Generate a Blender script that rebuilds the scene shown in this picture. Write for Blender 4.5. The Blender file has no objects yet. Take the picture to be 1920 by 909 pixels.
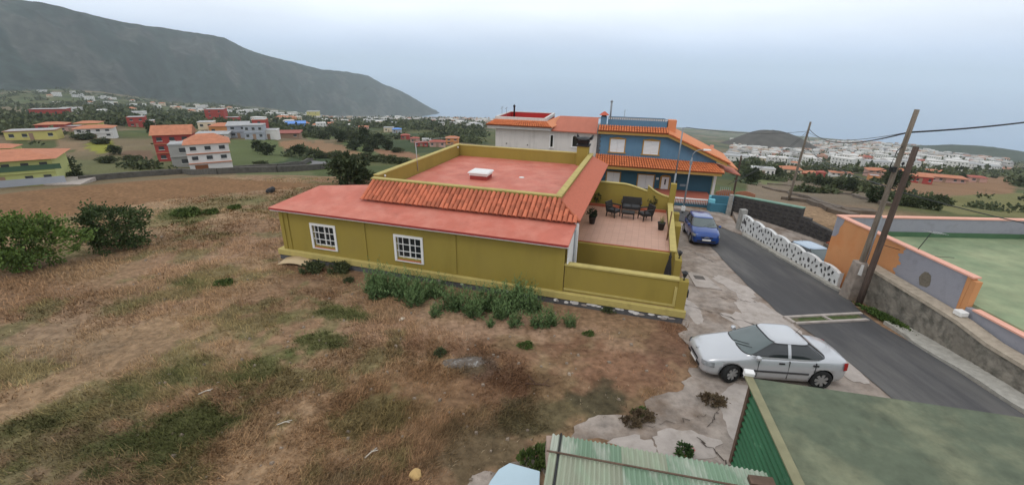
import bpy, bmesh, math, random
import numpy as np
from mathutils import Vector, Matrix
R = math.radians
random.seed(7); rng = np.random.default_rng(7)
scene = bpy.context.scene
col = scene.collection

# ------------------------------------------------------------------ camera
FPX, PITCH, ROLL, CAMZ = 829.95, R(21.559), R(1.177), 9.0
cam_d = bpy.data.cameras.new('camera'); cam = bpy.data.objects.new('camera', cam_d); col.objects.link(cam)
cam_d.sensor_width = 36; cam_d.lens = 36 * FPX / 1920
cam_d.clip_start = .1; cam_d.clip_end = 120000
cam.matrix_world = Matrix.Translation((0, 0, CAMZ)) @ Matrix.Rotation(math.pi/2 - PITCH, 4, 'X') @ Matrix.Rotation(ROLL, 4, 'Z')
scene.camera = cam

# ------------------------------------------------------------------ sky, sun, exposure
SUN_EL, SUN_AZ = R(58), R(215)          # azimuth clockwise from +Y
world = bpy.data.worlds.new('World'); scene.world = world; world.use_nodes = True
wn = world.node_tree; wn.nodes.clear()
def wnode(t, **k):
    n = wn.nodes.new(t)
    for a, b in k.items(): setattr(n, a, b)
    return n
wo = wnode('ShaderNodeOutputWorld'); bg = wnode('ShaderNodeBackground')
sky = wnode('ShaderNodeTexSky', sky_type='NISHITA', sun_disc=False, sun_elevation=SUN_EL, sun_rotation=SUN_AZ, air_density=1.0, dust_density=3.0, altitude=400)
tc = wnode('ShaderNodeTexCoord'); sp = wnode('ShaderNodeSeparateXYZ'); wn.links.new(tc.outputs['Generated'], sp.inputs[0])
rp = wnode('ShaderNodeValToRGB'); wn.links.new(sp.outputs['Z'], rp.inputs[0])
e = rp.color_ramp.elements
e[0].position = 0.0; e[0].color = (7.0, 8.5, 11.5, 1); e[1].position = 1.0; e[1].color = (9.6, 10.0, 10.4, 1)
for p, c in ((.035, (7.8, 9.2, 11.9, 1)), (.11, (11.9, 12.6, 13.7, 1)), (.32, (12.0, 12.4, 12.8, 1))):
    q = e.new(p); q.color = c
mp = wnode('ShaderNodeMapping'); mp.inputs['Scale'].default_value = (1, 1, 4.5); wn.links.new(tc.outputs['Generated'], mp.inputs[0])
nz = wnode('ShaderNodeTexNoise'); nz.inputs['Scale'].default_value = 2.2; nz.inputs['Detail'].default_value = 5; nz.inputs['Roughness'].default_value = .5
wn.links.new(mp.outputs[0], nz.inputs['Vector'])
nr = wnode('ShaderNodeMapRange'); nr.inputs[1].default_value = .3; nr.inputs[2].default_value = .7; nr.inputs[3].default_value = .86; nr.inputs[4].default_value = 1.08
wn.links.new(nz.outputs[0], nr.inputs[0])
cm = wnode('ShaderNodeMix', data_type='RGBA', blend_type='MULTIPLY'); cm.inputs[0].default_value = 1
wn.links.new(rp.outputs[0], cm.inputs[6]); wn.links.new(nr.outputs[0], cm.inputs[7])
mx = wnode('ShaderNodeMix', data_type='RGBA'); mx.inputs[0].default_value = .88      # cloud cover over the blue
wn.links.new(sky.outputs[0], mx.inputs[6]); wn.links.new(cm.outputs[2], mx.inputs[7])
wn.links.new(mx.outputs[2], bg.inputs[0]); bg.inputs[1].default_value = .1
wn.links.new(bg.outputs[0], wo.inputs[0])
sd = bpy.data.lights.new('sun', 'SUN'); sd.energy = .6; sd.angle = R(16); sd.color = (1, .96, .9)
so = bpy.data.objects.new('sun', sd); col.objects.link(so)
sdir = Vector((math.sin(SUN_AZ)*math.cos(SUN_EL), math.cos(SUN_AZ)*math.cos(SUN_EL), math.sin(SUN_EL)))
so.rotation_euler = sdir.to_track_quat('Z', 'Y').to_euler(); so.location = (0, -20, 60)
vs = scene.view_settings; vs.view_transform = 'Standard'; vs.look = 'None'; vs.exposure = 0.1; vs.gamma = 1; vs.use_curve_mapping = False
scene.cycles.volume_bounces = 2; scene.cycles.max_bounces = 6; scene.cycles.transparent_max_bounces = 6
scene.cycles.volume_max_steps = 64

# ------------------------------------------------------------------ helpers
def ray(x, y):
    u, v = (x-960)/FPX, (y-454.5)/FPX
    c, s = math.cos(ROLL), math.sin(ROLL)
    u, v = c*u+s*v, -(-s*u+c*v)
    cp, s2 = math.cos(PITCH), math.sin(PITCH)
    return np.array([u, cp+v*s2, -s2+v*cp])
def project(P):
    P = np.asarray(P, float) - [0, 0, CAMZ]
    cp, s2 = math.cos(PITCH), math.sin(PITCH)
    fw = P[..., 1]*cp - P[..., 2]*s2; up = P[..., 1]*s2 + P[..., 2]*cp
    fw = np.where(fw < .1, .1, fw)
    u = P[..., 0]/fw*FPX; v = -up/fw*FPX
    c, s = math.cos(ROLL), math.sin(ROLL)
    return 960+c*u-s*v, 454.5+s*u+c*v, fw
def lin(*c): return tuple(((x/255)/12.92 if x/255 <= .04045 else ((x/255+.055)/1.055)**2.4) for x in c)

MATS = {}
def mat(name, c, rough=.85, var=.12, vscale=3.0, bump=0.0, bscale=20.0, c2=None, spots=None, metallic=0.0, coat=0.0, attr=False, spec=.35, detail=6, streak=None, grime=None, rnd=0.0):
    """procedural surface: base colour broken up by noise, optional second colour in patches, fine relief"""
    if name in MATS: return MATS[name]
    m = bpy.data.materials.new(name); m.use_nodes = True; nt = m.node_tree; N = nt.nodes; L = nt.links
    b = N['Principled BSDF']; b.inputs['Roughness'].default_value = rough; b.inputs['Metallic'].default_value = metallic
    b.inputs['Specular IOR Level'].default_value = spec
    if coat: b.inputs['Coat Weight'].default_value = coat; b.inputs['Coat Roughness'].default_value = .06
    t = N.new('ShaderNodeTexCoord'); vec = t.outputs['Object']
    if streak:
        mpn = N.new('ShaderNodeMapping'); mpn.inputs['Scale'].default_value = streak; L.new(vec, mpn.inputs[0]); vec = mpn.outputs[0]
    n = N.new('ShaderNodeTexNoise'); n.inputs['Scale'].default_value = vscale; n.inputs['Detail'].default_value = detail; n.inputs['Roughness'].default_value = .6
    L.new(vec, n.inputs['Vector'])
    r = N.new('ShaderNodeMapRange'); r.inputs[1].default_value = .25; r.inputs[2].default_value = .75
    r.inputs[3].default_value = 1-var; r.inputs[4].default_value = 1+var; L.new(n.outputs[0], r.inputs[0])
    if attr:
        a = N.new('ShaderNodeAttribute'); a.attribute_name = 'col'; base = a.outputs['Color']
    else:
        rgb = N.new('ShaderNodeRGB'); rgb.outputs[0].default_value = (*c, 1); base = rgb.outputs[0]
    if c2:
        n2 = N.new('ShaderNodeTexNoise'); n2.inputs['Scale'].default_value = spots[0]; n2.inputs['Detail'].default_value = 8; n2.inputs['Roughness'].default_value = .65
        L.new(vec, n2.inputs['Vector'])
        r2 = N.new('ShaderNodeMapRange'); r2.inputs[1].default_value = spots[1]; r2.inputs[2].default_value = spots[2]; L.new(n2.outputs[0], r2.inputs[0])
        mm = N.new('ShaderNodeMix'); mm.data_type = 'RGBA'; L.new(r2.outputs[0], mm.inputs[0]); L.new(base, mm.inputs[6]); mm.inputs[7].default_value = (*c2, 1)
        base = mm.outputs[2]
    ml = N.new('ShaderNodeMix'); ml.data_type = 'RGBA'; ml.blend_type = 'MULTIPLY'; ml.inputs[0].default_value = 1
    L.new(base, ml.inputs[6]); L.new(r.outputs[0], ml.inputs[7]); outc = ml.outputs[2]
    def times(outc, fac):
        q = N.new('ShaderNodeMix'); q.data_type = 'RGBA'; q.blend_type = 'MULTIPLY'; q.inputs[0].default_value = 1; L.new(outc, q.inputs[6]); L.new(fac, q.inputs[7]); return q.outputs[2]
    if grime:           # stains and streaks: (mapping scale, noise scale, from, to, darkest)
        g0 = N.new('ShaderNodeMapping'); g0.inputs['Scale'].default_value = grime[0]; L.new(t.outputs['Object'], g0.inputs[0])
        g1 = N.new('ShaderNodeTexNoise'); g1.inputs['Scale'].default_value = grime[1]; g1.inputs['Detail'].default_value = 9; g1.inputs['Roughness'].default_value = .7; L.new(g0.outputs[0], g1.inputs['Vector'])
        g2 = N.new('ShaderNodeMapRange'); g2.inputs[1].default_value = grime[2]; g2.inputs[2].default_value = grime[3]; g2.inputs[3].default_value = 1.0; g2.inputs[4].default_value = grime[4]; L.new(g1.outputs[0], g2.inputs[0]); outc = times(outc, g2.outputs[0])
    if rnd:
        oi = N.new('ShaderNodeObjectInfo'); o2 = N.new('ShaderNodeMapRange'); o2.inputs[3].default_value = 1-rnd; o2.inputs[4].default_value = 1+rnd*.7; L.new(oi.outputs['Random'], o2.inputs[0]); outc = times(outc, o2.outputs[0])
    L.new(outc, b.inputs['Base Color'])
    if bump:
        bn = N.new('ShaderNodeTexNoise'); bn.inputs['Scale'].default_value = bscale; bn.inputs['Detail'].default_value = 8; L.new(t.outputs['Object'], bn.inputs['Vector'])
        bp = N.new('ShaderNodeBump'); bp.inputs['Strength'].default_value = bump; bp.inputs['Distance'].default_value = .03
        L.new(bn.outputs[0], bp.inputs['Height']); L.new(bp.outputs[0], b.inputs['Normal'])
    MATS[name] = m
    return m

def tag(o, label=None, cat=None, group=None, kind=None):
    if label: o['label'] = label
    if cat: o['category'] = cat
    if group: o['group'] = group
    if kind: o['kind'] = kind
    return o
def empty(name, loc=(0, 0, 0), rz=0.0):
    o = bpy.data.objects.new(name, None); col.objects.link(o); o.location = loc; o.rotation_euler = (0, 0, rz); o.empty_display_size = .2
    return o
def link(name, me, m=None, parent=None, loc=None):
    o = bpy.data.objects.new(name, me); col.objects.link(o)
    if m is not None and len(me.materials) == 0: me.materials.append(m)
    if parent: o.parent = parent
    if loc is not None: o.location = loc
    return o
def copy_tree(o, parent=None):
    c = o.copy(); col.objects.link(c)
    if parent: c.parent = parent
    for ch in o.children: copy_tree(ch, c)
    return c
def np_mesh(name, V, F, cols=None, smooth=False):
    V = np.ascontiguousarray(V, np.float32); F = np.ascontiguousarray(F, np.int32); k = F.shape[1]
    me = bpy.data.meshes.new(name); me.vertices.add(len(V)); me.vertices.foreach_set('co', V.ravel())
    me.loops.add(F.size); me.loops.foreach_set('vertex_index', F.ravel())
    me.polygons.add(len(F)); me.polygons.foreach_set('loop_start', np.arange(0, F.size, k, dtype=np.int32)); me.polygons.foreach_set('loop_total', np.full(len(F), k, np.int32))
    if smooth: me.polygons.foreach_set('use_smooth', np.ones(len(F), bool))
    me.update(calc_edges=True)
    if cols is not None:
        a = me.color_attributes.new('col', 'FLOAT_COLOR', 'POINT')
        C = np.ones((len(V), 4), np.float32); C[:, :3] = cols; a.data.foreach_set('color', C.ravel())
    return me

class MB:
    """collects boxes, prisms, tubes into one mesh"""
    def __init__(s): s.v = []; s.f = []; s.sm = []
    def add(s, vs, fs, smooth=False):
        o = len(s.v); s.v += [tuple(p) for p in vs]; s.f += [tuple(i+o for i in f) for f in fs]; s.sm += [smooth]*len(fs); return s
    def box(s, x0, x1, y0, y1, z0, z1):
        return s.add([(x0, y0, z0), (x1, y0, z0), (x1, y1, z0), (x0, y1, z0), (x0, y0, z1), (x1, y0, z1), (x1, y1, z1), (x0, y1, z1)],
                     [(0, 3, 2, 1), (4, 5, 6, 7), (0, 1, 5, 4), (1, 2, 6, 5), (2, 3, 7, 6), (3, 0, 4, 7)])
    def hexa(s, low, top):
        return s.add(list(low)+list(top), [(0, 3, 2, 1), (4, 5, 6, 7), (0, 1, 5, 4), (1, 2, 6, 5), (2, 3, 7, 6), (3, 0, 4, 7)])
    def prism(s, poly, d):
        """poly of 3D points swept by vector d"""
        n = len(poly); d = Vector(d)
        p = [Vector(q) for q in poly]; t = [q+d for q in p]
        return s.add(p+t, [tuple(range(n-1, -1, -1)), tuple(range(n, 2*n))]+[(i, (i+1) % n, n+(i+1) % n, n+i) for i in range(n)])
    def slab(s, poly, th):
        """a sheet given by its top polygon, th thick downwards"""
        return s.prism(poly, (0, 0, -th))
    def quad(s, *p): return s.add(p, [tuple(range(len(p)))])
    def tube(s, pts, r, n=8, r1=None, caps=True, smooth=True):
        pts = [Vector(p) for p in pts]; vs = []; fs = []; m = len(pts)
        up = Vector((0, 0, 1))
        for i, p in enumerate(pts):
            d = (pts[min(i+1, m-1)]-pts[max(i-1, 0)]).normalized()
            a = d.cross(up)
            if a.length < .05: a = d.cross(Vector((1, 0, 0)))
            a.normalize(); b = a.cross(d).normalized()
            rr = r if r1 is None else r+(r1-r)*i/(m-1)
            for k in range(n):
                t = 2*math.pi*k/n; vs.append(p+a*rr*math.cos(t)+b*rr*math.sin(t))
        for i in range(m-1):
            for k in range(n):
                fs.append((i*n+k, i*n+(k+1) % n, (i+1)*n+(k+1) % n, (i+1)*n+k))
        if caps: fs += [tuple(range(n-1, -1, -1)), tuple((m-1)*n+k for k in range(n))]
        return s.add(vs, fs, smooth)
    def lathe(s, c, prof, n=16, smooth=True):
        """prof: (radius, z) pairs about a vertical axis at c"""
        vs = [(c[0]+r*math.cos(2*math.pi*k/n), c[1]+r*math.sin(2*math.pi*k/n), c[2]+z) for r, z in prof for k in range(n)]
        m = len(prof); fs = [(i*n+k, i*n+(k+1) % n, (i+1)*n+(k+1) % n, (i+1)*n+k) for i in range(m-1) for k in range(n)]
        fs += [tuple(range(n-1, -1, -1)), tuple((m-1)*n+k for k in range(n))]
        return s.add(vs, fs, smooth)
    def disc(s, c, r, ax, th, n=20):
        ax = Vector(ax).normalized(); c = Vector(c); return s.tube([c-ax*th/2, c+ax*th/2], r, n, smooth=False)
    def build(s, name, m, parent=None, loc=None, bevel=0.0):
        me = bpy.data.meshes.new(name); me.from_pydata(s.v, [], s.f)
        me.polygons.foreach_set('use_smooth', s.sm); me.update()
        if bevel:
            bm = bmesh.new(); bm.from_mesh(me); bmesh.ops.remove_doubles(bm, verts=bm.verts, dist=1e-5)
            bmesh.ops.bevel(bm, geom=[e_ for e_ in bm.edges], offset=bevel, segments=1, affect='EDGES', clamp_overlap=True); bm.to_mesh(me); bm.free()
        return link(name, me, m, parent, loc)
class Frame:
    def __init__(s, x, y, yaw): s.yaw = R(yaw); s.O = np.array([x, y]); s.A = np.array([math.cos(s.yaw), math.sin(s.yaw)]); s.B = np.array([-s.A[1], s.A[0]])
    def w(s, a, b): return s.O+s.A*a+s.B*b
    def loc(s, X, Y): return (X-s.O[0])*s.A[0]+(Y-s.O[1])*s.A[1], (X-s.O[0])*s.B[0]+(Y-s.O[1])*s.B[1]

def hash2(i, j, seed):
    h = np.sin(i*127.1+j*311.7+seed*74.7)*43758.5453
    return h-np.floor(h)
def vnoise(x, y, seed=0):
    i = np.floor(x); j = np.floor(y); f = x-i; g = y-j
    f = f*f*(3-2*f); g = g*g*(3-2*g)
    return (hash2(i, j, seed)*(1-f)+hash2(i+1, j, seed)*f)*(1-g)+(hash2(i, j+1, seed)*(1-f)+hash2(i+1, j+1, seed)*f)*g
def fbm(x, y, seed=0, o=4):
    s = 0; a = .5; t = 0
    for k in range(o): s = s+a*vnoise(x*2**k+k*13.7, y*2**k-k*7.3, seed+k); t += a; a *= .55
    return s/t
def sstep(a, b, x): t = np.clip((x-a)/(b-a), 0, 1); return t*t*(3-2*t)

# ------------------------------------------------------------------ terrain
SEA = -455.0
AZ = np.array([-180, -90, -60, -45, -35, -20, -8, 12, 30, 43, 60, 90, 180.])
RR = np.log(np.array([40, 65, 100, 180, 300, 600, 1200, 2400, 4300, 6500.]))
SL = np.array([          # slope (z-9)/r seen from the camera, by direction and distance
 [-.23, -.17, -.13, -.09, -.06, -.03, -.02, -.01, -.01, -.01],
 [-.23, -.17, -.13, -.09, -.07, -.05, -.04, -.03, -.03, -.03],
 [-.235, -.20, -.18, -.13, -.10, -.075, -.055, -.04, -.03, -.03],
 [-.235, -.208, -.192, -.130, -.103, -.082, -.060, -.042, -.05, -.05],
 [-.235, -.213, -.194, -.140, -.115, -.097, -.084, -.070, -.07, -.07],
 [-.243, -.228, -.200, -.166, -.143, -.122, -.112, -.105, -.103, -.102],
 [-.248, -.228, -.200, -.170, -.148, -.125, -.113, -.106, -.1085, -.102],
 [-.255, -.235, -.205, -.190, -.172, -.152, -.134, -.118, -.109, -.10],
 [-.260, -.228, -.210, -.196, -.178, -.160, -.142, -.122, -.109, -.10],
 [-.245, -.205, -.193, -.180, -.156, -.140, -.126, -.112, -.1085, -.10],
 [-.235, -.20, -.18, -.165, -.15, -.135, -.12, -.110, -.1085, -.10],
 [-.23, -.17, -.13, -.11, -.10, -.09, -.09, -.09, -.09, -.09],
 [-.23, -.17, -.13, -.09, -.06, -.03, -.02, -.01, -.01, -.01]])
def plane(X, Y): return -.0187*(X-6)-.06*(Y-14.7)
def zfar(X, Y):
    r = np.maximum(np.hypot(X, Y), 1.); az = np.degrees(np.arctan2(X, Y)); l = np.log(r)
    i = np.clip(np.searchsorted(AZ, az, side='right')-1, 0, len(AZ)-2); t = (az-AZ[i])/(AZ[i+1]-AZ[i]); t = t*t*(3-2*t)
    j = np.clip(np.searchsorted(RR, l, side='right')-1, 0, len(RR)-2); u = np.clip((l-RR[j])/(RR[j+1]-RR[j]), 0, 1.)
    s = (SL[i, j]*(1-t)+SL[i+1, j]*t)*(1-u)+(SL[i, j+1]*(1-t)+SL[i+1, j+1]*t)*u
    return CAMZ+s*r
def relief(X, Y):
    r = np.hypot(X, Y); a = sstep(45, 160, r)
    n = (fbm(X/70., Y/70., 3, 4)-.5)*6*a + (fbm(X/16, Y/16, 5, 3)-.5)*1.6*a
    n = n + (fbm(X/400., Y/400., 8, 4)-.5)*np.clip(r*.018, 0, 34)*sstep(300, 900, r)
    n = n*(1-sstep(3600, 4200, r))
    return n
def near_bumps(X, Y):      # rough field left of the house and towards the camera; the paved side stays even
    m = (1-sstep(2.0, 5.0, X+.25*(Y-10)*0))*(1-sstep(32, 40, np.hypot(X, Y)))
    fa, fb = HF.loc(X, Y)
    clear = sstep(.2, 2.0, np.maximum(-fb, np.maximum(-fa, fb-14)))
    return m*clear*((fbm(X/2.2, Y/2.2, 21, 4)-.5)*.30+(fbm(X/.6, Y/.6, 23, 2)-.5)*(.05+.11*sstep(-1, -7, X)))
HF = Frame(-11.096, 20.02, -16.411)     # the yellow house
def ground_z(X, Y):
    X = np.asarray(X, float); Y = np.asarray(Y, float); r = np.hypot(X, Y)
    edge = 38+8*sstep(-10, -30, X)*sstep(20, 35, Y)
    k = sstep(edge, edge+16, r)
    z = plane(X, Y)*(1-k)+zfar(X, Y)*k+relief(X, Y)+near_bumps(X, Y)
    z = z-.95*sstep(15.55, 16.3, X)*sstep(17.6, 19.2, Y)*(1-sstep(28.5, 31.5, Y))*(1-sstep(23, 27, X))
    return np.maximum(z, SEA-1.5)
def gz(x, y): return float(ground_z(np.array([x]), np.array([y]))[0])
def hit(px, py):
    """where the sight line through a pixel meets the ground"""
    d = ray(px, py); h = math.hypot(d[0], d[1]); d = d/h
    rr = np.exp(np.linspace(math.log(4), math.log(6000), 1600)); zz = ground_z(d[0]*rr, d[1]*rr)
    below = np.nonzero(CAMZ+d[2]*rr < zz)[0]
    if len(below) == 0: i = len(rr)-1
    else: i = below[0]
    r = rr[i]; return np.array([d[0]*r, d[1]*r, zz[i]])
def hits(px, py):
    D = np.array([ray(a, b) for a, b in zip(px, py)]); D = D/np.hypot(D[:, 0], D[:, 1])[:, None]
    rr = np.exp(np.linspace(math.log(60), math.log(6000), 420)); X = D[:, :1]*rr; Y = D[:, 1:2]*rr; Z = ground_z(X, Y)
    i = np.argmax(CAMZ+D[:, 2:]*rr < Z, 1); k = np.arange(len(i)); return np.stack([X[k, i], Y[k, i], Z[k, i]], -1)
def fwd(p): return project(np.array(p))[2]
def inpoly(px, py, poly):
    c = np.zeros(px.shape, bool); n = len(poly); j = n-1
    for i in range(n):
        xi, yi = poly[i]; xj, yj = poly[j]
        c ^= ((yi > py) != (yj > py)) & (px < (xj-xi)*(py-yi)/(yj-yi+1e-9)+xi); j = i
    return c

# land cover (what grows or lies there), laid out on the map by outlines of the fields
STRAW = np.array([.268, .178, .106]); SOIL = np.array([.175, .102, .062]); PLOW = np.array([.20, .112, .056]); GREEN = np.array([.085, .105, .035])
DARKV = np.array([.035, .05, .022]); OLIVE = np.array([.12, .125, .05]); DRYFIELD = np.array([.22, .17, .10])
def land_cover(X, Y):
    px, py, fw = project(np.stack([X, Y, ground_z(X, Y)], -1)); r = np.hypot(X, Y)
    n1 = fbm(X/3.0, Y/3.0, 31, 4)[..., None]; n2 = fbm(X/.9, Y/.9, 33, 3)[..., None]; n3 = fbm(X/7., Y/7., 35, 3)[..., None]; n4 = fbm(X/.35, Y/.35, 37, 2)[..., None]
    C = STRAW*(.55+.5*n1+.4*n4)
    C = C*(1-.55*sstep(.46, .62, n3))+SOIL*1.15*.55*sstep(.46, .62, n3)
    def ell(cx, cy, rx, ry, rot, colr, amt, j=.35):
        nonlocal C
        t = R(rot); dx = px-cx; dy = py-cy; u = (dx*math.cos(t)+dy*math.sin(t))/rx; v = (-dx*math.sin(t)+dy*math.cos(t))/ry
        d = np.sqrt(u*u+v*v)[..., None]+(n2-.5)*2.6*j+(n1-.5)*1.8*j+(n4-.5)*2.4*j
        k = (1-sstep(.55, 1.05, d))*amt; C = C*(1-k)+np.array(colr)*(.8+.4*n2)*k
    near = r < 60
    if near.any():
        P1 = (.33, .215, .145)
        for a in ((980, 640, 330, 60, 8, P1, .55), (700, 620, 120, 40, 5, P1, .6), (400, 480, 180, 28, -14, P1, .45), (200, 590, 200, 30, -12, P1, .4), (560, 470, 60, 30, 0, P1, .5),
                  (830, 720, 330, 80, -12, (.19, .11, .06), .7), (600, 830, 200, 60, -15, (.26, .16, .09), .6), (1150, 690, 140, 45, 12, (.19, .10, .06), .75), (1250, 640, 60, 60, 0, (.16, .085, .055), .8), (620, 505, 90, 22, 10, (.17, .098, .06), .75), (1000, 730, 160, 40, 5, (.15, .082, .048), .7), (900, 655, 200, 30, 4, (.19, .108, .066), .55), (760, 760, 140, 40, -14, (.17, .10, .056), .55),
                  (100, 880, 240, 90, -10, (.15, .11, .075), .55), (60, 640, 160, 60, -10, (.20, .15, .10), .4),
                  (345, 815, 150, 55, -25, GREEN, .8), (480, 690, 90, 32, -15, GREEN*1.1, .7), (590, 640, 75, 28, -5, GREEN, .8), (645, 588, 60, 20, 10, GREEN*1.1, .75), (320, 700, 130, 25, -14, OLIVE, .6),
                  (170, 770, 170, 26, -14, OLIVE, .55), (470, 610, 110, 22, -14, OLIVE, .55), (300, 560, 130, 14, -12, OLIVE, .55), (380, 535, 60, 14, 0, GREEN, .6), (130, 850, 120, 30, -15, OLIVE*.8, .5), (440, 380, 150, 14, -6, OLIVE, .5), (340, 405, 50, 18, 0, GREEN*1.2, .7),
                  (1040, 775, 125, 34, -12, (.085, .07, .04), .75), (905, 835, 110, 62, -25, (.095, .075, .042), .75), (1120, 750, 50, 28, -20, (.08, .068, .04), .8), (890, 685, 50, 20, 5, (.13, .10, .08), .7), (960, 715, 70, 22, 10, (.12, .065, .04), .6), (640, 895, 80, 26, -10, (.10, .085, .05), .6), (360, 890, 60, 30, 0, GREEN, .5)):
            ell(*a)
    k = sstep(.53, .63, fbm(X/1.3, Y/1.3, 87, 4))[..., None]*(.18+.38*(px < 760))[..., None]*(1-sstep(3, 7, X))[..., None]; C = C*(1-k)+OLIVE*.95*(.7+.6*n4)*k
    # ploughed field beyond the shrubs
    pf = inpoly(px, py, [(-400, 470), (-60, 420), (120, 405), (330, 372), (480, 358), (560, 352), (600, 345), (470, 338), (350, 328), (240, 334), (150, 344), (0, 362), (-400, 400)]) & (r < 75)
    C = np.where(pf[..., None], PLOW*(.86+.16*n1+.10*n3+.10*np.sin((X*.35+Y*.94)*2*math.pi/2.4)[..., None]*.5), C)
    # the valley
    far = sstep(46, 62, r)[..., None]*(1-pf[..., None].astype(float))
    m1 = fbm(X/34., Y/34., 41, 4)[..., None]; m2 = fbm(X/110., Y/110., 43, 4)[..., None]; m3 = fbm(X/9., Y/9., 45, 3)[..., None]
    V = OLIVE*.75*(.7+.6*m3); V = V*(1-sstep(.5, .58, m1))+np.array([.075, .095, .035])*(.7+.6*m3)*sstep(.5, .58, m1)
    k = sstep(.53, .58, m2); V = V*(1-k)+DRYFIELD*.75*(.8+.4*m3)*k
    k = sstep(.56, .66, fbm(X/60., Y/60., 47, 4))[..., None]; V = V*(1-k)+DARKV*1.3*k
    def poly(pts, colr, jit=.35):
        nonlocal V
        jx = px+(n2[..., 0]-.5)*8; jy = py+(m3[..., 0]-.5)*4
        k = inpoly(jx, jy, pts)[..., None]; V = np.where(k, np.array(colr)*(1-jit/2+jit*m3), V)
    for q in (([(520, 268), (560, 262), (590, 268), (640, 288), (620, 296), (560, 280), (525, 278)], (.25, .145, .08)), ([(590, 262), (640, 272), (690, 290), (700, 296), (640, 296), (600, 280)], (.24, .15, .085)),
              ([(640, 262), (700, 272), (730, 285), (690, 290), (650, 280)], (.10, .125, .05)), ([(690, 278), (770, 285), (800, 300), (720, 292)], (.24, .13, .075)),
              ([(560, 250), (640, 250), (620, 262), (580, 262)], (.12, .14, .055)), ([(430, 262), (520, 262), (540, 300), (440, 318), (425, 290)], (.095, .115, .045)),
              ([(430, 320), (580, 322), (610, 340), (470, 338)], (.11, .12, .055)), ([(120, 300), (320, 300), (330, 325), (150, 340), (100, 335)], (.12, .12, .055)),
              ([(20, 264), (110, 262), (160, 280), (120, 288), (30, 290)], (.075, .085, .032)), ([(100, 262), (150, 268), (160, 282), (110, 286)], (.21, .145, .085)), ([(160, 268), (205, 265), (226, 280), (190, 290), (165, 282)], (.21, .21, .035)),
              ([(60, 225), (170, 222), (240, 240), (200, 248), (70, 235)], (.11, .085, .05)), ([(290, 214), (380, 216), (390, 230), (300, 232)], (.085, .11, .045)), ([(230, 282), (290, 284), (285, 300), (225, 300)], (.15, .095, .06)),
              ([(1650, 345), (1900, 330), (1900, 380), (1700, 372), (1640, 364)], (.23, .135, .075)), ([(1760, 368), (1960, 360), (1960, 410), (1800, 402), (1740, 388)], (.16, .15, .06)), ([(1430, 332), (1600, 345), (1660, 372), (1640, 400), (1480, 372), (1420, 345)], (.16, .125, .085)), ([(1420, 335), (1455, 335), (1470, 350), (1425, 345)], (.13, .14, .06)),
              ([(1400, 345), (1470, 352), (1600, 400), (1600, 440), (1500, 420), (1400, 380)], (.19, .145, .10))): poly(*q)
    # furrows of terraces on the right
    C = C*(1-far)+V*far
    return np.clip(C, .01, .8), pf

azs = np.concatenate([np.arange(-66, 66.01, .34), np.arange(71, 294, 5)])
rs = np.exp(np.concatenate([np.linspace(math.log(3.5), math.log(50), 250, endpoint=False), np.linspace(math.log(50), math.log(6400), 230)]))
A2, R2 = np.meshgrid(np.radians(azs), rs, indexing='ij')
GX = (np.sin(A2)*R2); GY = (np.cos(A2)*R2); GZ = ground_z(GX, GY)
cov, pf = land_cover(GX, GY)
na, nr_ = GX.shape; idx = np.arange(na*nr_).reshape(na, nr_); i2 = np.roll(idx, -1, 0)
F4 = np.stack([idx[:, :-1], idx[:, 1:], i2[:, 1:], i2[:, :-1]], -1).reshape(-1, 4)
V = np.stack([GX, GY, GZ], -1).reshape(-1, 3)
m_ground = mat('ground_cover', (0, 0, 0), rough=.95, var=.5, vscale=4.5, bump=.9, bscale=9, attr=True, spec=.1, detail=14)
ground = link('ground', np_mesh('ground', V, F4, cov.reshape(-1, 3), True), m_ground); tag(ground, kind='structure')
# centre disc under the camera
tag(MB().quad(*[(3.6*math.cos(t), 3.6*math.sin(t), gz(3.5*math.cos(t), 3.5*math.sin(t))-.02) for t in np.linspace(0, 2*math.pi, 48, endpoint=False)]).build('ground_patch', mat('bare_soil', (.22, .15, .10), bump=.3)), kind='structure')

# sea
m_sea = mat('sea_water', lin(104, 136, 168), rough=.3, var=.05, vscale=.002)
tag(MB().quad((-44000, -3000, SEA), (44000, -3000, SEA), (44000, 44000, SEA), (-44000, 44000, SEA)).build('sea', m_sea), kind='structure')

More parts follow.
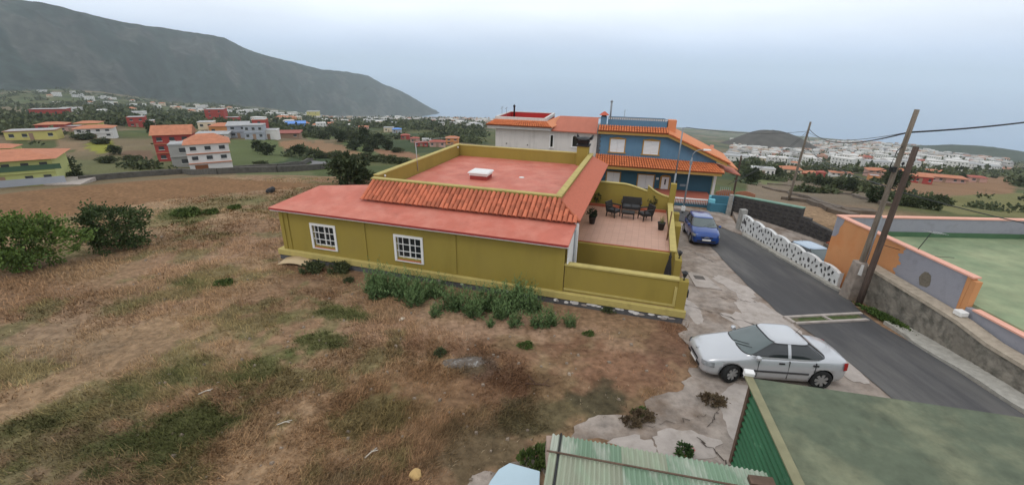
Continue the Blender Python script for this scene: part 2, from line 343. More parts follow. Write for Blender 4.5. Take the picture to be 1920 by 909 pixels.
# valley wall on the left: a long steep ridge running down to the sea
def mountain():
    ks = [(-100, .085, 3000, 2000), (-75, .085, 3000, 2000), (-60, .083, 3000, 2000), (-47.5, .081, 3000, 1950), (-43.4, .0732, 3000, 2000), (-38.8, .0549, 3200, 2200), (-34.5, .047, 3400, 2300), (-31.1, .0398, 3600, 2400), (-29.6, .024, 3700, 2500), (-27.5, .0111, 3850, 2700), (-25, .001, 4000, 2900),
          (-22.4, -.0105, 4200, 3200), (-19.5, -.015, 4400, 3500), (-17.3, -.0215, 4550, 3700), (-15.8, -.037, 4650, 3900), (-14.2, -.0465, 4750, 4050), (-12.7, -.0600, 4850, 4250), (-11, -.078, 4950, 4450), (-9.6, -.092, 5000, 4600), (-8.6, -.1005, 5050, 4750), (-7.4, -.108, 5100, 4900)]
    ka = np.array([k[0] for k in ks]); A_ = np.linspace(-100, -7.4, 420); T = np.concatenate([np.linspace(0, 1, 56), 1+np.linspace(.03, .5, 10)])
    sr = np.interp(A_, ka, [k[1] for k in ks]); rr = np.interp(A_, ka, [k[2] for k in ks]); rb = np.interp(A_, ka, [k[3] for k in ks])
    aa, tt = np.meshgrid(A_, T, indexing='ij'); SR = sr[:, None]; RRg = rr[:, None]; RB = rb[:, None]
    rad = RB+(RRg-RB)*tt
    top = CAMZ+SR*RRg
    X = np.sin(np.radians(aa))*rad; Y = np.cos(np.radians(aa))*rad
    base = ground_z(np.sin(np.radians(A_))*rb, np.cos(np.radians(A_))*rb)[:, None]-14
    prof = np.where(tt <= 1, .38*tt**1.2+.62*sstep(.15, 1.0, tt), 1-.55*(tt-1)**1.0)
    # ravines run down the slope: ridged noise along the foot, growing below the crest
    s = np.cumsum(np.concatenate([[0], np.hypot(np.diff(np.sin(np.radians(A_))*rr), np.diff(np.cos(np.radians(A_))*rr))]))[:, None]
    w = np.sin(math.pi*np.clip(tt, 0, 1))**.8
    n = (np.abs(fbm(s/260.+tt*.5, tt*1.3, 61, 4)-.5)*2)
    n2 = fbm(s/90.+tt*.9, tt*5, 63, 4)-.5
    Z = base+(top-base)*prof-(n*.38-.08)*w*np.clip(top-base, 60, 420)+n2*70*w
    Z = Z+(fbm(s/35., tt*30, 65, 3)-.5)*np.where(tt > .9, 9, 14)
    ii = np.arange(aa.size).reshape(aa.shape)
    F = np.stack([ii[:-1, :-1], ii[:-1, 1:], ii[1:, 1:], ii[1:, :-1]], -1).reshape(-1, 4)[:, ::-1]
    rock = sstep(.52, .62, fbm(s/150., tt*4, 67, 4)+.06*np.sin(tt*9)*w)[..., None]*(tt < .9)[..., None]
    C = np.array([.018, .028, .022])*(1-rock*.45)+np.array([.085, .078, .068])*rock*.4
    C = C*(.35+1.3*fbm(s/32., tt*26, 69, 4)[..., None])*(.45+1.1*fbm(s/70.+tt*.8, tt*2.5, 83, 4)[..., None])  # tone streaks down the slope paint in relief shading over forest and rock
    o = link('mountain', np_mesh('mountain', np.stack([X, Y, Z], -1).reshape(-1, 3), F, C.reshape(-1, 3), True), mat('mountain_scrub', (0, 0, 0), rough=1, var=.6, vscale=.025, attr=True, spec=.05, detail=10))
    tag(o, kind='structure')
mountain()
def cone_hill(name, px, py, r, radius, height, c, sq=1.0):
    d = ray(px, py); d = d/math.hypot(d[0], d[1]); cx, cy = d[0]*r, d[1]*r
    n = 96; m = 26; T, A_ = np.meshgrid(np.linspace(0, 1, m), 2*math.pi*np.arange(n)/n, indexing='ij')
    X = cx+np.cos(A_)*radius*T; Y = cy+np.sin(A_)*radius*T*sq
    Z = ground_z(X, Y)-6*T*T+height*(1-sstep(.06, 1.0, T))*(1+.18*(vnoise(3*np.cos(A_)+7, 3*np.sin(A_)+7, 5)-.5))
    C = np.array(c)*(.7+.6*fbm(X/22., Y/22., 77, 3))[..., None]
    fs = [(j*n+i, j*n+(i+1) % n, (j+1)*n+(i+1) % n, (j+1)*n+i) for j in range(m-1) for i in range(n)]
    o = link(name, np_mesh(name, np.stack([X, Y, Z], -1).reshape(-1, 3), np.array(fs), C.reshape(-1, 3), True), mat('hill_scrub', (0, 0, 0), rough=1, var=.3, vscale=.05, attr=True, spec=.05)); tag(o, kind='structure')
cone_hill('hill', 1441, 284, 1500, 165, 46, (.075, .066, .055))
cone_hill('hill', 1860, 298, 2300, 380, 24, (.05, .065, .045), .7)

# ------------------------------------------------------------------ paving
m_asph = mat('asphalt', (.072, .070, .072), rough=.92, var=.16, vscale=1.1, bump=.35, bscale=70, c2=(.13, .124, .118), spots=(.9, .46, .70), streak=(1, .16, 1))
m_conc = mat('worn_concrete', (.32, .27, .232), rough=.95, var=.34, vscale=2.2, bump=.6, bscale=14, c2=(.19, .14, .105), spots=(.8, .44, .66), detail=14, grime=((1, 1, 1), 3.5, .5, .75, .68))
m_conc2 = mat('pale_concrete', (.40, .35, .315), rough=.95, var=.16, vscale=3, bump=.3, bscale=22, c2=(.30, .26, .225), spots=(2.2, .5, .7))
m_kerb = mat('kerb_concrete', (.36, .34, .30), rough=.95, var=.25, vscale=5, bump=.4, bscale=25)
def sheet(name, left, right, off, m, th=.0, sub=1.0, kind='structure', wob=0.0, parent=None, wl=0.0):
    """a strip between two polylines with the same number of points, laid on the ground"""
    def dens(p):
        out = []
        for k in range(len(p)-1):
            n = max(1, int(max(math.hypot(left[k+1][0]-left[k][0], left[k+1][1]-left[k][1]), math.hypot(right[k+1][0]-right[k][0], right[k+1][1]-right[k][1]))/sub))
            for i in range(n): t = i/n; out.append((p[k][0]*(1-t)+p[k+1][0]*t, p[k][1]*(1-t)+p[k+1][1]*t))
        return out+[p[-1]]
    l, r = dens(left), dens(right); mb = MB(); vs = []; nc = 6
    for (a, b) in zip(l, r):
        for i in range(nc+1):
            t = i/nc; x, y = a[0]*(1-t)+b[0]*t, a[1]*(1-t)+b[1]*t
            if wob and i in (0, nc): x += random.uniform(-wob, wob); y += random.uniform(-wob, wob)
            if wl and i == 0: k_ = (float(fbm(np.array(x*1.1), np.array(y*1.1), 17, 4))-.5)*wl*4; x += k_; y -= k_*.6
            vs.append((x, y, (float(plane(x, y)) if math.hypot(x, y) < 37 else gz(x, y))+off))
    w = nc+1; n = len(l); fs = [(i*w+j, i*w+j+1, (i+1)*w+j+1, (i+1)*w+j) for i in range(n-1) for j in range(nc)]
    mb.add(vs, fs, True)
    if th:
        for e_ in ([i*w for i in range(n)], [i*w+nc for i in range(n)][::-1]):
            for a, b in zip(e_, e_[1:]):
                p, q = vs[a], vs[b]; mb.quad(p, q, (q[0], q[1], q[2]-th), (p[0], p[1], p[2]-th))
        for e_ in (list(range(nc+1))[::-1], [(n-1)*w+j for j in range(nc+1)]):
            for a, b in zip(e_, e_[1:]):
                p, q = vs[a], vs[b]; mb.quad(p, q, (q[0], q[1], q[2]-th), (p[0], p[1], p[2]-th))
    o = mb.build(name, m, parent)
    if kind and not parent: tag(o, kind=kind)
    return o
P_ = lambda *a: list(zip(a[::2], a[1::2]))
road = sheet('road', P_(11.15, 3, 11.2, 10, 11.35, 13, 11.15, 15, 11.0, 16, 11.1, 18.7, 11.45, 21.5, 11.75, 24, 12.3, 27.5, 12.2, 30, 11.0, 31.6, 8, 32.6, 2, 34),
             P_(14.6, 3, 14.6, 10, 14.65, 13, 14.55, 15, 14.6, 16.2, 15.25, 18.2, 15.1, 21.5, 15.05, 24, 15.0, 26.9, 14.4, 29, 14.1, 33.0, 9, 35.6, 2, 37), .05, m_asph, sub=.8, wob=.05)
apron = sheet('concrete_apron', P_(-2.6, 4.5, -1.2, 6.6, -.25, 7.3, 1.0, 8.1, 2.0, 8.9, 3.4, 9.5, 5.0, 10.9, 6.2, 12.0, 6.3, 13.6, 6.75, 14.8, 7.6, 17.6, 8.6, 21, 9.5, 24, 10.3, 26.8, 11.1, 29.6),
              P_(3, 3.2, 6, 3.6, 7.5, 4.5, 9, 5.5, 10, 6.5, 11.25, 8, 11.3, 10.2, 11.45, 12.2, 11.4, 13.6, 11.2, 15, 11.15, 17.6, 11.5, 21, 11.8, 24, 12.35, 26.8, 12.3, 29.6), .026, m_conc, sub=.22, wob=.05, wl=.3)
pave = sheet('pavement', P_(14.9, 27.0, 14.3, 29, 14.0, 31, 13.9, 33.1, 12.6, 34.2, 9, 35.7), P_(15.45, 28.2, 15.9, 30, 16.4, 31.6, 16.3, 33.0, 13.2, 35.0, 9, 36.6), .10, m_conc, th=.1, wob=.04)
yard = MB(); yv = lambda x, y: (x, y, -1.15-.075*(29-y))
yard.slab([yv(15.62, 18.9), yv(16.2, 21.1), yv(22, 21.2), yv(21, 26.6), yv(19.7, 28.8), yv(16.8, 32.4), yv(15.62, 28.4)], .3)
tag(yard.build('yard_floor', m_conc), kind='structure')
strip = sheet('kerb_strip', P_(14.62, 3, 14.62, 10, 14.68, 12.5, 14.72, 14.2, 14.9, 15.3), P_(15.48, 3, 15.48, 10, 15.48, 12.5, 15.48, 14.2, 15.48, 15.3), .14, m_kerb, th=.14, sub=.35, wob=.07)
sheet('kerb_strip', P_(15.1, 18.3, 14.98, 22, 14.92, 27), P_(15.36, 18.3, 15.36, 22, 15.36, 27.8), .15, m_kerb, th=.12, sub=.4, wob=.05)
# paler repairs in the apron, the cover and its slab
def blob_sheet(name, cx, cy, rx, ry, rot, off, m, parent, seed, j=.35, n=40):
    vs = []
    for i in range(n):
        a = 2*math.pi*i/n; k = 1+j*(float(fbm(np.array(1.7*math.cos(a)+seed), np.array(1.7*math.sin(a)+seed*.7), seed, 3))-.5)*2
        x, y = rx*k*math.cos(a), ry*k*math.sin(a); c, s = math.cos(R(rot)), math.sin(R(rot)); X, Y = cx+x*c-y*s, cy+x*s+y*c
        vs.append((X, Y, float(plane(X, Y))+off))
    return MB().slab(vs, .006).build(name, m, parent)
for i, a in enumerate(((10.3, 15.9, .85, 1.9, 0), (9.6, 14.1, .7, 1.6, 25), (10.8, 12.4, .5, 1.4, 0), (6.4, 9.6, .55, 1.3, -30), (4.3, 8.3, .9, .6, 20), (2.3, 7.6, 1.4, .5, 35), (7.4, 15.8, .35, 1.2, -10), (10.4, 18.6, .5, 1.1, 15))):
    blob_sheet('concrete_patch', *a[:2], a[2], a[3], a[4], .032+.004*(i % 3), m_conc2, apron, 11+i, .55)
slab = MB().slab([(x, y, float(plane(x, y))+.06) for x, y in ((8.5, 18.3), (9.6, 18.0), (9.55, 19.6), (9.0, 20.1), (8.75, 19.9))], .03).build('cover_slab', m_conc2, apron)
MB().slab([(x, y, float(plane(x, y))+.068) for x, y in ((8.85, 19.2), (9.3, 19.1), (9.35, 19.55), (8.9, 19.65))], .02).build('manhole_cover', mat('rusty_iron', (.10, .085, .075), rough=.8, var=.3, vscale=20), slab)
# cracks: thin dark fissures in the concrete
m_crack = mat('crack_dirt', (.07, .055, .045), rough=1)
def crack(p0, p1, seed, w=.02, parent=None):
    rr = random.Random(seed); n = 18; L_ = []; 
    for i in range(n+1):
        t = i/n; L_.append((p0[0]*(1-t)+p1[0]*t+rr.uniform(-.09, .09), p0[1]*(1-t)+p1[1]*t+rr.uniform(-.09, .09)))
    mb = MB(); vs = []
    for i, (x, y) in enumerate(L_):
        ww = w*rr.uniform(.3, 1.2); vs += [(x-ww, y-ww*.4, float(plane(x, y))+.056), (x+ww, y+ww*.4, float(plane(x, y))+.056)]
    mb.add(vs, [(2*i, 2*i+1, 2*i+3, 2*i+2) for i in range(n)]); return mb.build('crack', m_crack, parent)
for i, (p, q) in enumerate((((7.2, 16.4), (9.6, 14.6)), ((9.4, 14.8), (10.3, 12.6)), ((5.2, 9.0), (6.2, 10.2)), ((4.8, 8.6), (5.3, 7.4)), ((8.8, 17.2), (10.6, 16.8)), ((3.0, 8.8), (5.4, 9.4)), ((10.9, 21.5), (10.2, 23.4)), ((7.6, 18.2), (8.3, 20.6)))): crack(p, q, i, .018, apron)
# drain across the road with mossy bed
m_moss = mat('moss', (.055, .085, .022), rough=1, var=.4, vscale=9, bump=.6, bscale=40, c2=(.12, .10, .06), spots=(4, .5, .65))
dr = empty('drain_channel', (11, 15.4, float(plane(11, 15.4)))); tag(dr, 'mossy green drain channel with pale concrete edges crossing the road', 'drain channel')
def gbox(mb, pts, off, th): mb.slab([(x-11, y-15.4, float(plane(x, y))+off-float(plane(11, 15.4))) for x, y in pts], th)
mb = MB(); gbox(mb, ((11.15, 15.0), (14.25, 15.55), (14.3, 15.95), (11.0, 15.35)), .062, .03); mb.build('moss_bed', m_moss, dr)
for pts in (((10.95, 15.36), (14.5, 15.98), (14.5, 16.12), (10.9, 15.48)), ((11.1, 14.88), (14.35, 15.42), (14.3, 15.56), (11.1, 15.0))):
    mb = MB(); gbox(mb, pts, .115, .09); mb.build('concrete_edge', m_conc2, dr)
for pts in (((12.7, 15.25), (12.8, 15.27), (12.65, 15.68), (12.55, 15.66)), ((11.0, 14.95), (11.14, 14.98), (11.06, 15.4), (10.92, 15.38))):
    mb = MB(); gbox(mb, pts, .118, .09); mb.build('crossbar', m_conc2, dr)

# ------------------------------------------------------------------ the yellow house
m_yel = mat('mustard_paint', lin(151, 133, 62), rough=.88, var=.10, vscale=.9, bump=.15, bscale=45, c2=lin(138, 121, 60), spots=(.9, .45, .75), streak=(.9, .9, .5), grime=((1.2, 1.2, .35), 1.1, .48, .80, .84))
m_yel2 = mat('mustard_coping_lit', lin(178, 162, 98), rough=.8, var=.10, vscale=3, bump=.1, bscale=40, grime=((1, 1, 1), 2.2, .52, .74, .74))  # lighter mustard: brightness of the upward faces is put into the coping colour
m_red = mat('red_roof_paint', lin(186, 104, 86), rough=.65, var=.10, vscale=1.2, bump=.1, bscale=30, c2=lin(198, 126, 108), spots=(.9, .42, .68), detail=10, grime=((1, 1, 1), .8, .56, .74, .80))
m_tile = mat('clay_tile', lin(190, 108, 78), rough=.8, var=.2, vscale=2.5, bump=.2, bscale=30, c2=lin(156, 84, 62), spots=(3.5, .5, .75), rnd=.30)
m_tile_d = mat('clay_deck', lin(140, 66, 46), rough=.9)
m_shingle = mat('orange_shingle', lin(186, 104, 80), rough=.85, var=.12, vscale=8, bump=.5, bscale=60)
m_white = mat('white_paint', (.72, .71, .69), rough=.7, var=.04, vscale=2)
m_plinth = mat('grey_plinth', (.10, .10, .105), rough=.95, var=.3, vscale=5, bump=.6, bscale=15)
m_glass = mat('dark_glass', (.025, .028, .03), rough=.12, var=.05, spec=.5)
m_terra = mat('terracotta_sill', lin(165, 92, 66), rough=.8)
m_black = mat('black_iron', (.018, .018, .019), rough=.55, var=.1)
def obj_on(H, name, mb, m, parent=None, **k): return mb.build(name, m, parent or H, **k)
YH = empty('yellow_house', (HF.O[0], HF.O[1], 0), HF.yaw); tag(YH, 'single storey mustard yellow house with red flat roof and walled terrace', 'house')
def wall_holes(mb, a0, a1, z0, z1, b0, b1, holes):
    """wall of boxes round rectangular openings"""
    x = a0
    for (h0, h1, g0, g1) in sorted(holes):
        mb.box(x, h0, b0, b1, z0, z1); mb.box(h0, h1, b0, b1, z0, g0); mb.box(h0, h1, b0, b1, g1, z1); x = h1
    mb.box(x, a1, b0, b1, z0, z1); return mb
WIN = [(1.67, 3.07, .80, 2.07), (6.10, 7.53, .80, 2.07)]
wall_holes(MB(), 0, 13.75, .54, 2.58, 0, .25, [(a+.11, b-.11, c+.16, d-.11) for a, b, c, d in WIN]).build('wall', m_yel, YH)
MB().prism([(0, .25, -.5), (.55, 2.35, -.5), (.55, 2.35, 3.05), (0, .25, 2.66)], (.22, 0, 0)).build('wall', m_yel, YH)
MB().prism([(.6, 2.3, -.5), (3.4, 3.1, -.5), (3.4, 3.1, 3.1), (.6, 2.3, 2.98)], (0, -.2, 0)).build('wall', m_yel, YH)
MB().box(3.42, 3.6, 2.9, 13.6, -1.6, 3.0).build('wall', m_yel, YH)
MB().box(3.42, 13.0, 13.42, 13.62, -1.6, 3.0).build('wall', m_yel, YH)
MB().box(12.8, 13.0, 1.7, 13.4, -1.2, 3.0).build('wall', m_yel, YH)
MB().box(-.32, 18.52, -.19, -.003, .26, .55).build('ledge', m_yel2, YH, bevel=.02)
MB().box(-.32, -.003, 0, 2.2, .26, .55).build('ledge', m_yel2, YH)
MB().box(-.27, 18.46, -.14, -.006, -.8, .258).build('plinth', m_plinth, YH)
MB().box(-.25, -.02, 0, 2.2, -.8, .258).build('plinth', m_plinth, YH)
rr = random.Random(4)
for i in range(34):        # whitewashed stones showing along the foot of the wall
    a = rr.uniform(8.0, 18.3) if i > 12 else 13.6+i*.37; z = .17+rr.uniform(-.05, .05) if a > 13 else .2
    mb = MB(); w, h = rr.uniform(.06, .17), rr.uniform(.035, .075)
    mb.prism([(a+w*math.cos(t)*rr.uniform(.8, 1.1), -.165, z+h*math.sin(t)*rr.uniform(.8, 1.1)) for t in np.linspace(0, 2*math.pi, 8, endpoint=False)][::-1], (0, .04, 0)).build('stone', m_white if i % 3 else m_conc2, YH)
for a0, a1 in ((-.02, .18), (.40, .46), (4.50, 4.66), (8.86, 9.10), (13.42, 13.77)): MB().box(a0, a1, -.045, .0, .555, 2.56).build('pilaster', m_yel, YH)
for k, (a0, a1, z0, z1) in enumerate(WIN):
    w = empty('window'); w.parent = YH
    fr = MB(); fr.box(a0, a1, -.05, -.004, z1-.11, z1).box(a0, a1, -.05, -.004, z0, z0+.05).box(a0, a0+.11, -.05, -.004, z0+.05, z1-.11).box(a1-.11, a1, -.05, -.004, z0+.05, z1-.11); fr.build('surround', m_white, w)
    i0, i1, j0, j1 = a0+.11, a1-.11, z0+.16, z1-.11
    MB().prism([(i0, -.045, z0+.055), (i1, -.045, z0+.055), (i1, .1, j0+.01), (i0, .1, j0+.01)], (0, .02, .0)).build('sill', m_terra, w)
    MB().box(i0, i1, .12, .13, j0, j1).build('pane', m_glass, w)
    sash = MB(); 
    for x in (i0, (i0+i1)/2-.03, i1-.05): sash.box(x, x+.055, .085, .118, j0, j1)
    for z in (j0, j1-.045): sash.box(i0, i1, .083, .119, z, z+.045)
    sash.build('sash', m_white, w)
    for q in range(1, 4):
        if q != 2: MB().box(i0+(i1-i0)*q/4-.014, i0+(i1-i0)*q/4+.014, .02, .045, j0, j1).build('bar', m_white, w)
    for q in (1, 2): MB().box(i0, i1, .0, .018, j0+(j1-j0)*q/3-.016, j0+(j1-j0)*q/3+.016).build('bar', m_white, w)
# roofs
zs = lambda b: 2.68+.17*(b+.3)
MB().slab([(-.3, -.3, zs(-.3)), (13.93, -.3, zs(-.3)), (13.93, 1.62, zs(1.62)), (3.3, 3.2, zs(3.2)), (.45, 2.45, zs(2.45))], .07).build('lean_to_roof', m_red, YH)
MB().slab([(13.9, 1.6, zs(1.6)-.002), (13.0, 2.6, zs(2.6)), (3.45, 3.1, zs(3.1)), (3.3, 3.19, zs(3.19)-.002)], .06).build('lean_to_roof', m_red, YH)
MB().box(-.28, 13.9, -.27, -.2, 2.53, 2.608).build('eave_board', m_white, YH)
MB().box(-.28, 13.9, -.31, -.272, 2.585, 2.67).build('drip_edge', mat('dark_red_edge', lin(150, 60, 55), rough=.7), YH)
MB().box(3.6, 12.8, 2.72, 13.42, 2.9, 3.04).build('flat_roof', m_red, YH)
def parapet(a0, a1, b0, b1, z0, z1):
    w = MB().box(a0, a1, b0, b1, z0, z1-.06).build('parapet', m_yel, YH); MB().box(a0-.025, a1+.025, b0-.025, b1+.025, z1-.058, z1).build('coping', m_yel2, w)
parapet(3.55, 13.02, 2.5, 2.72, 2.9, 3.82)
parapet(3.30, 3.56, 3.1, 13.64, 2.8, 3.84)
parapet(3.58, 12.0, 13.42, 13.64, 2.8, 3.82)
parapet(12.78, 13.02, 2.75, 13.64, 2.8, 3.82)
def barrel(name, parent, p0, p1, r, m, me=None, r1=None):
    pass
def tile_mesh(name, L_, r0, r1, n=5, th=.018):
    """one curved clay tile: half barrel along +x (down slope), tapered"""
    mb = MB(); vs = []
    for x, r_ in ((0, r0), (L_, r1)):
        for q in (r_, r_-th):
            for k in range(n+1): t = math.pi*k/n; vs.append((x, q*math.cos(t), q*.85*math.sin(t)))
    w = n+1; fs = []
    for k in range(n):
        fs += [(k, k+1, 2*w+k+1, 2*w+k), (w+k+1, w+k, 3*w+k, 3*w+k+1), (k+1, k, w+k, w+k+1), (2*w+k, 2*w+k+1, 3*w+k+1, 3*w+k)]
    mb.add(vs, fs, False); me = bpy.data.meshes.new(name); me.from_pydata(mb.v, [], mb.f); me.update(); me.materials.append(m_tile); return me
TT, TB = (2.46, 3.66), (1.40, 3.06)      # (b, z) at the top and foot of the tiled apron
dv = Vector((0, TB[0]-TT[0], TB[1]-TT[1])); slope_len = dv.length; dv.normalize(); nv = Vector((1, 0, 0)).cross(dv); nv = nv if nv.z > 0 else -nv
MB().slab([(3.62, TT[0], TT[1]), (3.62, TB[0]+.08, TB[1]+.045), (14.0, TB[0]+.08, TB[1]+.045), (13.0, TT[0], TT[1])], .05).build('tile_deck', m_tile_d, YH)
tm = tile_mesh('tile', .42, .085, .105); rows = 4; step = slope_len/rows; pitch_ = .216
rot = Matrix((dv, dv.cross(nv)*-1, nv)).transposed().to_4x4()
for i in range(49):
    for j in range(rows):
        a = 3.70+i*pitch_; s_ = j*step
        if a > 13.0+(s_+.2)/slope_len*1.0-.05: continue
        p = Vector((a+rr.uniform(-.006, .006), TT[0], TT[1]))+dv*(s_-.02)+nv*(.035+.012*rr.random())
        o = link('tile', tm, None, YH); o.matrix_local = Matrix.Translation(p) @ rot @ Matrix.Rotation(R(rr.uniform(-1.5, 1.5)), 4, 'Z') @ Matrix.Rotation(R(2.4), 4, 'Y')
MB().slab([(13.02, 2.5, 3.64), (14.05, 1.44, 3.10), (14.05, 13.9, 3.10), (13.02, 13.64, 3.64)], .07).build('side_roof', m_shingle, YH)
MB().tube([(13.0, 2.52, 3.66), (14.04, 1.43, 3.12)], .05, 8).build('hip_ridge', m_tile, YH)
MB().box(13.05, 14.04, 9.3, 9.325, 2.9, 3.0).build('roof_joint', m_tile_d, YH)
# open flank of the lean-to, white, with a post
MB().prism([(13.86, .0, .6), (13.86, 1.42, .6), (13.86, 1.42, 2.86), (13.86, -.18, 2.6), (13.86, -.18, 2.5), (13.86, 0, 2.5)], (.05, 0, 0)).build('flank_panel', m_white, YH)
MB().box(13.86, 14.02, 1.45, 1.62, .0, 3.0).build('post', m_white, YH)
MB().tube([(13.95, 1.2, 2.8), (13.95, 1.2, .5)], .035, 8).build('downpipe', mat('grey_pipe', (.32, .33, .34), rough=.5), YH)
# skylight
sk = empty('skylight'); sk.parent = YH
MB().box(6.95, 7.95, 6.95, 7.85, 3.045, 3.27).build('upstand', mat('dark_red_upstand', lin(150, 62, 56)), sk)
MB().box(6.92, 7.98, 6.92, 7.88, 3.272, 3.40).build('frame', m_white, sk)
MB().hexa([(6.84, 6.84, 3.42), (8.06, 6.84, 3.42), (8.06, 7.96, 3.42), (6.84, 7.96, 3.42)], [(6.9, 6.9, 3.49), (8.0, 6.9, 3.49), (8.0, 7.9, 3.49), (6.9, 7.9, 3.49)]).build('lid', m_white, sk)
MB().lathe((9.6, 8.4, 3.045), [(.16, 0), (.16, .02), (.1, .035)], 14).build('roof_vent', m_white, YH)
# chimney with pagoda cap
ch = empty('chimney'); ch.parent = YH
MB().box(12.0, 12.74, 13.1, 13.8, 2.9, 4.30).build('stack', m_yel, ch)
MB().box(11.93, 12.81, 13.03, 13.87, 4.302, 4.40).build('collar', m_black, ch)
MB().hexa([(12.05, 13.15, 4.40), (12.69, 13.15, 4.40), (12.69, 13.75, 4.40), (12.05, 13.75, 4.40)], [(11.98, 13.08, 4.66), (12.76, 13.08, 4.66), (12.76, 13.82, 4.66), (11.98, 13.82, 4.66)]).build('vent_box', m_black, ch)
pts = []; cx, cy = 12.37, 13.45
mb = MB(); n = 6
vs = []
for i in range(n+1):
    for j in range(n+1):
        u, v = i/n*2-1, j/n*2-1; m_ = max(abs(u), abs(v)); vs.append((cx+u*.55, cy+v*.5, 4.90-.16*m_**1.5+.26*(abs(u)*abs(v))**3))
mb.add(vs, [(i*(n+1)+j, (i+1)*(n+1)+j, (i+1)*(n+1)+j+1, i*(n+1)+j+1) for i in range(n) for j in range(n)], True); mb.build('cap', m_black, ch).modifiers.new('t', 'SOLIDIFY').thickness = .05
# line post and wire on the left parapet
lp = MB().tube([(3.6, 7.1, 3.2), (3.52, 7.15, 4.85)], .022, 6).build('line_post', mat('galvanised', (.42, .43, .44), rough=.5, metallic=.4), YH)
MB().tube([(3.52, 7.15, 4.82), (3.45, 10, 4.7), (3.43, 13.3, 4.3)], .012, 4).build('wire', MATS['galvanised'], lp)
for a, b in ((3.54, 3.6), (3.56, 13.0)): MB().lathe((a+.06, b, 3.62), [(.04, 0), (.06, .04), (.05, .1), (.02, .12)], 8).build('wall_lamp', m_white, YH)
# terrace
TZ = 1.0
m_tfloor = mat('terracotta_floor', lin(186, 146, 126), rough=.55, var=.06, vscale=1.5)
nt = m_tfloor.node_tree; N_ = nt.nodes; b_ = N_['Principled BSDF']; src = b_.inputs['Base Color'].links[0].from_socket
tcn = N_.new('ShaderNodeTexCoord'); br = N_.new('ShaderNodeTexBrick'); br.inputs['Scale'].default_value = 1; br.offset = 0; br.inputs['Mortar Size'].default_value = .008; br.inputs['Brick Width'].default_value = .33; br.inputs['Row Height'].default_value = .33
br.inputs['Color1'].default_value = (1, 1, 1, 1); br.inputs['Color2'].default_value = (.92, .92, .92, 1); br.inputs['Mortar'].default_value = (.72, .70, .68, 1); nt.links.new(tcn.outputs['Object'], br.inputs['Vector'])
mm_ = N_.new('ShaderNodeMix'); mm_.data_type = 'RGBA'; mm_.blend_type = 'MULTIPLY'; mm_.inputs[0].default_value = 1; nt.links.new(src, mm_.inputs[6]); nt.links.new(br.outputs[0], mm_.inputs[7]); nt.links.new(mm_.outputs[2], b_.inputs['Base Color'])
MB().box(13.02, 18.0, 4.66, 11.5, TZ-.12, TZ).build('terrace_floor', m_tfloor, YH)
MB().box(13.02, 18.0, 4.64, 4.72, TZ+.003, TZ+.03).build('terrace_edge', m_terra, YH)
MB().box(13.02, 18.0, 4.45, 4.655, -1.2, TZ-.002).build('retaining_wall', m_yel, YH)
MB().box(13.02, 18.4, .26, 4.44, -.75, -.55).build('lower_yard_floor', m_conc, YH)
MB().box(13.05, 17.95, 11.1, 11.3, TZ+.002, TZ+.13).build('planter_kerb', m_terra, YH)
MB().box(13.05, 17.95, 11.3, 11.48, TZ+.002, TZ+.09).build('planter_soil', mat('planter_earth', (.12, .08, .055), rough=1, bump=.4), YH)
prof = [(13.0, -1.6), (13.0, 2.44)]
prof += [(a, 2.43-.33*sstep(15.0, 16.95, np.array(a)).item()**1.4) for a in np.linspace(14.8, 16.72, 14)]
prof += [(16.74, 2.44)]+[(16.74+(18.05-16.74)*t, 2.44-.58*t-.12*math.sin(math.pi*t)) for t in np.linspace(.1, 1, 8)]+[(18.05, -1.6)]
bw = MB().prism([(a, 11.5, z) for a, z in prof], (0, .2, 0)).build('back_wall', m_yel, YH)
top = prof[1:-1]
cp_ = MB()
for (a0, z0), (a1, z1) in zip(top, top[1:]):
    if a1-a0 > .03: cp_.hexa([(a0, 11.46, z0+.003), (a1, 11.46, z1+.003), (a1, 11.74, z1+.003), (a0, 11.74, z0+.003)], [(a0, 11.46, z0+.055), (a1, 11.46, z1+.055), (a1, 11.74, z1+.055), (a0, 11.74, z0+.055)])
cp_.build('coping', m_yel2, bw)
MB().box(18.02, 18.36, 11.42, 11.78, -1.7, 2.72).build('corner_post', m_yel, YH, bevel=.015)
w_ = MB().prism([(18.02, 4.45, -1.3), (18.02, 11.42, -1.3), (18.02, 11.42, 1.50), (18.02, 4.45, 1.12)], (.22, 0, 0)).build('side_wall', m_yel, YH)
MB().prism([(17.98, 4.42, 1.125), (17.98, 11.42, 1.505), (17.98, 11.42, 1.56), (17.98, 4.42, 1.18)], (.3, 0, 0)).build('coping', m_yel2, w_)
w_ = MB().box(13.8, 18.12, -.002, .2, .56, 1.70).build('front_wall', m_yel, YH); MB().box(13.78, 18.12, -.05, .25, 1.702, 1.77).build('coping', m_yel2, w_)
MB().box(13.8, 18.1, -.03, -.004, .62, .70).build('moulding', m_yel2, YH)
MB().box(18.1, 18.46, -.04, .3, -.7, 1.72).build('gate_post', m_yel, YH, bevel=.015)
MB().box(18.0, 18.098, -.04, -.006, .72, 1.45).build('moulding', m_yel2, YH)
MB().box(18.2, 18.5, 3.6, 4.4, -.9, 1.06).build('gate_post', m_yel, YH, bevel=.015)
MB().box(18.28, 18.5, 4.4, 8.6, -1.1, .45).build('street_wall', m_yel, YH)
MB().box(18.36, 18.7, 8.6, 9.5, -1.2, 1.05).build('gate_post', m_yel, YH, bevel=.015)
MB().box(18.36, 18.7, 10.6, 11.1, -1.2, 1.15).build('gate_post', m_yel, YH, bevel=.015)
